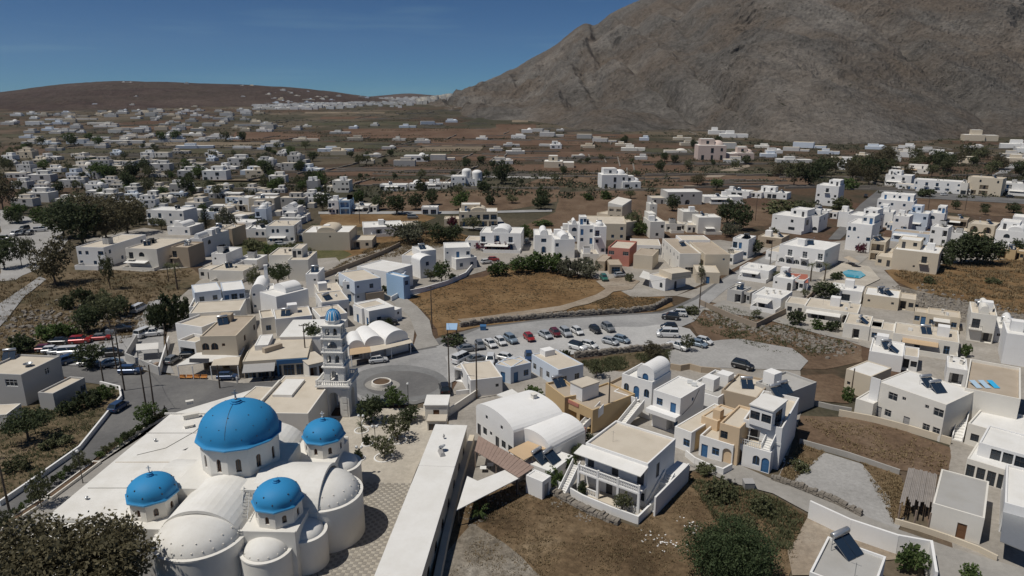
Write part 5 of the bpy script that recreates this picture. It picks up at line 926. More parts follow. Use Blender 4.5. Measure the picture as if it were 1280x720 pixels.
# row-specified blocks: (label, x0, x1, ground row, depth, rot, storeys, wall, roof, front spec, right spec, extras)
def row(label, x0, x1, yb, D=9, rot=0, h=None, wall='w', roof='w', front='', right='', left='', name='house', cat='house', par=.3, fc='b', extra='', grp=None):
    n = len(front.split('/')) if front else 1; h = h or (3.2 * n + .2); hs = House(name, label, cat, grp); f = fr_row(x0, x1, yb, D, rot); hs.box(f, h, wall, roof, front, right, left, par=par, fc=fc)
    rr = random.Random(int(x0 * 7 + yb))
    if rr.random() < .6 and f.L > 6:
        dy = rr.uniform(2.2, 4.0); w0_ = rr.uniform(0, .3) * f.L; hw = rr.uniform(.9, 1.5)
        for (xa, xb, ya, yb_) in ((w0_, f.L, -dy, -dy + .2), (w0_, w0_ + .2, -dy + .2, -.004), (f.L - .2, f.L, -dy + .2, -.004)): m = MB(); m.box(xa, xb, ya, yb_, 0, hw); hs.add('yard_wall', m.mesh('yard_wall', WALLS[wall]), f)
        if rr.random() < .5: m = MB(); m.prism([(w0_ + .3, -dy + .3), (f.L * .7, -dy + .3), (f.L * .7, -.004), (w0_ + .3, -.004)], [2.3, 2.3, 2.6, 2.6], [2.38, 2.38, 2.68, 2.68]); hs.add('awning', m.mesh('awning', rr.choice((CANVAS, CANTAN, RWHITE))), f)
    for e in extra:
        if e == 'v': g = Fr(f.M @ Vector((f.L * .3, .5, 0)), f.a, f.L * .4, f.D * .8); hs.vault(g, .5, 1.5, wall, 'v', z0=h - .3, front='')
        elif e == 'd': hs.dome(f, f.L * .5, f.D * .5, h - .3, min(f.L, f.D) * .3, min(f.L, f.D) * .22, None, .6)
        elif e == 'c': hs.clutter(f, h, int(x0), 3)
        elif e == 's': hs.solar_f(f, f.L * .5, f.D * .5, h - par, rr.uniform(-.5, .8) - f.a)
        elif e == 't': hs.chimney(f, f.L * .8, f.D * .6, h - par, 1.3)
        elif e == 'u': g = Fr(f.M @ Vector((f.L * .05, f.D * .35, 0)), f.a, f.L * .5, f.D * .6); hs.box(g, 2.8, wall, roof, 'dw', z0=h - par, par=.25, fc=fc)
        elif e == 'U': g = Fr(f.M @ Vector((f.L * .45, f.D * .3, 0)), f.a, f.L * .5, f.D * .65); hs.box(g, 2.8, wall, roof, 'wd', z0=h - par, par=.25, fc=fc)
        elif e == 'x': g = Fr(f.M @ Vector((f.L, f.D * .2, 0)), f.a, f.L * .45, f.D * .7); hs.box(g, 3.1, wall, 'c', 'pw', par=.25, fc=fc)
        elif e == 'y': g = Fr(f.M @ Vector((-f.L * .4, f.D * .25, 0)), f.a, f.L * .4, f.D * .7); hs.box(g, 3.1, wall, 'c', 'wd', par=.25, fc=fc)
    return hs, f
ROWS = [
 ('white hotel wing with blue balconies and side stair above the scrubby plot', 99, 133, 334, 22, 24, 'w', 'c', 'ww-W/w-wW', 'w--w/-w--', 'c', 'b'), ('long cream-roofed white house with one arched window beside the hotel wing', 160, 199, 336, 17, 24, 'm', 'c', 'wL-/---', '---', 'c', 'd'),
 ('plain tan two-storey cube above the terraced plot', 217, 238, 334, 9, 30, 't', 't', 'w--/---', '-', 's', 'd'), ('white house with wide arched gable window behind the tan cube', 240, 255, 322, 17, 35, 'w', 'c', '-s-/---', 'L-/-w', 'vs', 'd'), ('cream flat apartment house stepping back behind the arched gable house', 258, 275, 310, 12, 35, 'm', 'c', 'w-w/-p-', '--', 'c', 'd'), ('tan end house of the stepped cream terrace', 277, 292, 308, 10, 32, 't', 'c', '--/--', '-', '', 'd'),
 ('small white house with two square dark windows above the tan parapet roofs', 267, 285, 343, 10, 10, 'w', 'w', 's-/w-', '-s', 'c', 'd'), ('cream flat-roofed house below the small white square-window house', 262, 305, 352, 8, 4, 'm', 'c', '---', '', 'c', 'd'), ('white roof house half behind the dark fan-shaped tree', 338, 372, 345, 11, 3, 'm', 'c', '---/---', '', 'c', 'd'), ('cream two-level flat house behind the round dark tree', 362, 387, 352, 12, 3, 'm', 'c', '--/--', '', 'u', 'd'),
 ('low white house with glass veranda between garden trees and the small white square-window house', 296, 322, 338, 8, 6, 'w', 'w', 'g-w', '', 'c', 'b'),
 ('white hotel with colonnade of arches and terrace wall', 334, 369, 304, 13, 4, 'w', 'c', '-aa-w-/AAA-w', 'ww/w-', '', 'b'), ('low white wing with vaulted windows beside the arcaded hotel', 303, 333, 297, 9, 2, 'w', 'w', '--aa', '', 'c', 'b'), ('big blank beige hall with two scalloped gables', 380, 438, 313, 14, 2, 'c', 'w', '---s--/------', '', 'v', 'd'), ('low white warehouse with long roof beside the beige hall', 455, 505, 294, 14, 14, 'w', 'w', '-p-g', '', '', 'd'),
 ('tall narrow white house with blue shutters on the field road', 411, 424, 268, 9, 0, 'w', 'w', 'ww-/wwp', '', '', 'b'), ('blue-fronted house with stacked balconies on the field road', 425, 438, 268, 9, 0, 'B', 'w', 'P/P', '', 'c', 'w'), ('cream shop with three doors beside the blue-fronted house', 441, 461, 266, 9, 0, 'm', 'w', 'gdg', '', '', 'd'), ('pale grey house with white roof behind the leafy road trees', 384, 398, 240, 9, 5, 'g', 'w', '--/w-', '', '', 'd'), ('cream three-window house standing alone at the field edge', 416, 437, 240, 9, 0, 'm', 'w', 'w-ww/-dWW', '', '', 'd'),
 ('long white bungalow with veranda posts on the red field', 475, 508, 238, 8, 0, 'w', 'w', 'gwggw', '', '', 'd'), ('white domed bungalow beside the veranda bungalow', 511, 530, 237, 8, 0, 'w', 'w', 'w-w', '', 'd', 'd'), ('dark glazed bungalow with white roof next to the windmill house', 531, 551, 236, 8, 0, 'w', 'w', 'ggg', '', '', 'd'), ('cream end bungalow with small windows next to the windmill house', 552, 563, 236, 8, 0, 'm', 'w', 'ww', '', '', 'd'),
 ('cream villa with blue shutters and dark ground floor arcade', 574, 622, 284, 11, 2, 'c', 'w', 'wwwgg/PPPP', '', 'vu', 'b'), ('white kiosk bungalow with blue glass by the gravel yard', 527, 547, 268, 6, 0, 'w', 'w', 'gg', '', '', 'b'),
 ('white hotel with domed centre, blue windows and bougainvillea hedge', 600, 651, 314, 12, -6, 'w', 'w', 'w-P-w-/--P-A-', 'w-/--', 'vc', 'b'), ('white chapel-like house with round-headed gate and vault', 668, 691, 317, 12, 0, 'w', 'w', '-W-/-A-', '-w/--', 'v', 'b'), ('white house with cascade of domed roofs behind the green hedge', 693, 718, 323, 12, 4, 'w', 'w', 'w---/----', '--', 'vd', 'b'), ('slim white tower house with stacked blue windows', 742, 757, 318, 8, 0, 'w', 'w', 'w-/w-/-w', '', 'd', 'b'), ('white bell-gabled house with blue arch window', 711, 724, 302, 7, 0, 'w', 'w', 'L/d', '', 'v', 'b'), ('white stepped hotel block with open stairs between the tower house and the hedge', 724, 741, 316, 8, 0, 'w', 'w', 'd-w/w-d/-s-', '', 'u', 'b'), ('white wall house behind the bell-gabled house', 702, 728, 297, 6, 0, 'w', 'w', '-w-w', '', '', 'b'),
 ('cream apartment blocks with stepped white roofs near the ploughed field', 812, 830, 298, 12, 3, 'm', 'w', '--w/-w-', '', 'u', 'd'), ('tall cream stair tower of the stepped apartments', 811, 820, 284, 7, 2, 'm', 'w', 's/-/-', '', '', 'd'), ('cream cube with blind walls among the stepped apartments', 853, 872, 284, 9, 2, 'm', 'w', '--/--', '', '', 'd'), ('cream box house beside the dark leafy trees', 872, 900, 292, 9, 2, 'm', 'w', '---/---', '', '', 'd'), ('low white row with small porch in front of the stepped apartments', 832, 852, 290, 7, 2, 'm', 'c', 'w-g', '', 'c', 'd'),
 ('white house with blue shutter door at the road curve', 914, 934, 322, 8, 18, 'w', 'w', 'wd-/-dw', '', 'c', 'b'), ('grey stone villa with arched door and palms alone on the field', 834, 877, 256, 14, 3, 'g', 'w', 'w-w-w-/-w-A--', '', 'y', 'd'), ('long low white sheds with broad roofs beside the grey stone villa', 880, 928, 254, 9, -2, 'w', 'w', '--p---', '', '', 'd'), ('modern white pool house with glass front', 905, 936, 246, 8, -3, 'w', 'w', '-gg-', '', '', 'd'), ('modern white lodge with wide glazing beside the pool house', 946, 983, 248, 8, -4, 'w', 'w', 'g-gg-w', '', 'u', 'd'),
 ('three-storey white house with arched ground windows behind the olive plot', 1018, 1046, 256, 13, -16, 'w', 'w', '-w-/w--w/L-wL', '--/--/--', 'U', 'd'), ('white house with red gable niche and dark upper terrace', 963, 1004, 290, 12, -12, 'w', 'w', 's-w-/--g-', 'gg/-w', 'tU', 'd'), ('grey-white terrace wing with two wide arches', 1005, 1022, 290, 14, -14, 'w', 'g', '--/LL', 'w-w-/----', '', 'd'),
 ('tan conical-roofed barn with sheet canopies by the road', 946, 976, 308, 10, -20, 't', 'c', '-p-', '', '', 'd'), ('white hotel with loggia of four arches, long balcony and roof panels', 971, 1028, 334, 15, -14, 'w', 'w', '-w-w-w/LLLL-L', 'w--/---', 'ss', 'w'), ('white house with two round windows and pink bougainvillea', 1055, 1086, 314, 13, -16, 'w', 'w', 'aa---/s-s-W/--ww-', '--/--/--', 'Uc', 'b'), ('broad plain white block with blind front above the bougainvillea house', 1057, 1092, 290, 12, -8, 'w', 'w', '---/---', '-a/-L', 'U', 'd'), ('white hotel with blue shutters and two arches behind the plain block', 1094, 1140, 268, 12, -12, 'w', 'w', 'w-w-w-/w-w-AA', '', 'uU', 'b'), ('pale blue house with stepped terrace beside the shuttered hotel', 1132, 1158, 286, 10, -10, 'b', 'w', 'w-w/-D-', '', 'u', 'b'), ('white house with round attic window above the covered car park', 1158, 1178, 286, 10, -10, 'w', 'w', 'L-/-w', '', 'U', 'b'),
 ('blue-walled low house behind the beige twin block', 1113, 1160, 302, 8, -8, 'b', 't', '---w', '', '', 'd'), ('beige twin block with white capped roofs and broken window', 1112, 1170, 340, 13, -13, 'c', 'w', '---w-/--s--', '-/-', 'u', 'd'), ('tan terraced house with stacked balconies beside the beige twin block', 1085, 1104, 326, 10, -13, 'c', 'c', 'P/P', '', '', 'd'), ('white terrace house with stepped roofs below the round attic house', 1160, 1182, 306, 8, -10, 'w', 'w', 'w-p/d-w', '', 'c', 'd'), ('tan arcaded building with four tall dark arches', 1206, 1240, 302, 10, -8, 'c', 'c', 'AA/sA', '', '', 'd'), ('white hotel with domed attic and dark balcony at the field', 1240, 1290, 312, 14, -12, 'w', 'w', '-L--w/ww-ww', '', 'vu', 'd'), ('small yellow hut beside the spreading dark trees', 1246, 1268, 324, 6, -12, 'o', 'c', 'p-', '', '', 'd'), ('white low house with flat canopy next to the arcaded building', 1178, 1205, 302, 7, -8, 'w', 'w', 'p-w', '', 'c', 'd'),
 ('long white hotel row with blue doors along the upper road', 1140, 1200, 240, 10, -4, 'w', 'w', 'a-b-w-a-w/d-D-w-p-w', '', 'c', 'b'), ('white hotel front with purple bougainvillea at the road corner', 1105, 1138, 232, 10, -4, 'w', 'w', '-L-w-/PPP--', '', 'u', 'd'), ('cream apartment house with long dark balconies on the upper road', 1206, 1250, 244, 11, -6, 'c', 'c', '-a-a/-P-/PPs', '', '', 'd'), ('white apartment block with blue balconies at the frame edge', 1250, 1292, 244, 11, -6, 'w', 'w', 'P-P/b-b', '', 'c', 'b'), ('cream flat house behind the purple bougainvillea hotel', 1112, 1160, 216, 10, -3, 'm', 'w', 'w---w', '', 'U', 'd'), ('tan villa on the rise above the upper road trees', 1170, 1216, 204, 10, -4, 'c', 'w', 'w-w--w', '', 'U', 'd'),
 ('white cottage with dark veranda and red tile lean-to', 965, 990, 362, 8, -20, 'w', 'w', 's-D', '', 's', 'd'), ('white garage with wide flat roof inside the dark garden fence', 938, 975, 386, 9, -22, 'w', 'w', '-g--', '--', '', 'd'), ('flat grey store inside the dark garden fence', 908, 926, 378, 6, -18, 'g', 'g', '-p', '', '', 'd'), ('white flat house along the road behind the dark fence', 923, 960, 350, 8, -22, 'w', 'w', '--w--', '', 'c', 'd'),
 ('tan house with white roof and skylight beside the swimming pool', 1077, 1122, 386, 9, -9, 'c', 'w', 's-s', '', 's', 'd'), ('long cream bungalow with arched porch and white awning', 1002, 1070, 404, 9, -12, 'm', 'c', '-gg--A-', '', 't', 'd'), ('white shed roof house between pool and cream bungalow', 1036, 1076, 378, 7, -10, 'w', 'w', '-g-', '', '', 'd'), ('long cream house with blue door and two windows above the rubble slope', 1112, 1196, 441, 9, -11, 'm', 'c', '-s-w-s-g-', '', 's', 'b'), ('grey-tan hut with two small blue windows on the rubble slope', 1156, 1198, 412, 6, -8, 'c', 'c', 'w-w', '', '', 'b'), ('white canopy house with sheet roof beside the long cream house', 1083, 1126, 462, 9, -6, 'w', 'w', '---', '', 's', 'd'), ('cream house with stepped roof behind the canopy house', 1052, 1085, 424, 9, -12, 'm', 'c', '-p-', '', '', 'd'),
 ('white house with vault roof and balcony at the rubble slope end', 1207, 1240, 428, 10, -8, 'm', 'c', 'w-/-p', '', 'v', 'd'), ('grey-white block with bare walls beside the vault roof house', 1250, 1296, 458, 9, -6, 'w', 'w', '---/---', '', '', 'd'), ('white vaulted cottage behind the bare grey-white block', 1240, 1275, 430, 10, -8, 'w', 'w', 's--', '', 'v', 'd'), ('blue-grey canopy shed beside the tall white terrace house', 1180, 1206, 482, 7, -8, 'w', 'w', 'p', '', '', 'd'),
 ('white hotel with long rows of blue windows beside the big grove', 185, 231, 282, 10, -4, 'w', 'w', 'w-w-w-w/w-d-w-d', '', 'c', 'b'), ('white gabled cottage below the blue window hotel', 210, 238, 294, 10, -4, 'w', 'w', 's-w', '', 'v', 'b'), ('pale blue low shop behind the araucaria', 244, 276, 274, 8, 0, 'b', 'w', 'g-g', '', 'c', 'b'), ('cream house with orange door canopy north of the araucaria', 282, 299, 264, 8, 0, 'c', 'c', 'pw', '', '', 'd'), ('beige two-storey house with two black upper windows', 313, 344, 265, 9, 0, 'c', 'w', '-ww/g--', '', '', 'd'), ('grey-white row house beside the beige black-window house', 299, 312, 264, 8, 0, 'w', 'w', 'w-/g-', '', '', 'd'), ('small pale blue domed house behind the arcaded hotel', 320, 334, 280, 7, 0, 'b', 'w', 'w-/-w', '', 'd', 'b'), ('white vaulted wing behind the arcaded hotel', 354, 374, 278, 8, 0, 'w', 'w', 'w-w/-d-', '', 'v', 'b'), ('white low house with pergola east of the araucaria', 287, 316, 288, 8, 0, 'w', 'w', 'p-w', '', 'c', 'd'),
 ('narrow white block at the side of the plain blind block', 1046, 1059, 284, 8, -40, 'w', 'w', '-/-', '', '', 'd'), ('white stepped house linking blind block and shuttered hotel', 1094, 1114, 284, 8, -40, 'w', 'w', 'a-/-L', '', 'u', 'b'), ('white cube with blue awning before the pale blue house', 1114, 1134, 290, 8, -40, 'w', 'w', 'w-/-p', '', '', 'b'), ('brown open shed over parked cars near the arcaded building', 1180, 1208, 284, 9, -40, 't', 't', 'PP', '', '', 'd'), ('white house crowded behind the domed attic hotel', 1262, 1292, 292, 9, -40, 'w', 'w', 'w-w/-w-', '', 'U', 'b'), ('white flat-roofed wing beside the modern lodge ramp', 1010, 1034, 272, 7, -40, 'w', 'w', '-w', '', 'c', 'd'), ('cream terrace block between upper road hotel row and cream apartments', 1199, 1208, 243, 8, -40, 'm', 'w', '-/g', '', '', 'd'),
 ('low cream workshop between pink house and domed tower house', 728, 748, 330, 7, 0, 'm', 'c', 'p-', '', '', 'd'), ('white flat house with roof tank behind the gatehouse cottage', 903, 916, 330, 8, 10, 'w', 'c', '-w', '', 'c', 'd'), ('tall white lean-to wall house beside the vaulted house', 384, 399, 372, 8, 2, 'w', 'w', '-s/--', '', 'c', 'd'), ('low cream yard house before the brown upper field', 424, 440, 360, 7, 2, 'm', 'c', 'p', '', '', 'd'),
]
for (lab, x0, x1, yb, D, rot, wl, rf, fr_, rt, ex, fc) in ROWS:
    if x0 > 1000 and yb > 370: rot = -31
    elif x0 > 900: rot = -44 + (x0 * 7 % 9)
    elif x0 < 300: rot = -8 + (x0 * 3 % 5)
    if '/' in fr_: rb = random.Random(int(x0 * 3)); a_, b_ = fr_.split('/', 1); fr_ = ''.join('b' if c == 'w' and rb.random() < .4 else c for c in a_) + '/' + b_
    if x0 > 900 and not rt: rt = '/'.join('-' for _ in fr_.split('/'))
    row(lab, x0, x1, yb, D, rot, None, wl, rf, fr_, rt, fc=fc, extra=ex + ('' if set('xyU') & set(ex) else random.Random(x0).choice(('c', 'xc', 'yc', 'c', 'yc', 'xcs'))))
# windmill house on the red field
hs, f = row('white house of round towers and stepped blocks on the red field', 564, 582, 233, 10, 0, 6.2, 'w', 'w', 'w-w/w-d')
for x, y, r_, hh in ((9.5, 5, 3.0, 9.0), (16, 5, 3.2, 8.0)): hs.dome(f, x, y, 0, r_, 1.8, None, hh)
g = Fr(f.M @ Vector((f.L, 2, 0)), f.a, 9, 8); hs.box(g, 4.5, 'w', 'w', '---')
m = MB(); m.prism([(0, 0), (5.5, 0), (5.5, 6), (0, 6)], [2.4, 2.4, 3.4, 3.4], [2.5, 2.5, 3.5, 3.5]); c = G(983, 362); e = thing('tile_canopy', 'red tiled lean-to canopy beside the white cottage', 'canopy', c, R(-20)); ob('tile_sheet', m.mesh('tile_sheet', TILE), e)
for x in (.2, 5.3): m = MB(); m.box(x - .08, x + .08, .1, .26, 0, 2.45); ob('post', m.mesh('post', WHITE), e)
# swimming pool
pl2 = patch('pool_terrace', PAVE, [(1020, 352), (1052, 330), (1086, 334), (1100, 350), (1075, 362), (1040, 362)], curb=.1); POOL = simple('pool_water', (.02, .30, .42), .05, 0, .1, 1)
patch('swimming_pool', POOL, [(1052, 342), (1060, 339), (1076, 341), (1082, 346), (1074, 350), (1058, 348)], z=.52)
for k in range(3):
    p = G(1060 + 4 * k, 330 + 2.2 * k); e = thing('pool_parasol', 'small grey thatched parasol on the pool terrace', 'parasol', p, group='parasols by the swimming pool'); m = MB(); m.tube([(0, 0, 0), (0, 0, 2.2)], .05, 5); ob('pole', m.mesh('pole', WOOD), e); m = MB(); m.lathe([(1.5, 2.0), (.8, 2.4), (0, 2.7)], 10); ob('canopy', m.mesh('canopy', RTAN), e)

wall_line('cream strip wall along the alley beside the arcade', [(590, 552), (573, 612), (557, 680), (546, 735)], 1.2, .8, CREAM)
# ------------------------------------------------------------------ trees
def leaf_mat(name, cols, trans=.35):
    m, N, K, b = node_mat(name); b.inputs['Roughness'].default_value = .7; b.inputs['Specular IOR Level'].default_value = .2
    g = N.new('ShaderNodeNewGeometry'); o = N.new('ShaderNodeObjectInfo')
    c = ramp(N, K, g.outputs['Random Per Island'], [(0, cols[0]), (.5, cols[1]), (1, cols[2])]); f = ramp(N, K, o.outputs['Random'], [(0, .75), (1, 1.2)])
    c = mixc(N, K, 1.0, c, f, 'MULTIPLY'); K(c, b.inputs['Base Color'])
    t = N.new('ShaderNodeBsdfTranslucent'); K(c, t.inputs['Color']); mx_ = N.new('ShaderNodeMixShader'); mx_.inputs[0].default_value = trans
    out = N['Material Output']; K(b.outputs[0], mx_.inputs[1]); K(t.outputs[0], mx_.inputs[2]); K(mx_.outputs[0], out.inputs['Surface']); return m
L_OLIVE = leaf_mat('olive_leaves', [(0.075, 0.083, 0.04), (0.125, 0.134, 0.068), (0.185, 0.188, 0.1)]); L_DARK = leaf_mat('dark_leaves', [(0.038, 0.052, 0.024), (0.068, 0.086, 0.04), (0.105, 0.122, 0.06)]); L_GREEN = leaf_mat('green_leaves', [(0.055, 0.085, 0.026), (0.095, 0.138, 0.045), (0.14, 0.185, 0.068)])
L_BROWN = leaf_mat('brown_green_leaves', [(0.075, 0.066, 0.036), (0.125, 0.11, 0.062), (0.18, 0.158, 0.095)]); L_GREY = leaf_mat('grey_green_leaves', [(0.095, 0.1, 0.066), (0.15, 0.152, 0.1), (0.2, 0.2, 0.138)]); L_RED = leaf_mat('bougainvillea_leaves', [(.10, .02, .04), (.16, .03, .06), (.08, .05, .03)]); L_DRY = leaf_mat('dry_grass_blades', [(.14, .10, .055), (.21, .155, .085), (.28, .215, .125)], .1)
BARK = simple('bark', (.12, .09, .065), .9, 0, .3, 4)
def crown_mesh(name, mat, seed, lobes, n, size, flat=1.0, shell=.55):
    """leaf clumps spread through several lobes: (x, y, z, rx, rz)"""
    rr = random.Random(seed); v = []; f = []; wsum = sum(l[3] ** 2 for l in lobes)
    for (lx, ly, lz, rx, rz) in lobes:
        cl = max(4, int(n * rx * rx / wsum / 9))
        for _ in range(cl):
            while True:
                d = Vector((rr.uniform(-1, 1), rr.uniform(-1, 1), rr.uniform(-1, 1)))
                if shell < d.length < 1: break
            cx, cy, cz = lx + d.x * rx, ly + d.y * rx, lz + d.z * rz; cr = rx * rr.uniform(.14, .30)
            for _ in range(9):
                p = Vector((cx + rr.gauss(0, cr * .48), cy + rr.gauss(0, cr * .48), cz + rr.gauss(0, cr * .34))); a = Vector((rr.gauss(0, .9), rr.gauss(0, .9), abs(rr.gauss(0, .6)) + .35)).normalized(); b = a.orthogonal().normalized(); b = (Matrix.Rotation(rr.uniform(0, 6.28), 3, a) @ b); c = a.cross(b); s_ = size * rr.uniform(.55, 1.25); i = len(v)
                v += [tuple(p - b * s_), tuple(p + c * s_ * .55), tuple(p + b * s_), tuple(p - c * s_ * .55)]; f.append((i, i + 1, i + 2, i + 3))
    me = bpy.data.meshes.new(name); me.from_pydata(v, [], f); me.materials.append(mat); me.update(); return me
def trunk_mesh(seed, h, r, limbs, spread):
    rr = random.Random(seed); m = MB(); lean = rr.uniform(-.15, .15) * h; m.tube([(0, 0, -.1), (lean * .4, 0, h * .5), (lean, .05 * h, h)], [r, r * .75, r * .5], 7)
    for k in range(limbs): a = 2 * math.pi * (k + rr.random() * .6) / limbs; m.tube([(lean * .5, 0, h * rr.uniform(.5, .8)), (lean + math.cos(a) * spread * .5, math.sin(a) * spread * .5, h * 1.15), (lean + math.cos(a) * spread, math.sin(a) * spread, h * 1.5)], [r * .5, r * .32, r * .12], 5)
    return m.mesh('trunk', BARK)
def lob(seed, n, R_, rz, z, sp):
    rr = random.Random(seed); return [(0, 0, z, R_ * .7, rz)] + [(math.cos(a) * sp * rr.uniform(.7, 1.1), math.sin(a) * sp * rr.uniform(.7, 1.1), z + rr.uniform(-.35, .35) * rz, R_ * rr.uniform(.4, .65), rz * rr.uniform(.5, .8)) for a in [2 * math.pi * (k + rr.random() * .5) / n for k in range(n)]]
TREES = {}   # kind: list of (trunk, crown, nominal height, nominal width)
def kind(k, mat, n, size, R_, rz, z, sp, th, tr, limbs=4, var=3, lobes=6):
    TREES[k] = [(trunk_mesh(s * 7 + 1, th, tr, limbs, sp * .8), crown_mesh('crown', mat, s * 11 + 3, lob(s * 5 + len(k), lobes, R_, rz, z, sp), n, size, shell=.3 if k == 'big' else .5), z + rz, 2 * (sp + R_ * .5)) for s in range(var)]
kind('round', L_GREEN, 2200, .19, 2.2, 1.9, 2.5, 1.3, 1.3, .14); kind('olive', L_OLIVE, 2000, .17, 2.1, 1.7, 2.5, 1.5, 1.3, .15); kind('dark', L_DARK, 2600, .21, 2.6, 2.3, 2.7, 1.5, 1.3, .17); kind('umbrella', L_DARK, 3600, .20, 3.4, 1.4, 3.4, 2.6, 2.4, .24, 6)
kind('brown', L_BROWN, 3400, .21, 3.2, 2.9, 3.9, 2.2, 2.0, .22, 6); kind('tamarisk', L_GREY, 2200, .19, 2.4, 1.5, 1.6, 1.7, .9, .12); kind('bush', L_DARK, 1300, .17, 1.5, .95, .8, .9, .4, .07); kind('gbush', L_GREEN, 1300, .17, 1.5, .95, .8, .9, .4, .07); kind('obush', L_OLIVE, 1300, .16, 1.5, .8, .65, 1.0, .3, .06)
kind('red', L_RED, 1200, .15, 1.5, .9, .8, 1.0, .5, .07, 3, 1); kind('big', L_BROWN, 34000, .20, 5.2, 3.6, 7.0, 4.6, 4.5, .45, 8, 1, 12); kind('bigg', leaf_mat('deep_green_leaves', [(.04, .058, .025), (.066, .092, .04), (.10, .13, .06)]), 24000, .13, 4.2, 3.2, 3.0, 3.0, 2.0, .35, 6, 1, 10)
def palm_mesh(nf, L_, up, mat):
    rr = random.Random(nf); v = []; f = []
    for k in range(nf):
        a = 2 * math.pi * k / nf + rr.random() * .3; el = rr.uniform(.1, 1.0) * up
        for s_ in range(9):
            t0, t1 = s_ / 9, (s_ + 1) / 9
            for sg in (-1, 1):
                def pt(t, w_): r_ = L_ * t; z = L_ * (el * t - .9 * t * t); return Vector((math.cos(a) * r_ - math.sin(a) * w_, math.sin(a) * r_ + math.cos(a) * w_, z - abs(w_) * .4))
                i = len(v); wd = .32 * L_ * .6 * math.sin(math.pi * min(1, t0 + .15)); v += [tuple(pt(t0, 0)), tuple(pt((t0 + t1) / 2, 0)), tuple(pt(t1, sg * wd))]; f.append((i, i + 1, i + 2))
    me = bpy.data.meshes.new('crown'); me.from_pydata(v, [], f); me.materials.append(mat); me.update(); return me
def palm():
    m = MB(); m.tube([(0, 0, -.1), (.1, 0, 2.2), (.05, 0, 4.2)], [.26, .2, .18], 8); c = palm_mesh(26, 2.4, 1.0, L_OLIVE); c.transform(Matrix.Translation((.05, 0, 4.2))); TREES['palm'] = [(m.mesh('trunk', BARK), c, 5.0, 4.4)]
    m = MB(); m.tube([(0, 0, -.1), (0, 0, .5)], [.2, .16], 7); c = palm_mesh(22, 1.9, 1.3, L_GREEN); c.transform(Matrix.Translation((0, 0, .5))); TREES['cycad'] = [(m.mesh('trunk', BARK), c, 1.4, 3.4)]
    m = MB(); m.tube([(0, 0, -.1), (0, 0, 9)], [.28, .05], 7); rr = random.Random(3); v = []; f = []
    for k in range(12):
        z = 1.4 + k * .63; r_ = 3.1 * (1 - k / 13.5)
        for j in range(9):
            a = 2 * math.pi * (j + .5 * (k % 2)) / 9
            for q in range(8):
                t = (q + 1) / 8; c0 = Vector((math.cos(a) * r_ * t, math.sin(a) * r_ * t, z + .25 * t + rr.uniform(-.06, .06))); s_ = .34; i = len(v); d = Vector((math.cos(a + 1.57), math.sin(a + 1.57), 0)); e = Vector((math.cos(a), math.sin(a), .3)); v += [tuple(c0 - d * s_), tuple(c0 + e * s_), tuple(c0 + d * s_), tuple(c0 - e * s_ + Vector((0, 0, .15)))]; f.append((i, i + 1, i + 2, i + 3))
    me = bpy.data.meshes.new('crown'); me.from_pydata(v, [], f); me.materials.append(L_DARK); me.update(); TREES['norfolk'] = [(m.mesh('trunk', BARK), me, 9.2, 6.2)]
palm()
NAMES = dict(round='leafy_tree', olive='olive_tree', dark='evergreen_tree', umbrella='umbrella_pine', brown='eucalyptus_tree', tamarisk='tamarisk_bush', bush='bush', gbush='bush', obush='bush', red='bougainvillea', big='eucalyptus_tree', bigg='broad_tree', palm='palm_tree', cycad='cycad_palm', norfolk='araucaria_tree')
TN = [0]
def tree(px, py, wpx, hpx, k, label, group=None, far=False, at=None, base=0.0):
    p = at if at is not None else (GT(px, py) if far else G(px, py)); s_ = ppm(p); TN[0] += 1; tr, cr, nh, nw = TREES[k][TN[0] % len(TREES[k])]
    sx = wpx / s_ / nw; sz = hpx / s_ / nh / .93; e = thing(NAMES[k], label, 'bush' if 'bush' in NAMES[k] or k == 'red' else 'tree', (p.x, p.y, p.z + base), TN[0] * 2.4, group, (sx, sx, sz))
    ob('trunk', tr, e); ob('crown', cr, e); return e
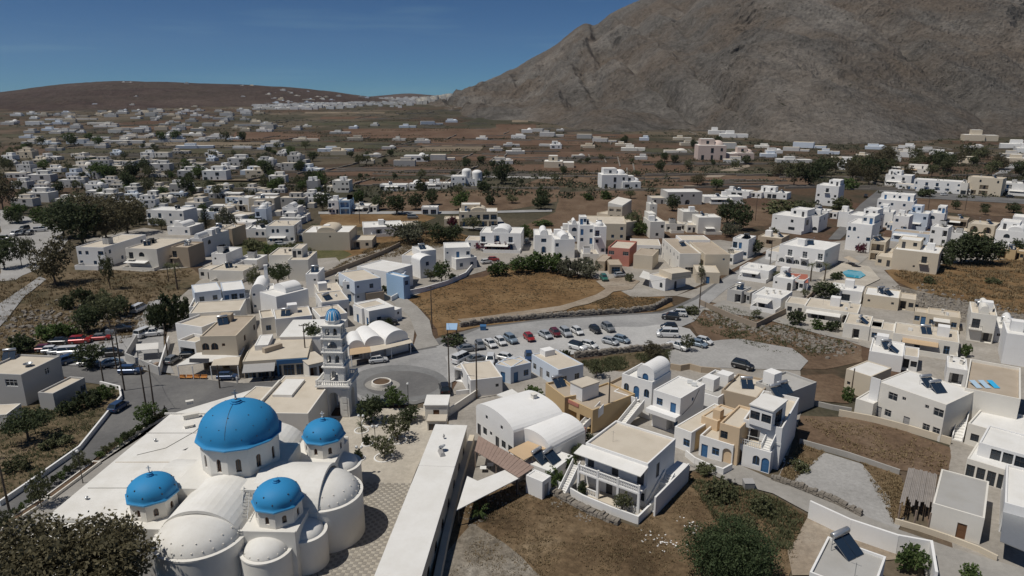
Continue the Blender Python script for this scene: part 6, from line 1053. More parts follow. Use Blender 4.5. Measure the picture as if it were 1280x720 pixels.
TL = [  # base x, base y, crown width px, height px, kind, label
 (36, 552, 66, 40, 'umbrella', 'broad dark umbrella tree in the walled roadside garden'), (112, 508, 34, 20, 'bush', 'dark thicket beside the grey-white roadside house'), (88, 516, 30, 16, 'bush', 'low dark thicket under the umbrella tree'), (130, 498, 30, 16, 'gbush', 'green shrub at the garden corner by the junction'), (70, 556, 40, 12, 'obush', 'grey dry shrub in the middle of the roadside garden'), (52, 634, 30, 46, 'olive', 'young olive in the road planter nearest the eucalyptus'), (100, 588, 16, 26, 'olive', 'thin sapling in the planter beside the church hall'), (184, 534, 30, 30, 'round', 'leafy planter tree next to the two utility poles'), (150, 560, 12, 14, 'cycad', 'tiny palm between the two road planters'), (6, 668, 26, 30, 'olive', 'ragged olive leaning over the planter wall'), (20, 588, 36, 14, 'obush', 'dry scrub bush by the garden wall'),
 (113, 461, 38, 32, 'dark', 'dark tree shading the roadside car park'), (28, 440, 36, 22, 'bush', 'round dark bush behind the grey-white roadside house'), (62, 424, 34, 18, 'gbush', 'green bush beside the black parked car'), (84, 420, 32, 16, 'gbush', 'green bush behind the red parked cars'), (112, 416, 38, 34, 'dark', 'dark tree behind the red parked cars'), (138, 410, 40, 38, 'olive', 'olive tree beside the black pickup'), (150, 396, 36, 26, 'dark', 'dark tree on the scrub slope above the black pickup'), (118, 392, 34, 22, 'obush', 'grey-green bush on the scrub slope'), (86, 386, 20, 16, 'bush', 'round dark bush on the bare scrub slope'), (104, 376, 24, 16, 'bush', 'dark bush in the middle of the scrub slope'), (130, 384, 26, 22, 'olive', 'slender olive on the scrub slope'), (138, 362, 18, 42, 'olive', 'tall thin tree below the white hotel wing'),
 (70, 356, 54, 56, 'brown', 'big grey-green tree by the bend of the side road'), (27, 332, 18, 34, 'olive', 'twin olive on the gravel car park'), (38, 332, 18, 34, 'olive', 'second olive of the pair on the gravel car park'), (6, 336, 30, 34, 'dark', 'dark tree at the edge of the gravel car park'), (4, 308, 34, 12, 'bush', 'low dark hedge bush on the gravel car park'), (20, 278, 26, 22, 'round', 'green round tree beyond the gravel car park'), (52, 278, 26, 18, 'gbush', 'neat green tree beside the parked boats lot'), (4, 262, 36, 46, 'brown', 'tall brown-green tree at the far lot corner'),
 (80, 298, 52, 44, 'dark', 'dark tree at the front of the big grove'), (104, 306, 56, 52, 'dark', 'tall dark tree in the middle of the big grove'), (134, 302, 54, 50, 'brown', 'brown-green tree at the centre of the big grove'), (160, 294, 50, 42, 'brown', 'brown-green tree at the end of the big grove'), (118, 284, 60, 40, 'brown', 'rear brown-green tree of the big grove'), (150, 278, 54, 34, 'brown', 'spreading rear tree of the big grove'), (92, 280, 48, 34, 'dark', 'rear dark tree of the big grove'), (172, 272, 28, 22, 'olive', 'small olive beside the big grove'),
 (208, 410, 40, 40, 'bush', 'dark hedge tree beside the white steps house'), (228, 400, 30, 30, 'bush', 'dark hedge tree at the parked van lane'), (198, 414, 24, 34, 'dark', 'narrow dark tree at the lane mouth'), (222, 362, 20, 34, 'palm', 'palm tree beside the dark hedge trees'), (211, 352, 12, 24, 'palm', 'small palm on the terraced plot'), (318, 362, 18, 28, 'olive', 'olive beside the vaulted house chimney'), (348, 362, 36, 30, 'umbrella', 'fan-shaped dark tree behind the vaulted house'), (394, 438, 32, 34, 'dark', 'dark leafy tree close beside the bell tower'), (258, 287, 24, 26, 'norfolk', 'layered araucaria tree among the northern houses'), (284, 296, 30, 34, 'tamarisk', 'grey bushy tree beside the araucaria'), (340, 318, 26, 12, 'gbush', 'low green bush on the dry lawn'), (318, 312, 30, 12, 'obush', 'scrubby bush on the dry lawn'), (370, 316, 40, 10, 'obush', 'long low scrub on the dry lawn'),
 (552, 354, 24, 26, 'round', 'leafy tree in the walled garden'), (538, 352, 16, 16, 'olive', 'small tree in the walled garden'), (566, 350, 16, 8, 'bush', 'low dark shrub in the walled garden'), (440, 372, 14, 10, 'obush', 'shrub beside the blue-washed court'), (484, 366, 16, 10, 'bush', 'dark shrub by the blue garden gate'), (486, 410, 14, 12, 'bush', 'dark bush beside the concrete lane bend'), (468, 412, 20, 9, 'bush', 'low dark bush behind the taverna vaults'),
 (648, 342, 30, 22, 'round', 'green tree at the end of the long hedge'), (668, 338, 34, 22, 'gbush', 'green hedge bush below the chapel-like house'), (690, 340, 34, 24, 'gbush', 'tall green hedge bush in the middle of the long hedge'), (712, 346, 36, 24, 'tamarisk', 'grey-green hedge bush in front of the stepped hotel block'), (732, 346, 34, 22, 'tamarisk', 'grey-green bush at the hedge end near the tan hut'), (622, 344, 28, 16, 'gbush', 'green bush where the hedge starts'), (610, 312, 34, 12, 'red', 'red bougainvillea hedge before the domed hotel'), (628, 314, 20, 12, 'red', 'red bougainvillea at the hotel wall corner'), (786, 352, 12, 10, 'obush', 'small bush beside the green car'), (876, 354, 10, 24, 'olive', 'slim tree at the gatehouse cottage'), (656, 300, 22, 18, 'round', 'green tree beside the domed hotel'), (801, 294, 26, 16, 'gbush', 'green shrubs beside the taupe house'),
 (510, 304, 52, 26, 'tamarisk', 'wide grey tamarisk at the end of the low warehouse'), (548, 304, 30, 24, 'dark', 'dark tree at the brown upper field corner'), (566, 304, 30, 22, 'dark', 'dark tree beside the white complex'), (528, 292, 26, 16, 'olive', 'olive at the field wall end'), (566, 284, 16, 14, 'red', 'round reddish bush on the gravel yard'), (592, 288, 26, 16, 'olive', 'olive before the cream villa'), (496, 268, 30, 24, 'dark', 'dark tree on the field road'), (520, 262, 22, 20, 'dark', 'dark tree beside the kiosk bungalow'), (540, 256, 20, 18, 'dark', 'dark tree behind the kiosk bungalow'), (576, 262, 26, 22, 'round', 'yellow-green tree behind the cream villa'), (449, 252, 18, 14, 'gbush', 'green bush on the field road verge'), (474, 262, 20, 16, 'dark', 'dark tree between road and bungalows'), (404, 264, 22, 24, 'dark', 'dark tree next to the narrow white house'),
 (627, 230, 24, 28, 'dark', 'round dark tree beside the round-tower house'), (604, 240, 20, 14, 'bush', 'round bush before the round-tower house'), (573, 244, 14, 14, 'olive', 'olive on the red field before the bungalows'), (525, 238, 18, 12, 'bush', 'bush before the domed bungalow'), (612, 256, 14, 12, 'bush', 'round bush on the red field'), (640, 254, 18, 10, 'olive', 'shrub on the green plot'), (677, 256, 20, 22, 'dark', 'tall dark shrub beside the ploughed field'), (676, 262, 26, 16, 'dark', 'dark scrub beside the ploughed field'), (735, 250, 16, 8, 'gbush', 'low green bush on the ploughed field'), (758, 249, 16, 10, 'gbush', 'round green bush on the ploughed field'), (788, 248, 14, 9, 'olive', 'olive bush on the ploughed field'), (822, 250, 8, 8, 'bush', 'clipped round bush by the grey stone villa'), (841, 264, 20, 20, 'dark', 'dark tree before the grey stone villa'), (680, 282, 28, 6, 'gbush', 'clipped hedge behind the domed hotel'), (790, 290, 30, 26, 'olive', 'brown leafless tree behind the taupe house'),
 (908, 280, 26, 30, 'dark', 'tall dark tree behind the box house'), (926, 288, 30, 34, 'dark', 'tall dark tree beside the road curve houses'), (912, 296, 26, 18, 'tamarisk', 'grey shrub beside the road curve houses'), (942, 318, 26, 18, 'dark', 'dark round tree at the road curve'), (896, 238, 18, 14, 'round', 'round tree behind the modern pool house'), (872, 232, 22, 14, 'brown', 'brown bush on the soil field'), (976, 266, 60, 14, 'obush', 'olive scrub below the modern lodge'), (1002, 266, 40, 14, 'obush', 'olive scrub beside the three-storey white house'), (1060, 236, 26, 12, 'gbush', 'green bush by the corner of the upper road'), (1050, 262, 30, 14, 'obush', 'shrubs along the garden ramp'),
 (1030, 376, 38, 24, 'dark', 'dense dark hedge tree before the pool'), (994, 406, 22, 18, 'bush', 'clipped dark bush at the lane corner'), (1022, 412, 20, 12, 'gbush', 'green bush by the cream bungalow awning'), (1040, 414, 20, 14, 'bush', 'dark bush by the cream bungalow porch'), (1013, 352, 16, 24, 'palm', 'palm before the loggia hotel'), (1030, 352, 16, 24, 'palm', 'palm beside the pool terrace'), (1046, 350, 18, 10, 'bush', 'shrubs at the pool edge'), (980, 350, 34, 12, 'olive', 'grey-green hedge before the loggia hotel'), (1076, 316, 14, 12, 'red', 'purple bougainvillea on the white house'), (1006, 372, 12, 10, 'olive', 'small tree inside the dark garden fence'), (945, 398, 14, 12, 'olive', 'small tree before the white garage'),
 (1200, 330, 46, 36, 'dark', 'spreading dark tree before the arcaded building'), (1220, 330, 48, 38, 'dark', 'tallest spreading dark tree by the field'), (1238, 330, 34, 30, 'dark', 'spreading dark tree beside the yellow hut'), (1182, 336, 22, 24, 'dark', 'small dark tree beside the beige twin block'), (1272, 320, 24, 20, 'dark', 'dark bush beyond the yellow hut'), (1156, 246, 24, 10, 'bush', 'dark clipped hedge on the upper road field'), (1266, 266, 20, 12, 'dark', 'dark bush on the upper road field'), (1206, 446, 14, 16, 'gbush', 'green bush at the long cream house end'), (1110, 322, 14, 10, 'bush', 'bush beside the tan terraced house'), (1160, 354, 18, 8, 'obush', 'grey mound bush on the dry field'), (1240, 354, 22, 6, 'obush', 'flat grey bush on the dry field'),
 (817, 456, 32, 28, 'brown', 'brown-green tree above the gravel car lot'), (745, 472, 24, 22, 'olive', 'olive bush on the scrub strip'), (704, 448, 18, 11, 'bush', 'dark bush beside the pale blue house'), (668, 496, 24, 14, 'gbush', 'vivid green bush in the courtyard'), (860, 440, 18, 22, 'olive', 'small tree on the bank by the white pickup'), (862, 392, 30, 8, 'obush', 'dry scrub on top of the bank'),
 (778, 641, 28, 28, 'olive', 'round olive tree at the villa gate'), (728, 619, 14, 18, 'bush', 'round bush at the villa porch'), (694, 607, 28, 22, 'gbush', 'green bush beside the solar shed'), (710, 590, 26, 20, 'gbush', 'green hedge bush beside the villa stair'), (722, 574, 20, 20, 'dark', 'dark shrub behind the villa stair'), (738, 560, 18, 18, 'dark', 'dark shrub between villa and restaurant'), (598, 648, 30, 18, 'cycad', 'palm clump below the wedge-shaped canopy'), (912, 726, 116, 78, 'bigg', 'huge dark green tree on the dry lot'), (1136, 712, 40, 32, 'gbush', 'leafy fig inside the white compound wall'), (1212, 722, 26, 16, 'gbush', 'green bush at the lane end'), (1058, 500, 18, 16, 'gbush', 'green shrub on the brown plot'), (880, 592, 26, 12, 'obush', 'weeds below the terrace house wall'), (900, 622, 44, 20, 'obush', 'green weeds at the lot edge'), (950, 640, 40, 18, 'obush', 'weeds beside the concrete lane'), (930, 660, 36, 14, 'obush', 'dry weeds by the white rubble'), (1000, 588, 26, 12, 'obush', 'weeds at the foot of the blank white wall'),
 (492, 510, 32, 26, 'round', 'round green tree at the plaza wall'), (464, 530, 38, 36, 'dark', 'dark green tree next to the bell tower gate'), (480, 574, 34, 32, 'olive', 'olive tree in the plaza ring before the checkered paving'), (497, 552, 38, 34, 'olive', 'grey-green olive in the middle of the plaza'), (512, 528, 32, 20, 'dark', 'dark spreading tree at the kiosk'), (452, 540, 14, 16, 'cycad', 'small palm in a plaza ring'),
]
for (x, y, w_, h_, k, lab) in TL: tree(x, y, w_, h_, k, lab)
tree(0, 0, 225, 150, 'big', 'big olive-brown eucalyptus beside the front of the church hall', at=Vector((-43.5, 54.5, 0)))
# rings round the plaza trees
for (x, y, r_, lab) in ((480, 574, 1.5, 'white ring kerb round the olive before the checkered paving'), (497, 552, 1.5, 'white ring kerb round the middle plaza olive'), (464, 530, 1.7, 'white ring kerb round the dark plaza tree'), (452, 540, 1.2, 'white ring kerb round the small plaza palm'), (459, 557, .9, 'small white planter ring with dark shrub on the plaza'), (449, 575, 1.0, 'white planter ring beside the church apse')):
    e = thing('planter_ring', lab, 'planter', G(x, y)); m = MB(); m.lathe([(r_, 0), (r_, .35), (r_ - .2, .35), (r_ - .2, .05)], 20); ob('kerb', m.mesh('kerb', WHITE), e); m = MB(); m.lathe([(r_ - .2, .2), (0, .24)], 20); ob('soil', m.mesh('soil', SOIL), e)
for x, y, lab in ((459, 557, 'dark shrub in the small plaza planter'), (449, 575, 'tall thin plant in the planter beside the apse')): tree(x, y, 12, 12, 'bush', lab, base=.2)
# roundabout
e = thing('roundabout_planter', 'round white planter of bare soil in the middle of the junction', 'planter', G(477, 481)); m = MB(); m.lathe([(2.6, 0), (2.6, .12), (1.9, .14), (1.85, .75), (1.6, .75), (1.6, .5)], 28); ob('kerb', m.mesh('kerb', WARM), e); m = MB(); m.lathe([(1.6, .55), (0, .75)], 28); ob('soil', m.mesh('soil', SOIL), e)
# loose grass on the lots, weeds
def tufts(name, polys, n, hgt, mat, seed, kindname='stuff', wide=.5):
    rr = random.Random(seed); v = []; f = []
    for pix in polys:
        P = [G(x, y) for x, y in pix]; x0, x1 = min(p.x for p in P), max(p.x for p in P); y0, y1 = min(p.y for p in P), max(p.y for p in P); c = 0; tr_ = 0
        while c < n and tr_ < n * 8:
            tr_ += 1; X, Y = rr.uniform(x0, x1), rr.uniform(y0, y1); ins = False; j = len(P) - 1
            for i in range(len(P)):
                if (P[i].y > Y) != (P[j].y > Y) and X < (P[j].x - P[i].x) * (Y - P[i].y) / (P[j].y - P[i].y) + P[i].x: ins = not ins
                j = i
            if not ins or noise.noise((X * .22, Y * .22, seed)) < rr.uniform(-.45, .35): continue
            c += 1; h_ = hgt * rr.uniform(.5, 1.4)
            for b in range(5):
                a = rr.uniform(0, 6.28); d = Vector((math.cos(a), math.sin(a), 0)); q = Vector((X, Y, 0)) + d * rr.uniform(0, wide * .5); s_ = Vector((-d.y, d.x, 0)) * rr.uniform(.05, .13); i = len(v); v += [tuple(q - s_), tuple(q + s_), tuple(q + d * h_ * rr.uniform(.2, .8) + Vector((0, 0, h_)))]; f.append((i, i + 1, i + 2))
    me = bpy.data.meshes.new(name); me.from_pydata(v, [], f); me.materials.append(mat); me.update(); ob(name, me, kind='stuff', label='dry straw-coloured grass on the empty lots' if mat is L_DRY else 'low green weeds on the empty lots', category='grass')
LOT = [(575, 645), (600, 614), (655, 606), (690, 616), (740, 642), (797, 662), (866, 594), (915, 608), (970, 624), (1008, 646), (998, 690), (985, 720), (560, 725), (600, 662)]
FLD = [(510, 376), (560, 354), (605, 348), (645, 335), (700, 342), (752, 354), (835, 374), (815, 388), (700, 396), (600, 405), (550, 416), (538, 400)]
tufts('dry_grass', [LOT], 6000, .22, L_DRY, 1); tufts('dry_grass', [[(512, 376), (560, 354), (605, 348), (645, 335), (700, 342), (745, 352), (735, 368), (640, 388), (570, 398), (540, 404)], [(600, 405), (700, 391), (765, 368), (832, 374), (815, 388), (700, 396)]], 2600, .22, L_DRY, 2, wide=.6); tufts('dry_grass', [[(1000, 522), (1120, 537), (1186, 562), (1184, 594), (1060, 566)], [(1075, 578), (1125, 594), (1140, 640), (1118, 655)], [(972, 602), (1000, 556), (1032, 566), (984, 608)]], 900, .3, L_DRY, 3)
tufts('dry_grass', [[(0, 350), (100, 340), (240, 338), (215, 380), (200, 400), (150, 430), (70, 440), (0, 460)], [(1110, 340), (1230, 325), (1285, 322), (1285, 396), (1170, 370)], [(400, 345), (470, 306), (560, 290), (598, 300), (440, 332)]], 3500, .5, L_DRY, 4, wide=1.0)
tufts('weeds', [[(860, 600), (915, 606), (970, 624), (1005, 648), (985, 690), (900, 660)], [(0, 630), (50, 594), (100, 558), (150, 496), (90, 482), (0, 500)], [(726, 452), (838, 438), (835, 454), (740, 468)], [(858, 394), (905, 382), (1070, 432), (1062, 450), (960, 440), (884, 414)]], 1800, .4, L_OLIVE, 5, wide=.7)
def rocks(label, pixs, n, s0, s1, mat, seed, spread=1.5):
    rr = random.Random(seed); m = MB()
    for _ in range(n):
        c = G(*rr.choice(pixs)); X, Y = c.x + rr.gauss(0, spread), c.y + rr.gauss(0, spread); s_ = rr.uniform(s0, s1); i0 = len(m.v); m.box(-s_, s_, -s_ * .8, s_ * .8, -s_ * .3, s_ * .8, tap=s_ * .3); a = rr.uniform(0, 3)
        for i in range(i0, len(m.v)): v = m.v[i]; m.v[i] = (X + v[0] * math.cos(a) - v[1] * math.sin(a) + rr.uniform(-.2, .2) * s_, Y + v[0] * math.sin(a) + v[1] * math.cos(a) + rr.uniform(-.2, .2) * s_, v[2] + rr.uniform(-.2, .2) * s_)
    ob('rubble', m.mesh('rubble', mat), kind='stuff', label=label, category='rubble')
rocks('white broken rubble heaped on the dry lot', [(858, 656), (866, 660), (822, 676), (830, 680), (815, 672), (842, 684)], 130, .05, .18, WHITE, 1, .8); rocks('white stones heaped beside the blank white wall', [(996, 580), (999, 584), (994, 578)], 160, .08, .2, WHITE, 2, .6)
rocks('grey field stones along the rubble slope', [(1130 + 14 * k, 366 + 3.2 * k) for k in range(11)] + [(1130 + 14 * k, 374 + 3.0 * k) for k in range(11)], 900, .15, .6, STONE, 3, 4.0); rocks('stones scattered over the scrub slope', [(20 + 22 * k, 420 - (k % 3) * 14) for k in range(8)] + [(40, 400), (70, 408), (110, 400)], 500, .15, .6, STONE, 4, 5.0); rocks('stones along the foot of the dry lot', [(640, 604), (660, 612), (700, 626), (735, 644), (590, 650), (620, 622)], 300, .06, .22, STONE, 5, 1.0); rocks('earth clods and stones on the dug bank', [(900 + 18 * k, 396 + 5 * k) for k in range(9)], 600, .12, .5, STONE, 6, 3.0)

SHR = random.Random(31)
for k in range(26):
    t = k / 25; px = 4 + 202 * t; py = 660 - 138 * t - 12 * math.sin(math.pi * t) * (1 if t < .5 else .4)
    if .52 < t < .6: continue
    tree(px, py, SHR.uniform(8, 15), SHR.uniform(5, 10), SHR.choice(('bush', 'obush', 'gbush')), 'low shrub planted in the white road planters beside the church hall', 'shrubs in the road planters', base=.35)
# ------------------------------------------------------------------ vehicles
PAINT = {}
def paint(n, c):
    m, N, K, b = node_mat(n + '_car_paint'); b.inputs['Base Color'].default_value = (*c, 1); b.inputs['Roughness'].default_value = .32; b.inputs['Coat Weight'].default_value = .5; b.inputs['Metallic'].default_value = .15; PAINT[n] = m
for n, c in dict(white=(.72, .72, .71), silver=(.42, .44, .46), grey=(.20, .21, .22), black=(.02, .021, .024), red=(.33, .025, .025), blue=(.035, .07, .15), steel=(.22, .28, .34), green=(.04, .16, .12), maroon=(.13, .02, .025)).items(): paint(n, c)
TYRE = simple('tyre_rubber', (.02, .02, .02), .8); RIM = simple('alloy_rim', (.45, .46, .47), .35, .7); CGLASS = GLASS; LAMP = simple('lamp_glass', (.6, .6, .56), .15); TAIL = simple('tail_lamp', (.35, .02, .02), .3); PLATE = simple('bumper_plastic', (.05, .05, .052), .6)
def loft(m, secs, mat=0, cap=True):
    """secs: list of cross-section loops of equal length"""
    i0 = len(m.v); n = len(secs[0])
    for s_ in secs: m.v += [tuple(p) for p in s_]
    for a in range(len(secs) - 1):
        for j in range(n): m.f.append((i0 + a * n + j, i0 + a * n + (j + 1) % n, i0 + (a + 1) * n + (j + 1) % n, i0 + (a + 1) * n + j)); m.m.append(mat)
    if cap: m.f.append(tuple(i0 + j for j in range(n))[::-1]); m.m.append(mat); k = i0 + (len(secs) - 1) * n; m.f.append(tuple(k + j for j in range(n))); m.m.append(mat)
def ring(x, hw, z0, z1, sh=.82, nose=0):
    """car body section at x: sill, flank, shoulder, top"""
    return [(x, -hw * .93, z0), (x, -hw, z0 + .18), (x, -hw, z1 - .14), (x, -hw * sh, z1), (x, hw * sh, z1), (x, hw, z1 - .14), (x, hw, z0 + .18), (x, hw * .93, z0)]
CARS = {}
def make_car(kind):
    S = {'hatch': dict(L=3.9, W=.84, hood=.80, belt=.92, top=1.46, c=(-1.85, -1.35, .45, 1.12)), 'sedan': dict(L=4.5, W=.88, hood=.82, belt=.92, top=1.42, c=(-1.65, -.95, .55, 1.3)), 'suv': dict(L=4.3, W=.92, hood=1.0, belt=1.08, top=1.68, c=(-2.05, -1.7, .5, 1.15)), 'van': dict(L=4.9, W=.96, hood=1.1, belt=1.2, top=1.95, c=(-2.35, -2.25, 1.1, 1.85)), 'pickup': dict(L=5.1, W=.92, hood=1.02, belt=1.08, top=1.74, c=(-.55, -.35, .75, 1.35))}[kind]
    L2 = S['L'] / 2; W = S['W']; b = MB(); x0, x1, x2, x3 = S['c']
    deck = S['belt'] if kind not in ('sedan', 'pickup') else (.98 if kind == 'sedan' else 1.02)
    loft(b, [ring(-L2, W * .86, .34, deck - .12, .8), ring(-L2 + .12, W * .97, .26, deck), ring(x0, W, .22, S['belt']), ring(x3, W, .22, S['belt']), ring(L2 - .5, W * .97, .24, S['hood']), ring(L2 - .1, W * .86, .28, S['hood'] - .14), ring(L2, W * .78, .34, S['hood'] - .26)])
    body = b.mesh('body', PAINT['white']); g = MB(); t = S['top'] - .05; zb = S['belt'] - .02; w0 = W * .84; w1 = W * .68
    gl = lambda x, w_, z: [(x, -w_, z), (x, w_, z)]
    A, B = [(x0, -w0, zb), (x3, -w0, zb), (x3, w0, zb), (x0, w0, zb)], [(x1, -w1, t), (x2, -w1, t), (x2, w1, t), (x1, w1, t)]
    parts = [('body', body)]
    for nm, (i, j) in (('side_window', (0, 1)), ('windscreen', (1, 2)), ('side_window', (2, 3)), ('rear_window', (3, 0))):
        q = MB(); q.quad(A[i], A[j], B[j], B[i]); parts.append((nm, q.mesh(nm, CGLASS)))
    r = MB(); e = .035; r.prism([(x1 - e, -w1 - e), (x2 + e, -w1 - e), (x2 + e, w1 + e), (x1 - e, w1 + e)], t - .01, S['top']); roof = r.mesh('roof', PAINT['white']); parts.append(('roof', roof))
    for sg in (-1, 1):
        for (xa, xb) in ((x0, x1), (x3, x2), ((x0 + x3) / 2 - .02, (x1 + x2) / 2 - .02)): pl_ = MB(); pl_.tube([(xa, sg * (w0 + .005), zb), (xb, sg * (w1 + .005), t)], .045, 4); parts.append(('pillar', pl_.mesh('pillar', PAINT['white'])))
    if kind == 'pickup': q = MB(); q.box(-L2 + .15, x0 - .12, -W * .78, W * .78, .98, 1.025); parts.append(('load_bed', q.mesh('load_bed', PLATE)))
    for sg in (-1, 1):
        q = MB(); q.box(L2 - .16, L2 - .02, sg * W * .62 - .14, sg * W * .62 + .14, S['hood'] - .34, S['hood'] - .18); parts.append(('headlight', q.mesh('headlight', LAMP)))
        q = MB(); q.box(-L2 + .0, -L2 + .06, sg * W * .68 - .1, sg * W * .68 + .1, deck - .38, deck - .16); parts.append(('tail_light', q.mesh('tail_light', TAIL)))
        q = MB(); q.box(x3 - .25, x3 - .12, sg * (W + .02), sg * (W + .18), S['belt'] - .02, S['belt'] + .13) if sg > 0 else q.box(x3 - .25, x3 - .12, sg * (W + .18), sg * (W + .02), S['belt'] - .02, S['belt'] + .13); parts.append(('mirror', q.mesh('mirror', PLATE)))
    q = MB(); q.box(L2 - .06, L2 + .03, -W * .7, W * .7, .3, .46); parts.append(('bumper', q.mesh('bumper', PLATE)))
    rw = .31 if kind not in ('suv', 'pickup', 'van') else .35; ty = MB(); ty.tube([(0, -.1, 0), (0, .1, 0)], rw, 14); rm = MB(); rm.tube([(0, -.112, 0), (0, .112, 0)], rw * .62, 10)
    tm, rmm = ty.mesh('wheel', TYRE), rm.mesh('rim', RIM); wh = [(sx * L2 * .62, sy * (W - .08), rw) for sx in (-1, 1) for sy in (-1, 1)]
    CARS[kind] = (parts, tm, rmm, wh, S)
for k in ('hatch', 'sedan', 'suv', 'van', 'pickup'): make_car(k)
CN = dict(hatch='hatchback', sedan='sedan_car', suv='off_road_car', van='van', pickup='pickup_truck'); CC = dict(hatch='car', sedan='car', suv='car', van='van', pickup='pickup')
def car(px, py, hd, kind, col, label, group=None, roofcol=None):
    parts, tm, rmm, wh, S = CARS[kind]; e = thing(CN[kind], label, CC[kind], G(px, py, 0) + Vector((0, 0, .32)) * 0, R(hd), group); e.location.z = .26
    for nm, me in parts:
        o = ob(nm, me, e)
        if nm in ('body', 'roof', 'pillar'): o.material_slots[0].link = 'OBJECT'; o.material_slots[0].material = PAINT[roofcol if roofcol and nm != 'body' else col]
    for (x, y, z) in wh: w_ = ob('wheel', tm, e, T(x, y, z)); ob('rim', rmm, w_)
    return e
P1 = 'cars in the upper row of the car park'; P2 = 'cars in the lower row of the car park'
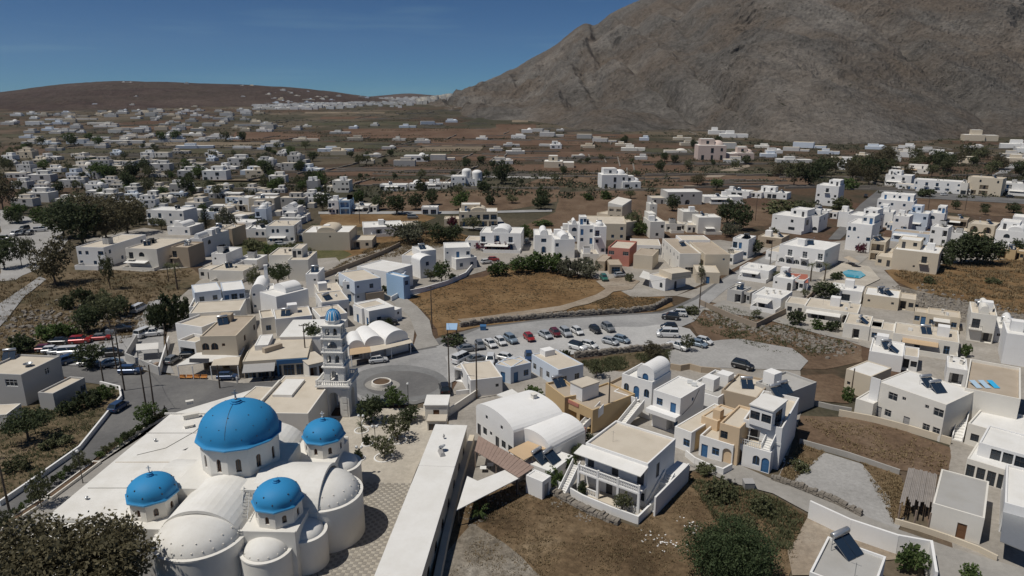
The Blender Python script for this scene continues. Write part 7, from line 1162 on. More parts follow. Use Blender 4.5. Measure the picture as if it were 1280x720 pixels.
CL = [(584, 439, 20, 'sedan', 'grey', 'dark grey saloon parked lengthwise at the car park entrance'), (600, 434.5, -75, 'hatch', 'grey', 'grey hatchback next to the lengthwise grey saloon'), (612.5, 432.5, -62, 'sedan', 'white', 'white saloon beside the grey hatchback'), (625.5, 430, -64, 'hatch', 'white', 'white hatchback beside the white saloon'), (638.5, 427.5, -62, 'suv', 'steel', 'blue-grey estate beside the white hatchback'), (661.5, 425, -70, 'hatch', 'red', 'bright red hatchback alone in the upper row'), (681.5, 421.5, -62, 'sedan', 'silver', 'silver saloon beside the bright red hatchback'), (694, 419, -72, 'hatch', 'maroon', 'small dark red car in the upper row'), (707, 419, -72, 'suv', 'silver', 'silver people carrier next to the small dark red car'), (721.5, 417, -66, 'hatch', 'white', 'white car between the silver carrier and a small black car'), (744, 415, -70, 'hatch', 'black', 'small black car near the end of the upper row'), (760, 413, -70, 'suv', 'grey', 'dark grey car at the end of the upper row'),
 (722, 437, -40, 'suv', 'white', 'white car with black roof in the lower row', 'black'), (736.5, 434.5, -40, 'hatch', 'white', 'white hatchback with dark glass in the lower row'), (763, 430, -42, 'hatch', 'silver', 'pale silver hatchback in the lower row'), (777, 427.5, -42, 'hatch', 'steel', 'blue-grey hatchback at the end of the lower row'), (577, 452, 55, 'van', 'white', 'white minibus parked at the terrace corner'), (596, 452, 30, 'sedan', 'grey', 'dark car partly behind the white minibus'), (613, 454, -92, 'suv', 'white', 'white off-road car facing the courtyard houses'), (661, 449, -88, 'hatch', 'blue', 'dark blue car beside the pale blue house'), (633, 450.5, -30, 'hatch', 'white', 'white car half hidden behind the courtyard house'),
 (556, 490, 100, 'suv', 'black', 'black off-road car beside the kiosk'), (838, 399, 165, 'suv', 'black', 'black off-road car on the road bend'), (847, 395, 170, 'suv', 'white', 'white off-road car on the road bend'), (836, 411, 175, 'hatch', 'black', 'black car above the white van on the road bend'), (834, 421, 176, 'van', 'white', 'white van parked below the road bend'), (834, 417, 176, 'sedan', 'white', 'white saloon beside the parked van on the bend'), (847, 436, -48, 'pickup', 'white', 'white pickup truck on the gravel car lot'), (873, 433, -40, 'hatch', 'steel', 'blue-grey hatchback on the gravel car lot'), (880, 429.5, -42, 'hatch', 'white', 'white hatchback behind the blue-grey one on the gravel car lot'), (928, 460.5, -40, 'suv', 'black', 'black car under a cover on the gravel car lot'),
 (164, 467, 3, 'suv', 'blue', 'dark blue off-road car stopped at the junction'), (149, 512, 82, 'hatch', 'blue', 'dark blue hatchback parked on the side road'), (76, 430, 8, 'sedan', 'black', 'black saloon in the roadside car park'), (101, 429, 12, 'suv', 'red', 'red estate car in the roadside car park'), (126, 425, 14, 'sedan', 'red', 'red saloon with grey roof in the roadside car park', 'grey'), (58, 439, 10, 'hatch', 'maroon', 'dark red car behind the grey-white roadside house'), (66, 441, 15, 'hatch', 'white', 'white car beside the dark red one'), (76, 442.5, 15, 'sedan', 'silver', 'silver car in the middle of the roadside car park'), (90, 444, 12, 'van', 'white', 'white van in the middle of the roadside car park'), (88, 453, 60, 'suv', 'blue', 'blue car at the roadside house corner'), (111, 457, 10, 'hatch', 'white', 'white car under the dark car park tree'), (140, 457, 35, 'sedan', 'steel', 'pale blue car beside the utility poles'), (141, 445, 15, 'suv', 'black', 'black car behind the utility poles'), (150, 415, 25, 'pickup', 'black', 'black pickup under the olive tree'), (174, 389, 85, 'van', 'white', 'white van alone on the side lane'), (181, 420, 75, 'van', 'white', 'white van unloading beside the walled yard'), (190, 420, 20, 'pickup', 'white', 'white pickup behind the walled yard'), (216, 453, 83, 'hatch', 'grey', 'grey hatchback on the lane beside the arched shop'), (238, 446, 10, 'hatch', 'black', 'black car under the arched shop awning'), (285, 474, 4, 'hatch', 'blue', 'blue car before the arched shop'),
 (473, 453, 18, 'hatch', 'white', 'white car parked before the taverna awning'), (506, 436, 25, 'hatch', 'grey', 'grey car at the taverna end'), (486, 406, 15, 'suv', 'black', 'black car on the concrete lane'), (755, 350, -85, 'suv', 'green', 'green car on the dirt yard'), (775, 346, 20, 'hatch', 'silver', 'silver car before the blue-doored garage'), (617, 326, 8, 'hatch', 'red', 'red car beside the domed hotel hedge'), (608, 329, 30, 'hatch', 'white', 'white car beside the red car at the hotel hedge'), (659, 303, 80, 'suv', 'grey', 'dark car beside the domed hotel'),
 (20, 294, -88, 'van', 'white', 'white van on the far gravel lot'), (29, 293, -88, 'suv', 'grey', 'grey car on the far gravel lot'), (37, 293, -80, 'suv', 'black', 'black car on the far gravel lot'), (51, 289, 30, 'van', 'white', 'white boat-towing van on the far gravel lot'), (5, 300, 10, 'van', 'white', 'white camper at the far gravel lot edge'), (31, 288, -88, 'van', 'black', 'black van on the far gravel lot'), (1262, 247, 0, 'suv', 'black', 'black car on the upper road'), (1180, 244, 2, 'hatch', 'white', 'white car parked on the upper road'), (1082, 246, 60, 'suv', 'black', 'black car at the upper road corner'), (516, 273, 5, 'van', 'grey', 'grey van on the gravel yard'), (351, 307, 10, 'suv', 'silver', 'silver car before the arcaded hotel')]
for c in CL: car(c[0], c[1] + .8, c[2], c[3], c[4], c[5], None, c[6] if len(c) > 6 else None)
def scooter(px, py, hd, label, g=None):
    e = thing('motor_scooter', label, 'scooter', G(px, py), R(hd), g); m = MB(); loft(m, [[(-.6, -.12, .5), (-.6, .12, .5), (-.6, .1, .72), (-.6, -.1, .72)], [(-.1, -.16, .3), (-.1, .16, .3), (-.1, .14, .76), (-.1, -.14, .76)], [(.15, -.15, .25), (.15, .15, .25), (.15, .15, .32), (.15, -.15, .32)], [(.45, -.15, .28), (.45, .15, .28), (.5, .15, .5), (.5, -.15, .5)], [(.5, -.12, .6), (.5, .12, .6), (.45, .1, .95), (.45, -.1, .95)]]); ob('body', m.mesh('body', PAINT['black']), e)
    m = MB(); m.tube([(.46, 0, .9), (.4, 0, 1.05)], .03, 5); m.tube([(.4, -.32, 1.05), (.4, .32, 1.05)], .025, 5); ob('handlebar', m.mesh('handlebar', STEEL), e); m = MB(); m.box(-.6, .0, -.12, .12, .74, .84, tap=.03); ob('seat', m.mesh('seat', PLATE), e)
    for x in (-.5, .62): m = MB(); m.tube([(0, -.06, 0), (0, .06, 0)], .25, 12); ob('wheel', m.mesh('wheel', TYRE), e, T(x, 0, .25))
scooter(331, 475, 70, 'motor scooter before the grey shop awning'); scooter(341, 475, 80, 'second motor scooter beside the blue shopfront'); scooter(312, 472, 60, 'scooter under the grey shop awning'); scooter(914, 606, -30, 'scooter parked on the lane below the corner house')
# ------------------------------------------------------------------ poles, lamps, bins, small things
def upole(px, py, hpx, label, arms=1, lean=0, r_=.13, transf=False):
    p = G(px, py); h = hpx / ppm(p) / .95; e = thing('utility_pole', label, 'pole', p); m = MB(); m.tube([(0, 0, -.2), (lean * h * .5, 0, h * .5), (lean * h, 0, h)], [r_ * 1.2, r_, r_ * .75], 8); ob('shaft', m.mesh('shaft', POLE), e)
    for k in range(arms): m = MB(); z = h - .35 - .8 * k; m.box(lean * z - .9, lean * z + .9, -.06, .06, z - .06, z + .06); [m.tube([(lean * z + x, 0, z + .06), (lean * z + x, 0, z + .25)], .05, 5) for x in (-.8, -.3, .3, .8)]; ob('cross_arm', m.mesh('cross_arm', POLE), e)
    if transf: m = MB(); m.box(-.9, .9, -.3, .3, h * .72, h * .72 + .9); ob('transformer', m.mesh('transformer', METAL), e)
    return p + Vector((lean * h, 0, h - .2))
tops = {}
for k, a in dict(a=(184, 517, 62, 'straight utility pole beside the planter tree', 1, 0), b=(194, 521, 66, 'leaning pole with a small box beside the planter tree', 0, .02), c=(156, 489, 80, 'tall dark pole at the junction corner', 2, 0), d=(146, 462, 62, 'twin-arm pole with transformer by the car park', 2, 0), e=(130, 481, 30, 'short pole at the garden wall end', 0, 0), f=(562, 495, 74, 'pole beside the roundabout terrace wall', 1, 0), g=(540, 411, 52, 'pole at the brown field corner by the lane', 1, 0), h=(596, 499, 70, 'dark pole in front of the tan roof house', 0, 0), i=(760, 533, 62, 'dark pole behind the villa', 0, 0), j=(1064, 492, 32, 'short dark pole on the brown plot', 0, 0), k=(874, 386, 44, 'pole at the dark garden fence corner', 1, 0), l=(383, 455, 50, 'pole beside the long shop', 1, 0), m=(275, 486, 30, 'thin pole before the arched shop', 0, 0), n=(210, 446, 40, 'pole on the lane beside the walled yard', 0, 0), o=(962, 335, 34, 'street pole at the loggia hotel', 1, 0), p=(944, 276, 30, 'pole on the olive field', 1, 0), q=(1206, 264, 24, 'pole on the brown upper road field', 1, 0), r=(1160, 262, 22, 'second pole on the brown upper road field', 0, 0), s=(742, 250, 22, 'pole on the ploughed field', 0, 0), t=(722, 344, 28, 'pole behind the grey-green hedge', 1, 0), u=(450, 280, 24, 'pole on the field road verge', 1, 0), v=(372, 305, 24, 'pole before the arcaded hotel', 1, 0), w=(12, 640, 74, 'bare pole at the road planter', 1, 0)).items(): tops[k] = upole(*a[:3], a[3], a[4], a[5], transf=(k == 'd'))
def cable(a, b, label):
    A, B = tops[a], tops[b]; m = MB(); n = 14; m.tube([tuple(A.lerp(B, t / n) - A - Vector((0, 0, (A - B).length * .03 * 4 * (t / n) * (1 - t / n)))) for t in range(n + 1)], .022, 3); e = ob('overhead_cable', m.mesh('overhead_cable', STEEL)); e.location = A; e['label'] = label; e['category'] = 'cable'
cable('d', 'c', 'overhead cable between the transformer pole and the junction pole'); cable('c', 'a', 'overhead cable from the junction pole to the planter pole'); cable('e', 'c', 'overhead cable crossing from the garden wall pole'); cable('f', 'h', 'overhead cable before the tan roof house'); cable('g', 'f', 'overhead cable across the car park entrance'); cable('k', 'g', 'overhead cable along the car park road')
def lamp(px, py, label, h=4.2, globes=2):
    e = thing('street_lamp', label, 'street lamp', G(px, py)); m = MB(); m.tube([(0, 0, 0), (0, 0, .5), (0, 0, h)], [.09, .06, .05], 7); ob('post', m.mesh('post', STEEL), e)
    for k in range(globes): x = (k - (globes - 1) / 2) * .7; m = MB(); m.tube([(0, 0, h - .3), (x, 0, h - .1)], .025, 4); ob('arm', m.mesh('arm', STEEL), e); m = MB(); m.lathe([(0, h - .1), (.15, h - .05), (.22, h + .12), (.15, h + .3), (0, h + .35)], 10); ob('globe', m.mesh('globe', F_WHITE, True), e, T(x, 0, 0))
lamp(453, 551, 'plaza lamp with white globes beside the tower gate trees'); lamp(451, 596, 'plaza lamp beside the church apse', 4.6); lamp(470, 565, 'plaza lamp beside the front plaza olive'); lamp(104, 605, 'thin lamp over the church hall roof edge', 5, 1); lamp(511, 514, 'lamp at the plaza wall trees', 5, 1)
h = House('solar_shelter', 'small shelter with striped blue panel roof beside the car park road', 'shelter'); h.slab('panel_roof', [(558, 404), (572, 404), (571, 412), (558, 412)], 3.0, .1, BLUEW); h.posts([(559, 404), (571, 404), (570, 411), (559, 411)], 2.95, .07, STEEL)
tree(566, 430, 34, 12, 'bush', 'dark bush beneath the striped shelter'); 
def bin_(px, py, col, label):
    e = thing('waste_bin', label, 'bin', G(px, py)); m = MB(); m.box(-.65, .65, -.5, .5, .15, 1.1, tap=-.06); ob('bin_body', m.mesh('bin_body', col), e); m = MB(); m.prism([(-.72, -.58), (.72, -.58), (.72, .58), (-.72, .58)], [1.1] * 4, [1.16, 1.16, 1.32, 1.32]); ob('lid', m.mesh('lid', col), e)
    for x in (-.5, .5):
        for y in (-.35, .35): m = MB(); m.tube([(x, y - .05, .1), (x, y + .05, .1)], .1, 8); ob('wheel', m.mesh('wheel', TYRE), e)
bin_(604, 413, F_BLUE, 'blue wheeled bin beside the car park road'); bin_(935, 611, F_GREY, 'grey bin on the lane by the corner house'); 
# path edging in the car park
for k, (a, b) in enumerate((((568, 447), (592, 441)), ((600, 432), (640, 425)), ((655, 421), (700, 415)), ((706, 415), (780, 408)))):
    A, B = G(*a), G(*b); d = B - A; e = thing('kerb_island', ('low dark kerb beside the lengthwise grey saloon', 'low dark kerb behind the white hatchback row', 'low dark kerb behind the bright red hatchback', 'low dark kerb at the end of the upper car row')[k], 'kerb', A, math.atan2(d.y, d.x)); m = MB(); m.box(0, d.length, -.35, .35, 0, .14); ob('kerb_stone', m.mesh('kerb_stone', CONC), e)
# people
def person(px, py, hd, shirt, legs, label):
    e = thing('person', label, 'person', G(px, py), R(hd)); V = [(0, 0, .92), (0, 0, 1.15), (0, 0, 1.38), (0, 0, 1.5), (0, .02, 1.66), (-.1, 0, .88), (-.12, .06, .48), (-.12, -.02, .06), (-.12, .12, .03), (.1, 0, .88), (.12, -.08, .48), (.12, -.2, .06), (.12, -.06, .03), (-.2, 0, 1.4), (-.26, .02, 1.12), (-.24, .12, .88), (.2, 0, 1.4), (.26, -.04, 1.12), (.25, .06, .88)]
    Ed = [(0, 1), (1, 2), (2, 3), (3, 4), (0, 5), (5, 6), (6, 7), (7, 8), (0, 9), (9, 10), (10, 11), (11, 12), (2, 13), (13, 14), (14, 15), (2, 16), (16, 17), (17, 18)]; Rd = [.14, .13, .14, .055, .1, .09, .065, .045, .04, .09, .065, .045, .04, .055, .042, .035, .055, .042, .035]
    me = bpy.data.meshes.new('body'); me.from_pydata(V, Ed, []); me.materials.append(shirt); o = ob('body', me, e); md = o.modifiers.new('skin', 'SKIN')
    for k, r_ in enumerate(Rd): me.skin_vertices[0].data[k].radius = (r_, r_ * .85)
    me.skin_vertices[0].data[0].use_root = True; s_ = o.modifiers.new('sub', 'SUBSURF'); s_.levels = 1; s_.render_levels = 1
    m = MB(); m.lathe([(.0, 1.60), (.105, 1.66), (.108, 1.72), (.07, 1.80), (0, 1.82)], 10, c=(0, -.01)); ob('hair', m.mesh('hair', F_BROWN), e)
    for sg in (-1, 1): m = MB(); m.tube([(sg * .09, 0, .96), (sg * .12, .06 * -sg, .5), (sg * .12, -.1 - .08 * sg if sg > 0 else 0, .1)], [.12, .09, .06], 8); ob('trouser_leg', m.mesh('trouser_leg', legs), e)
person(207, 519, 40, F_DARK, F_DARK, 'person in dark clothes walking past the church hall corner'); person(297, 480, 0, F_WHITE, F_GREY, 'person in white shirt standing before the arched shop')
RED = ground_mat('red_field_soil', [(.3, (.105, .066, .045)), (.5, (.138, .088, .060)), (.72, (.172, .118, .083))], .03, .25, (1, .4, 1), fine=.25); OLF = ground_mat('olive_field', [(.3, (.055, .058, .034)), (.5, (.085, .08, .05)), (.72, (.12, .10, .066))], .03, .25, (1, .4, 1), fine=.35); TANF = ground_mat('tan_field', [(.3, (.16, .125, .085)), (.5, (.20, .16, .115)), (.72, (.25, .205, .15))], .03, .25, (1, .4, 1), fine=.2)
FIELDS = ((RED, 440, 660, 161, 173, -14), (RED, 290, 350, 165, 177, 4), (RED, 420, 560, 224, 232, 6), (RED, 840, 1010, 222, 232, 10), (RED, 520, 740, 175, 182, 8), (TANF, 520, 600, 182, 189, 6), (RED, 330, 400, 168, 175, 0), (OLF, 340, 480, 178, 186, 10), (TANF, 200, 330, 178, 184, 6), (OLF, 60, 300, 186, 192, 8), (RED, 540, 690, 193, 201, 8), (RED, 690, 800, 190, 197, 8), (RED, 620, 860, 206, 214, 12), (RED, 400, 560, 210, 220, 8), (OLF, 480, 560, 190, 195, 5), (RED, 620, 670, 155, 162, 0), (TANF, 640, 660, 150, 153, 0), (OLF, 800, 930, 186, 191, 4), (RED, 800, 840, 196, 202, 2), (OLF, 0, 140, 168, 172, 3), (RED, 150, 240, 158, 162, 2), (OLF, 380, 520, 152, 157, 5), (RED, 400, 470, 146, 149, 2), (TANF, 380, 480, 140, 142, 2), (OLF, 880, 1100, 214, 219, 5), (RED, 700, 800, 168, 173, 4), (TANF, 260, 330, 224, 228, 4), (OLF, 150, 330, 226, 236, 6))
def in_field(x, y): return any(a[1] < x < a[2] and a[3] < y < a[4] for a in FIELDS)
# ------------------------------------------------------------------ houses across the valley
def far_proto(seed, lv):
    """a house of two or three blocks for the middle distance: list of (part name, mesh, local place)"""
    rr = random.Random(seed); out = []; L_ = rr.uniform(9, 15); D = rr.uniform(7, 11); blocks = [(0, 0, L_, D, 0, rr.choice((3.4, 3.4, 6.4)))]
    if rr.random() < .7: blocks.append((L_ * rr.uniform(.05, .4), D * .25, L_ * .5, D * .6, blocks[0][5] - .3, 3.0))
    if rr.random() < .6: blocks.append((L_ - .5, D * .1, L_ * rr.uniform(.4, .8), D * .8, 0, rr.choice((2.8, 3.2))))
    for bi, (x, y, l_, d_, z, h_) in enumerate(blocks):
        m = MB(); m.box(x, x + l_, y, y + d_, z, z + h_); out.append(('wall', m, None)); m = MB(); m.box(x + .25, x + l_ - .25, y + .25, y + d_ - .25, z + h_ - .1, z + h_ + .06); out.append(('roof', m, None))
        if lv:
            for fl in range(int(h_ // 3)):
                n = max(1, int(l_ / 3.2))
                for k in range(n):
                    if rr.random() < .25: continue
                    xx = x + l_ * (k + .5) / n; zz = z + fl * 3.1 + (.9 if rr.random() < .7 else .1); ww = rr.choice((1.0, 1.0, 1.2, 2.2)); m = MB(); m.box(xx - ww / 2, xx + ww / 2, y - .06, y + .1, zz, z + fl * 3.1 + 2.2); out.append(('window', m, 'g'))
    if rr.random() < .4: m = MB(); w_ = min(L_, D) * .28; m.lathe([(w_ * math.cos(t), blocks[0][5] - .1 + w_ * .8 * math.sin(t)) for t in [math.pi / 2 * k / 6 for k in range(7)]], 12, c=(L_ * .75, D * .5)); out.append(('dome', m, 's'))
    return [(n, m.mesh(n, GLASS if t == 'g' else WHITE, t == 's'), t) for n, m, t in out]
PROT = {lv: [far_proto(s * 17 + lv, lv) for s in range(10)] for lv in (0, 1)}
SHADEW = plaster('shade_dimmed_white_plaster', (.56, .555, .545), dirt=.4); FW = [WHITE, SHADEW, SHADEW, WARM, SHADEW, CREAM, GREYW, LBLUE]; FR = [RWHITE, RWHITE, RCREAM, RCREAM, RGREY]; FN = {SHADEW.name: 'shade-dimmed white', WHITE.name: 'white', WARM.name: 'off-white', CREAM.name: 'cream', GREYW.name: 'grey', LBLUE.name: 'pale blue'}  # far white greyed down: cloud shade and haze put into the wall colour
OCC = []
FRG = random.Random(77)
def far_house(p, sc_, rot, zone, lv, seed=None):
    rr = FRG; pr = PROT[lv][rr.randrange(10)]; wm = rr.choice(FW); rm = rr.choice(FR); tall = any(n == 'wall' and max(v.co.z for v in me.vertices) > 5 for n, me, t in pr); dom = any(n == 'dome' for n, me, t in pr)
    lab = '%s %s%s with %s roof%s %s' % (FN[wm.name], 'two-storey' if tall else 'low', ' domed house' if dom else ' house', {RWHITE.name: 'white', RCREAM.name: 'cream', RGREY.name: 'grey'}[rm.name], ' and wing' if sum(n == 'wall' for n, me, t in pr) > 2 else '', zone); e = thing('village_house', lab, 'house', p, rot, '%s %s' % ('domed houses' if dom else ('two-storey houses' if tall else 'low houses'), zone), (sc_ * rr.uniform(1.0, 1.7), sc_, sc_ * rr.uniform(.75, 1.0)) if not lv else (sc_ * rr.uniform(.9, 1.3), sc_, sc_))
    for n, me, t in pr:
        o = ob(n, me, e)
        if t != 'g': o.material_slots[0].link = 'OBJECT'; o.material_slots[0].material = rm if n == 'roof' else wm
def scatter(zone, poly, n, lv, smin=.75, smax=1.15, rot0=0.0, gap=1.0, tries=60, mind=13):
    rr = FRG; xs = [q[0] for q in poly]; ys = [q[1] for q in poly]; c = 0; t = 0
    while c < n and t < n * tries:
        t += 1; x, y = rr.uniform(min(xs), max(xs)), rr.uniform(min(ys), max(ys)); ins = False; j = len(poly) - 1
        for i in range(len(poly)):
            if (poly[i][1] > y) != (poly[j][1] > y) and x < (poly[j][0] - poly[i][0]) * (y - poly[i][1]) / (poly[j][1] - poly[i][1]) + poly[i][0]: ins = not ins
            j = i
        if not ins or in_field(x, y): continue
        p = GT(x, y); s_ = rr.uniform(smin, smax)
        if any((p - q).length < mind * (s_ + r_) * gap for q, r_ in OCC): continue
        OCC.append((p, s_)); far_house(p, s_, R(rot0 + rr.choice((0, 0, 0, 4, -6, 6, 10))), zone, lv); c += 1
ZL = [('in the packed western quarter', [(0, 232), (60, 226), (200, 232), (330, 236), (400, 250), (398, 280), (330, 282), (300, 290), (230, 286), (180, 262), (60, 258), (0, 262)], 46, 1, .62, .85, -6, .78), ('among the western tree strips', [(0, 196), (340, 190), (400, 205), (400, 232), (200, 224), (0, 226)], 46, 1, .7, 1.0, -5, .95),
 ('in the western farmland', [(0, 160), (340, 152), (345, 188), (0, 192)], 62, 0, .8, 1.25, 0, 1.0), ('at the brown hill foot', [(0, 143), (320, 134), (320, 152), (0, 160)], 62, 0, .9, 1.4, 0, 1.0), ('on the central farmland', [(345, 160), (560, 152), (640, 165), (640, 210), (420, 212), (345, 200)], 24, 0, .8, 1.2, 0, 1.7), ('below the mountain foot', [(600, 160), (700, 164), (800, 172), (900, 178), (990, 190), (990, 205), (850, 205), (700, 205), (610, 195)], 22, 0, .8, 1.2, -10, 1.7), ('under the eastern mountain foot', [(900, 182), (1280, 182), (1280, 208), (1180, 200), (1000, 206), (900, 205)], 18, 0, .8, 1.2, -30, 1.6)]
for q in [(585, 230), (495, 238), (520, 237), (540, 236), (427, 240), (391, 240), (418, 268), (432, 268), (451, 266), (350, 304), (318, 297), (255, 300), (410, 313)]: OCC.append((G(*q), 1.0))
for z in ZL: scatter(*z[:8])
# single far houses that stand out
for (x, y, s_, rot, lab, lv) in ((505, 202, 1.5, 0, 'bright white two-storey house at the centre of the valley', 1), (680, 210, 1.5, -5, 'cream villa wrapped in dark trees on the plain', 1), (752, 236, 1.3, 4, 'low white domed bungalow pair on the soil field', 1), (778, 236, 1.2, 4, 'white house beside the domed bungalow pair', 1), (688, 186, 1.3, 0, 'lone white bungalow on the tan plain', 1), (872, 200, 2.0, -5, 'pale pink long farmhouse below the mountain', 1), (918, 200, 1.8, -5, 'white long farmhouse beside the pale pink one', 1), (886, 168, 1.6, -10, 'white house cluster top on the mountain foot', 0), (900, 172, 1.5, -10, 'white block on the mountain foot knoll', 0), (652, 166, 1.3, 0, 'white cube house on the red field edge', 0), (1048, 212, 1.5, -20, 'white house among the grey roadside trees', 1), (1250, 186, 1.6, -30, 'white hotel on the eastern rise', 0), (1270, 192, 1.6, -30, 'white arcaded hotel on the eastern rise', 1), (1205, 176, 2.2, -20, 'long low cream wall house under the mountain', 0)):
    p = GT(x, y); pr = PROT[lv][int(x) % 10]; e = thing('village_house', lab, 'house', p, R(rot), None, s_); wm = CREAM if 'cream' in lab else (plaster('pale_pink_plaster', (.62, .5, .44)) if 'pink' in lab else WHITE)
    for n, me, t in pr:
        o = ob(n, me, e)
        if t != 'g': o.material_slots[0].link = 'OBJECT'; o.material_slots[0].material = RWHITE if n == 'roof' else wm
# the hill town on the saddle: a mass of white cubes too small to count
def hill_town():
    rr = random.Random(5); m = MB()
    for _ in range(900):
        u = rr.random(); px = 318 + 250 * u; base = 134.5 - 9.0 * (u ** .8); py = base + rr.gauss(0, 1.7 + 1.2 * (1 - u)); px += rr.uniform(-4, 4); p = GT(px, max(127.2, min(py, 137))); D = p.y; z = p.z - 1 + max(0, (128 - py)) * D / FOC * .9; s_ = rr.uniform(5, 11); h_ = rr.uniform(4, 8); m.box(p.x - s_, p.x + s_, p.y - s_ * .7, p.y + s_ * .7, z - 3, z + h_, m=0 if rr.random() < .7 else (1 if rr.random() < .6 else 2))
    for _ in range(260):
        u = rr.random(); px = 525 + 40 * u; p = GT(px, 130); z = CH + (125 - (124 - 5 * u + rr.uniform(-1, 4))) * p.y / FOC; s_ = rr.uniform(3, 7); yy = p.y - 40 + rr.uniform(-30, 30); m.box(p.x - s_, p.x + s_, yy, yy + 6 + rr.random(), z - 12, z + 2, m=1)
    ob('hill_town', m.mesh('hill_town', [WHITE, WARM, GREYW]), kind='stuff', label='dense white hill town strung along the saddle', category='town')
hill_town()
# scrub and small trees of the valley floor
def scrub():
    rr = random.Random(9); v = []; f = []
    def clump(p, r_, hh, n):
        for _ in range(n):
            a = rr.uniform(0, 6.28); q = rr.random() ** .5; c = Vector((p.x + math.cos(a) * r_ * q, p.y + math.sin(a) * r_ * q, p.z + hh * rr.uniform(.1, 1) * (1.15 - q * .7))); s_ = r_ * rr.uniform(.18, .36); d = Vector((rr.gauss(0, 1), rr.gauss(0, 1), rr.gauss(0, .7))).normalized(); b = d.orthogonal().normalized(); e = d.cross(b); i = len(v); v.extend([tuple(c - b * s_), tuple(c - e * s_ * .7), tuple(c + b * s_), tuple(c + e * s_ * .7)]); f.append((i, i + 1, i + 2, i + 3))
    for _ in range(4200):
        px = rr.uniform(-20, 1300); py = 136 + (rr.random() ** 1.3) * 112
        if (px > 560 and py < 158) or (in_field(px, py) and rr.random() < .93): continue
        p = GT(px, py); nz = noise.noise((p.x * .006, p.y * .004, 2))
        if nz < rr.uniform(-.35, .25): continue
        clump(p, rr.uniform(1.5, 3.6), rr.uniform(1.2, 3.6), 16)
    # hedge lines along field edges
    for _ in range(110):
        p = GT(rr.uniform(0, 1250), rr.uniform(150, 236)); a = rr.choice((0.05, .1, -.06, .02)); n = rr.randrange(12, 40)
        for k in range(n): clump(p + Vector((math.cos(a) * k * 4, math.sin(a) * k * 4, 0)), rr.uniform(1.4, 2.8), rr.uniform(1.2, 3.2), 12)
    me = bpy.data.meshes.new('scrub'); me.from_pydata(v, [], f); me.materials.append(L_SCRUB); me.update(); ob('scrub', me, kind='stuff', label='dark scrub and hedges dotted over the valley floor', category='scrub')
L_SCRUB = leaf_mat('scrub_leaves', [(.055, .06, .034), (.08, .084, .05), (.115, .112, .072)])
scrub()
# trees of the middle distance
TG = random.Random(21)
for (zone, x0, x1, y0, y1, n, w0, w1, kinds) in (('in the green strip west of the red field', 120, 400, 222, 242, 44, 12, 26, ('dark', 'round', 'olive')), ('among the packed western quarter', 0, 400, 236, 290, 40, 10, 20, ('dark', 'olive', 'round')), ('in the western farmland', 0, 420, 176, 224, 60, 8, 18, ('dark', 'olive', 'round')), ('beside the central bungalows', 430, 640, 196, 226, 26, 7, 16, ('dark', 'olive')), ('on the plain below the mountain', 620, 940, 176, 232, 30, 7, 16, ('dark', 'olive')), ('in the grey roadside grove', 925, 1100, 206, 236, 26, 18, 34, ('brown', 'brown', 'olive', 'dark')), ('behind the upper road hotels', 1100, 1280, 198, 226, 22, 14, 28, ('dark', 'olive', 'brown')), ('between the eastern hotels', 960, 1280, 256, 300, 18, 8, 14, ('dark', 'olive'))):
    for _ in range(n):
        k = TG.choice(kinds); x, y = TG.uniform(x0, x1), TG.uniform(y0, y1); w_ = TG.uniform(w0, w1) * .9
        if in_field(x, y): continue
        if zone.startswith('in the grey'): y = 236 - abs(x - 1010) * .06 - TG.random() * 18
        tree(x, y, w_, w_ * TG.uniform(.75, 1.05), k, ('small ' if w_ < .9 * (w0 + (w1 - w0) * .33) else ('broad ' if w_ > .9 * (w0 + (w1 - w0) * .67) else '')) + {'dark': 'dark evergreen tree ', 'round': 'bright green leafy tree ', 'olive': 'grey-green olive tree ', 'brown': 'brown-green eucalyptus tree '}[k] + zone, {'dark': 'evergreens ', 'round': 'leafy trees ', 'olive': 'olive trees ', 'brown': 'eucalyptus trees '}[k] + zone, far=True)

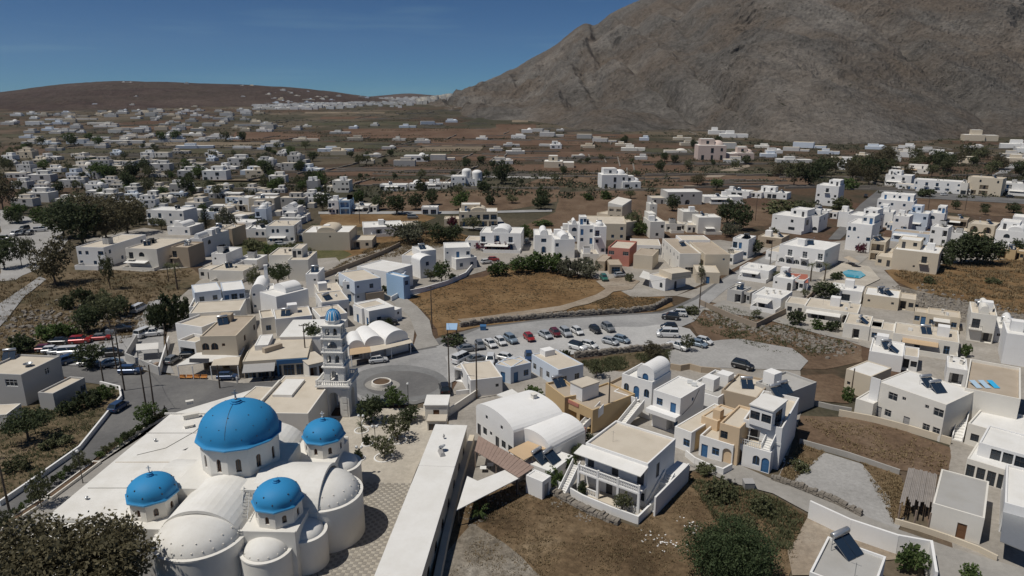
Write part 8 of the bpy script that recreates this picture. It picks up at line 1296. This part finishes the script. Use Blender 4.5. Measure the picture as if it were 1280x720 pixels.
# fields and boundary walls of the valley floor
def far_field(mat, x0, x1, y0, y1, sk=0):
    v = []; f = []; nx, ny = 12, 8
    for j in range(ny + 1):
        for i in range(nx + 1): p = GT(x0 + (x1 - x0) * i / nx + sk * j / ny, y1 + (y0 - y1) * j / ny); v.append((p.x, p.y, p.z + .25))
    for j in range(ny):
        for i in range(nx): a = j * (nx + 1) + i; f.append((a, a + 1, a + nx + 2, a + nx + 1))
    me = bpy.data.meshes.new('field'); me.from_pydata(v, [], f); me.materials.append(mat); me.update(); ob('field', me, kind='structure')
for a in FIELDS: far_field(*a)
def field_walls():
    rr = random.Random(12); m = MB()
    for _ in range(260):
        p = GT(rr.uniform(-10, 1280), 138 + 100 * rr.random() ** 1.4)
        if p.x > 0 and p.y > 1250: continue
        a = rr.choice((.04, .1, -.12, 1.45)) + rr.uniform(-.05, .05); n = rr.randrange(3, 9); q = p.copy()
        for k in range(n):
            r_ = q + Vector((math.cos(a) * 12, math.sin(a) * 12, 0)); r_.z = TH(r_.x, r_.y); nn = Vector((-math.sin(a), math.cos(a), 0)) * .5; h_ = rr.uniform(.8, 1.6); i = len(m.v)
            m.v += [tuple(q - nn - Vector((0, 0, .5))), tuple(r_ - nn - Vector((0, 0, .5))), tuple(r_ + nn - Vector((0, 0, .5))), tuple(q + nn - Vector((0, 0, .5))), tuple(q - nn + Vector((0, 0, h_))), tuple(r_ - nn + Vector((0, 0, h_))), tuple(r_ + nn + Vector((0, 0, h_))), tuple(q + nn + Vector((0, 0, h_)))]
            for f_ in ((4, 5, 6, 7), (0, 1, 5, 4), (1, 2, 6, 5), (2, 3, 7, 6), (3, 0, 4, 7)): m.f.append(tuple(i + z for z in f_)); m.m.append(0)
            q = r_
    ob('field_walls', m.mesh('field_walls', STONE), kind='stuff', label='low stone field walls crossing the valley floor', category='walls')
field_walls()

# houses on the flank of the brown hill
from mathutils.bvhtree import BVHTree
bv = BVHTree.FromPolygons([v.co for v in HILL.data.vertices], [tuple(p.vertices) for p in HILL.data.polygons])
HR = random.Random(8)
HP = [(HR.uniform(330, 470), HR.uniform(112, 130)) for _ in range(34)] + [(HR.uniform(60, 330), HR.uniform(118, 134)) for _ in range(5)] + [(152, 103), (158, 103), (230, 105), (300, 107), (312, 107)]
for (x, y) in HP:
    d = ray_pt(x, y, 1000) - Vector((0, 0, CH)); hit = bv.ray_cast(Vector((0, 0, CH)), d.normalized())
    if hit[0] is None: continue
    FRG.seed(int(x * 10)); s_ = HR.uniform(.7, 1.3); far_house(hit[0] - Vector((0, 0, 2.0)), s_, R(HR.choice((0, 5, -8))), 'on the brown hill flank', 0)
# ------------------------------------------------------------------ air
def haze():
    m = bpy.data.materials.new('haze_air'); m.use_nodes = True; N = m.node_tree.nodes; N.remove(N['Principled BSDF']); v = N.new('ShaderNodeVolumePrincipled'); v.inputs['Color'].default_value = (.86, .92, 1.0, 1); v.inputs['Density'].default_value = .00002; v.inputs['Anisotropy'].default_value = .2
    m.node_tree.links.new(v.outputs[0], N['Material Output'].inputs['Volume']); b = MB(); b.box(-12000, 12000, -400, 10500, -3, 900); ob('haze', b.mesh('haze', m), kind='stuff', label='thin pale haze over the whole valley', category='haze')
haze()
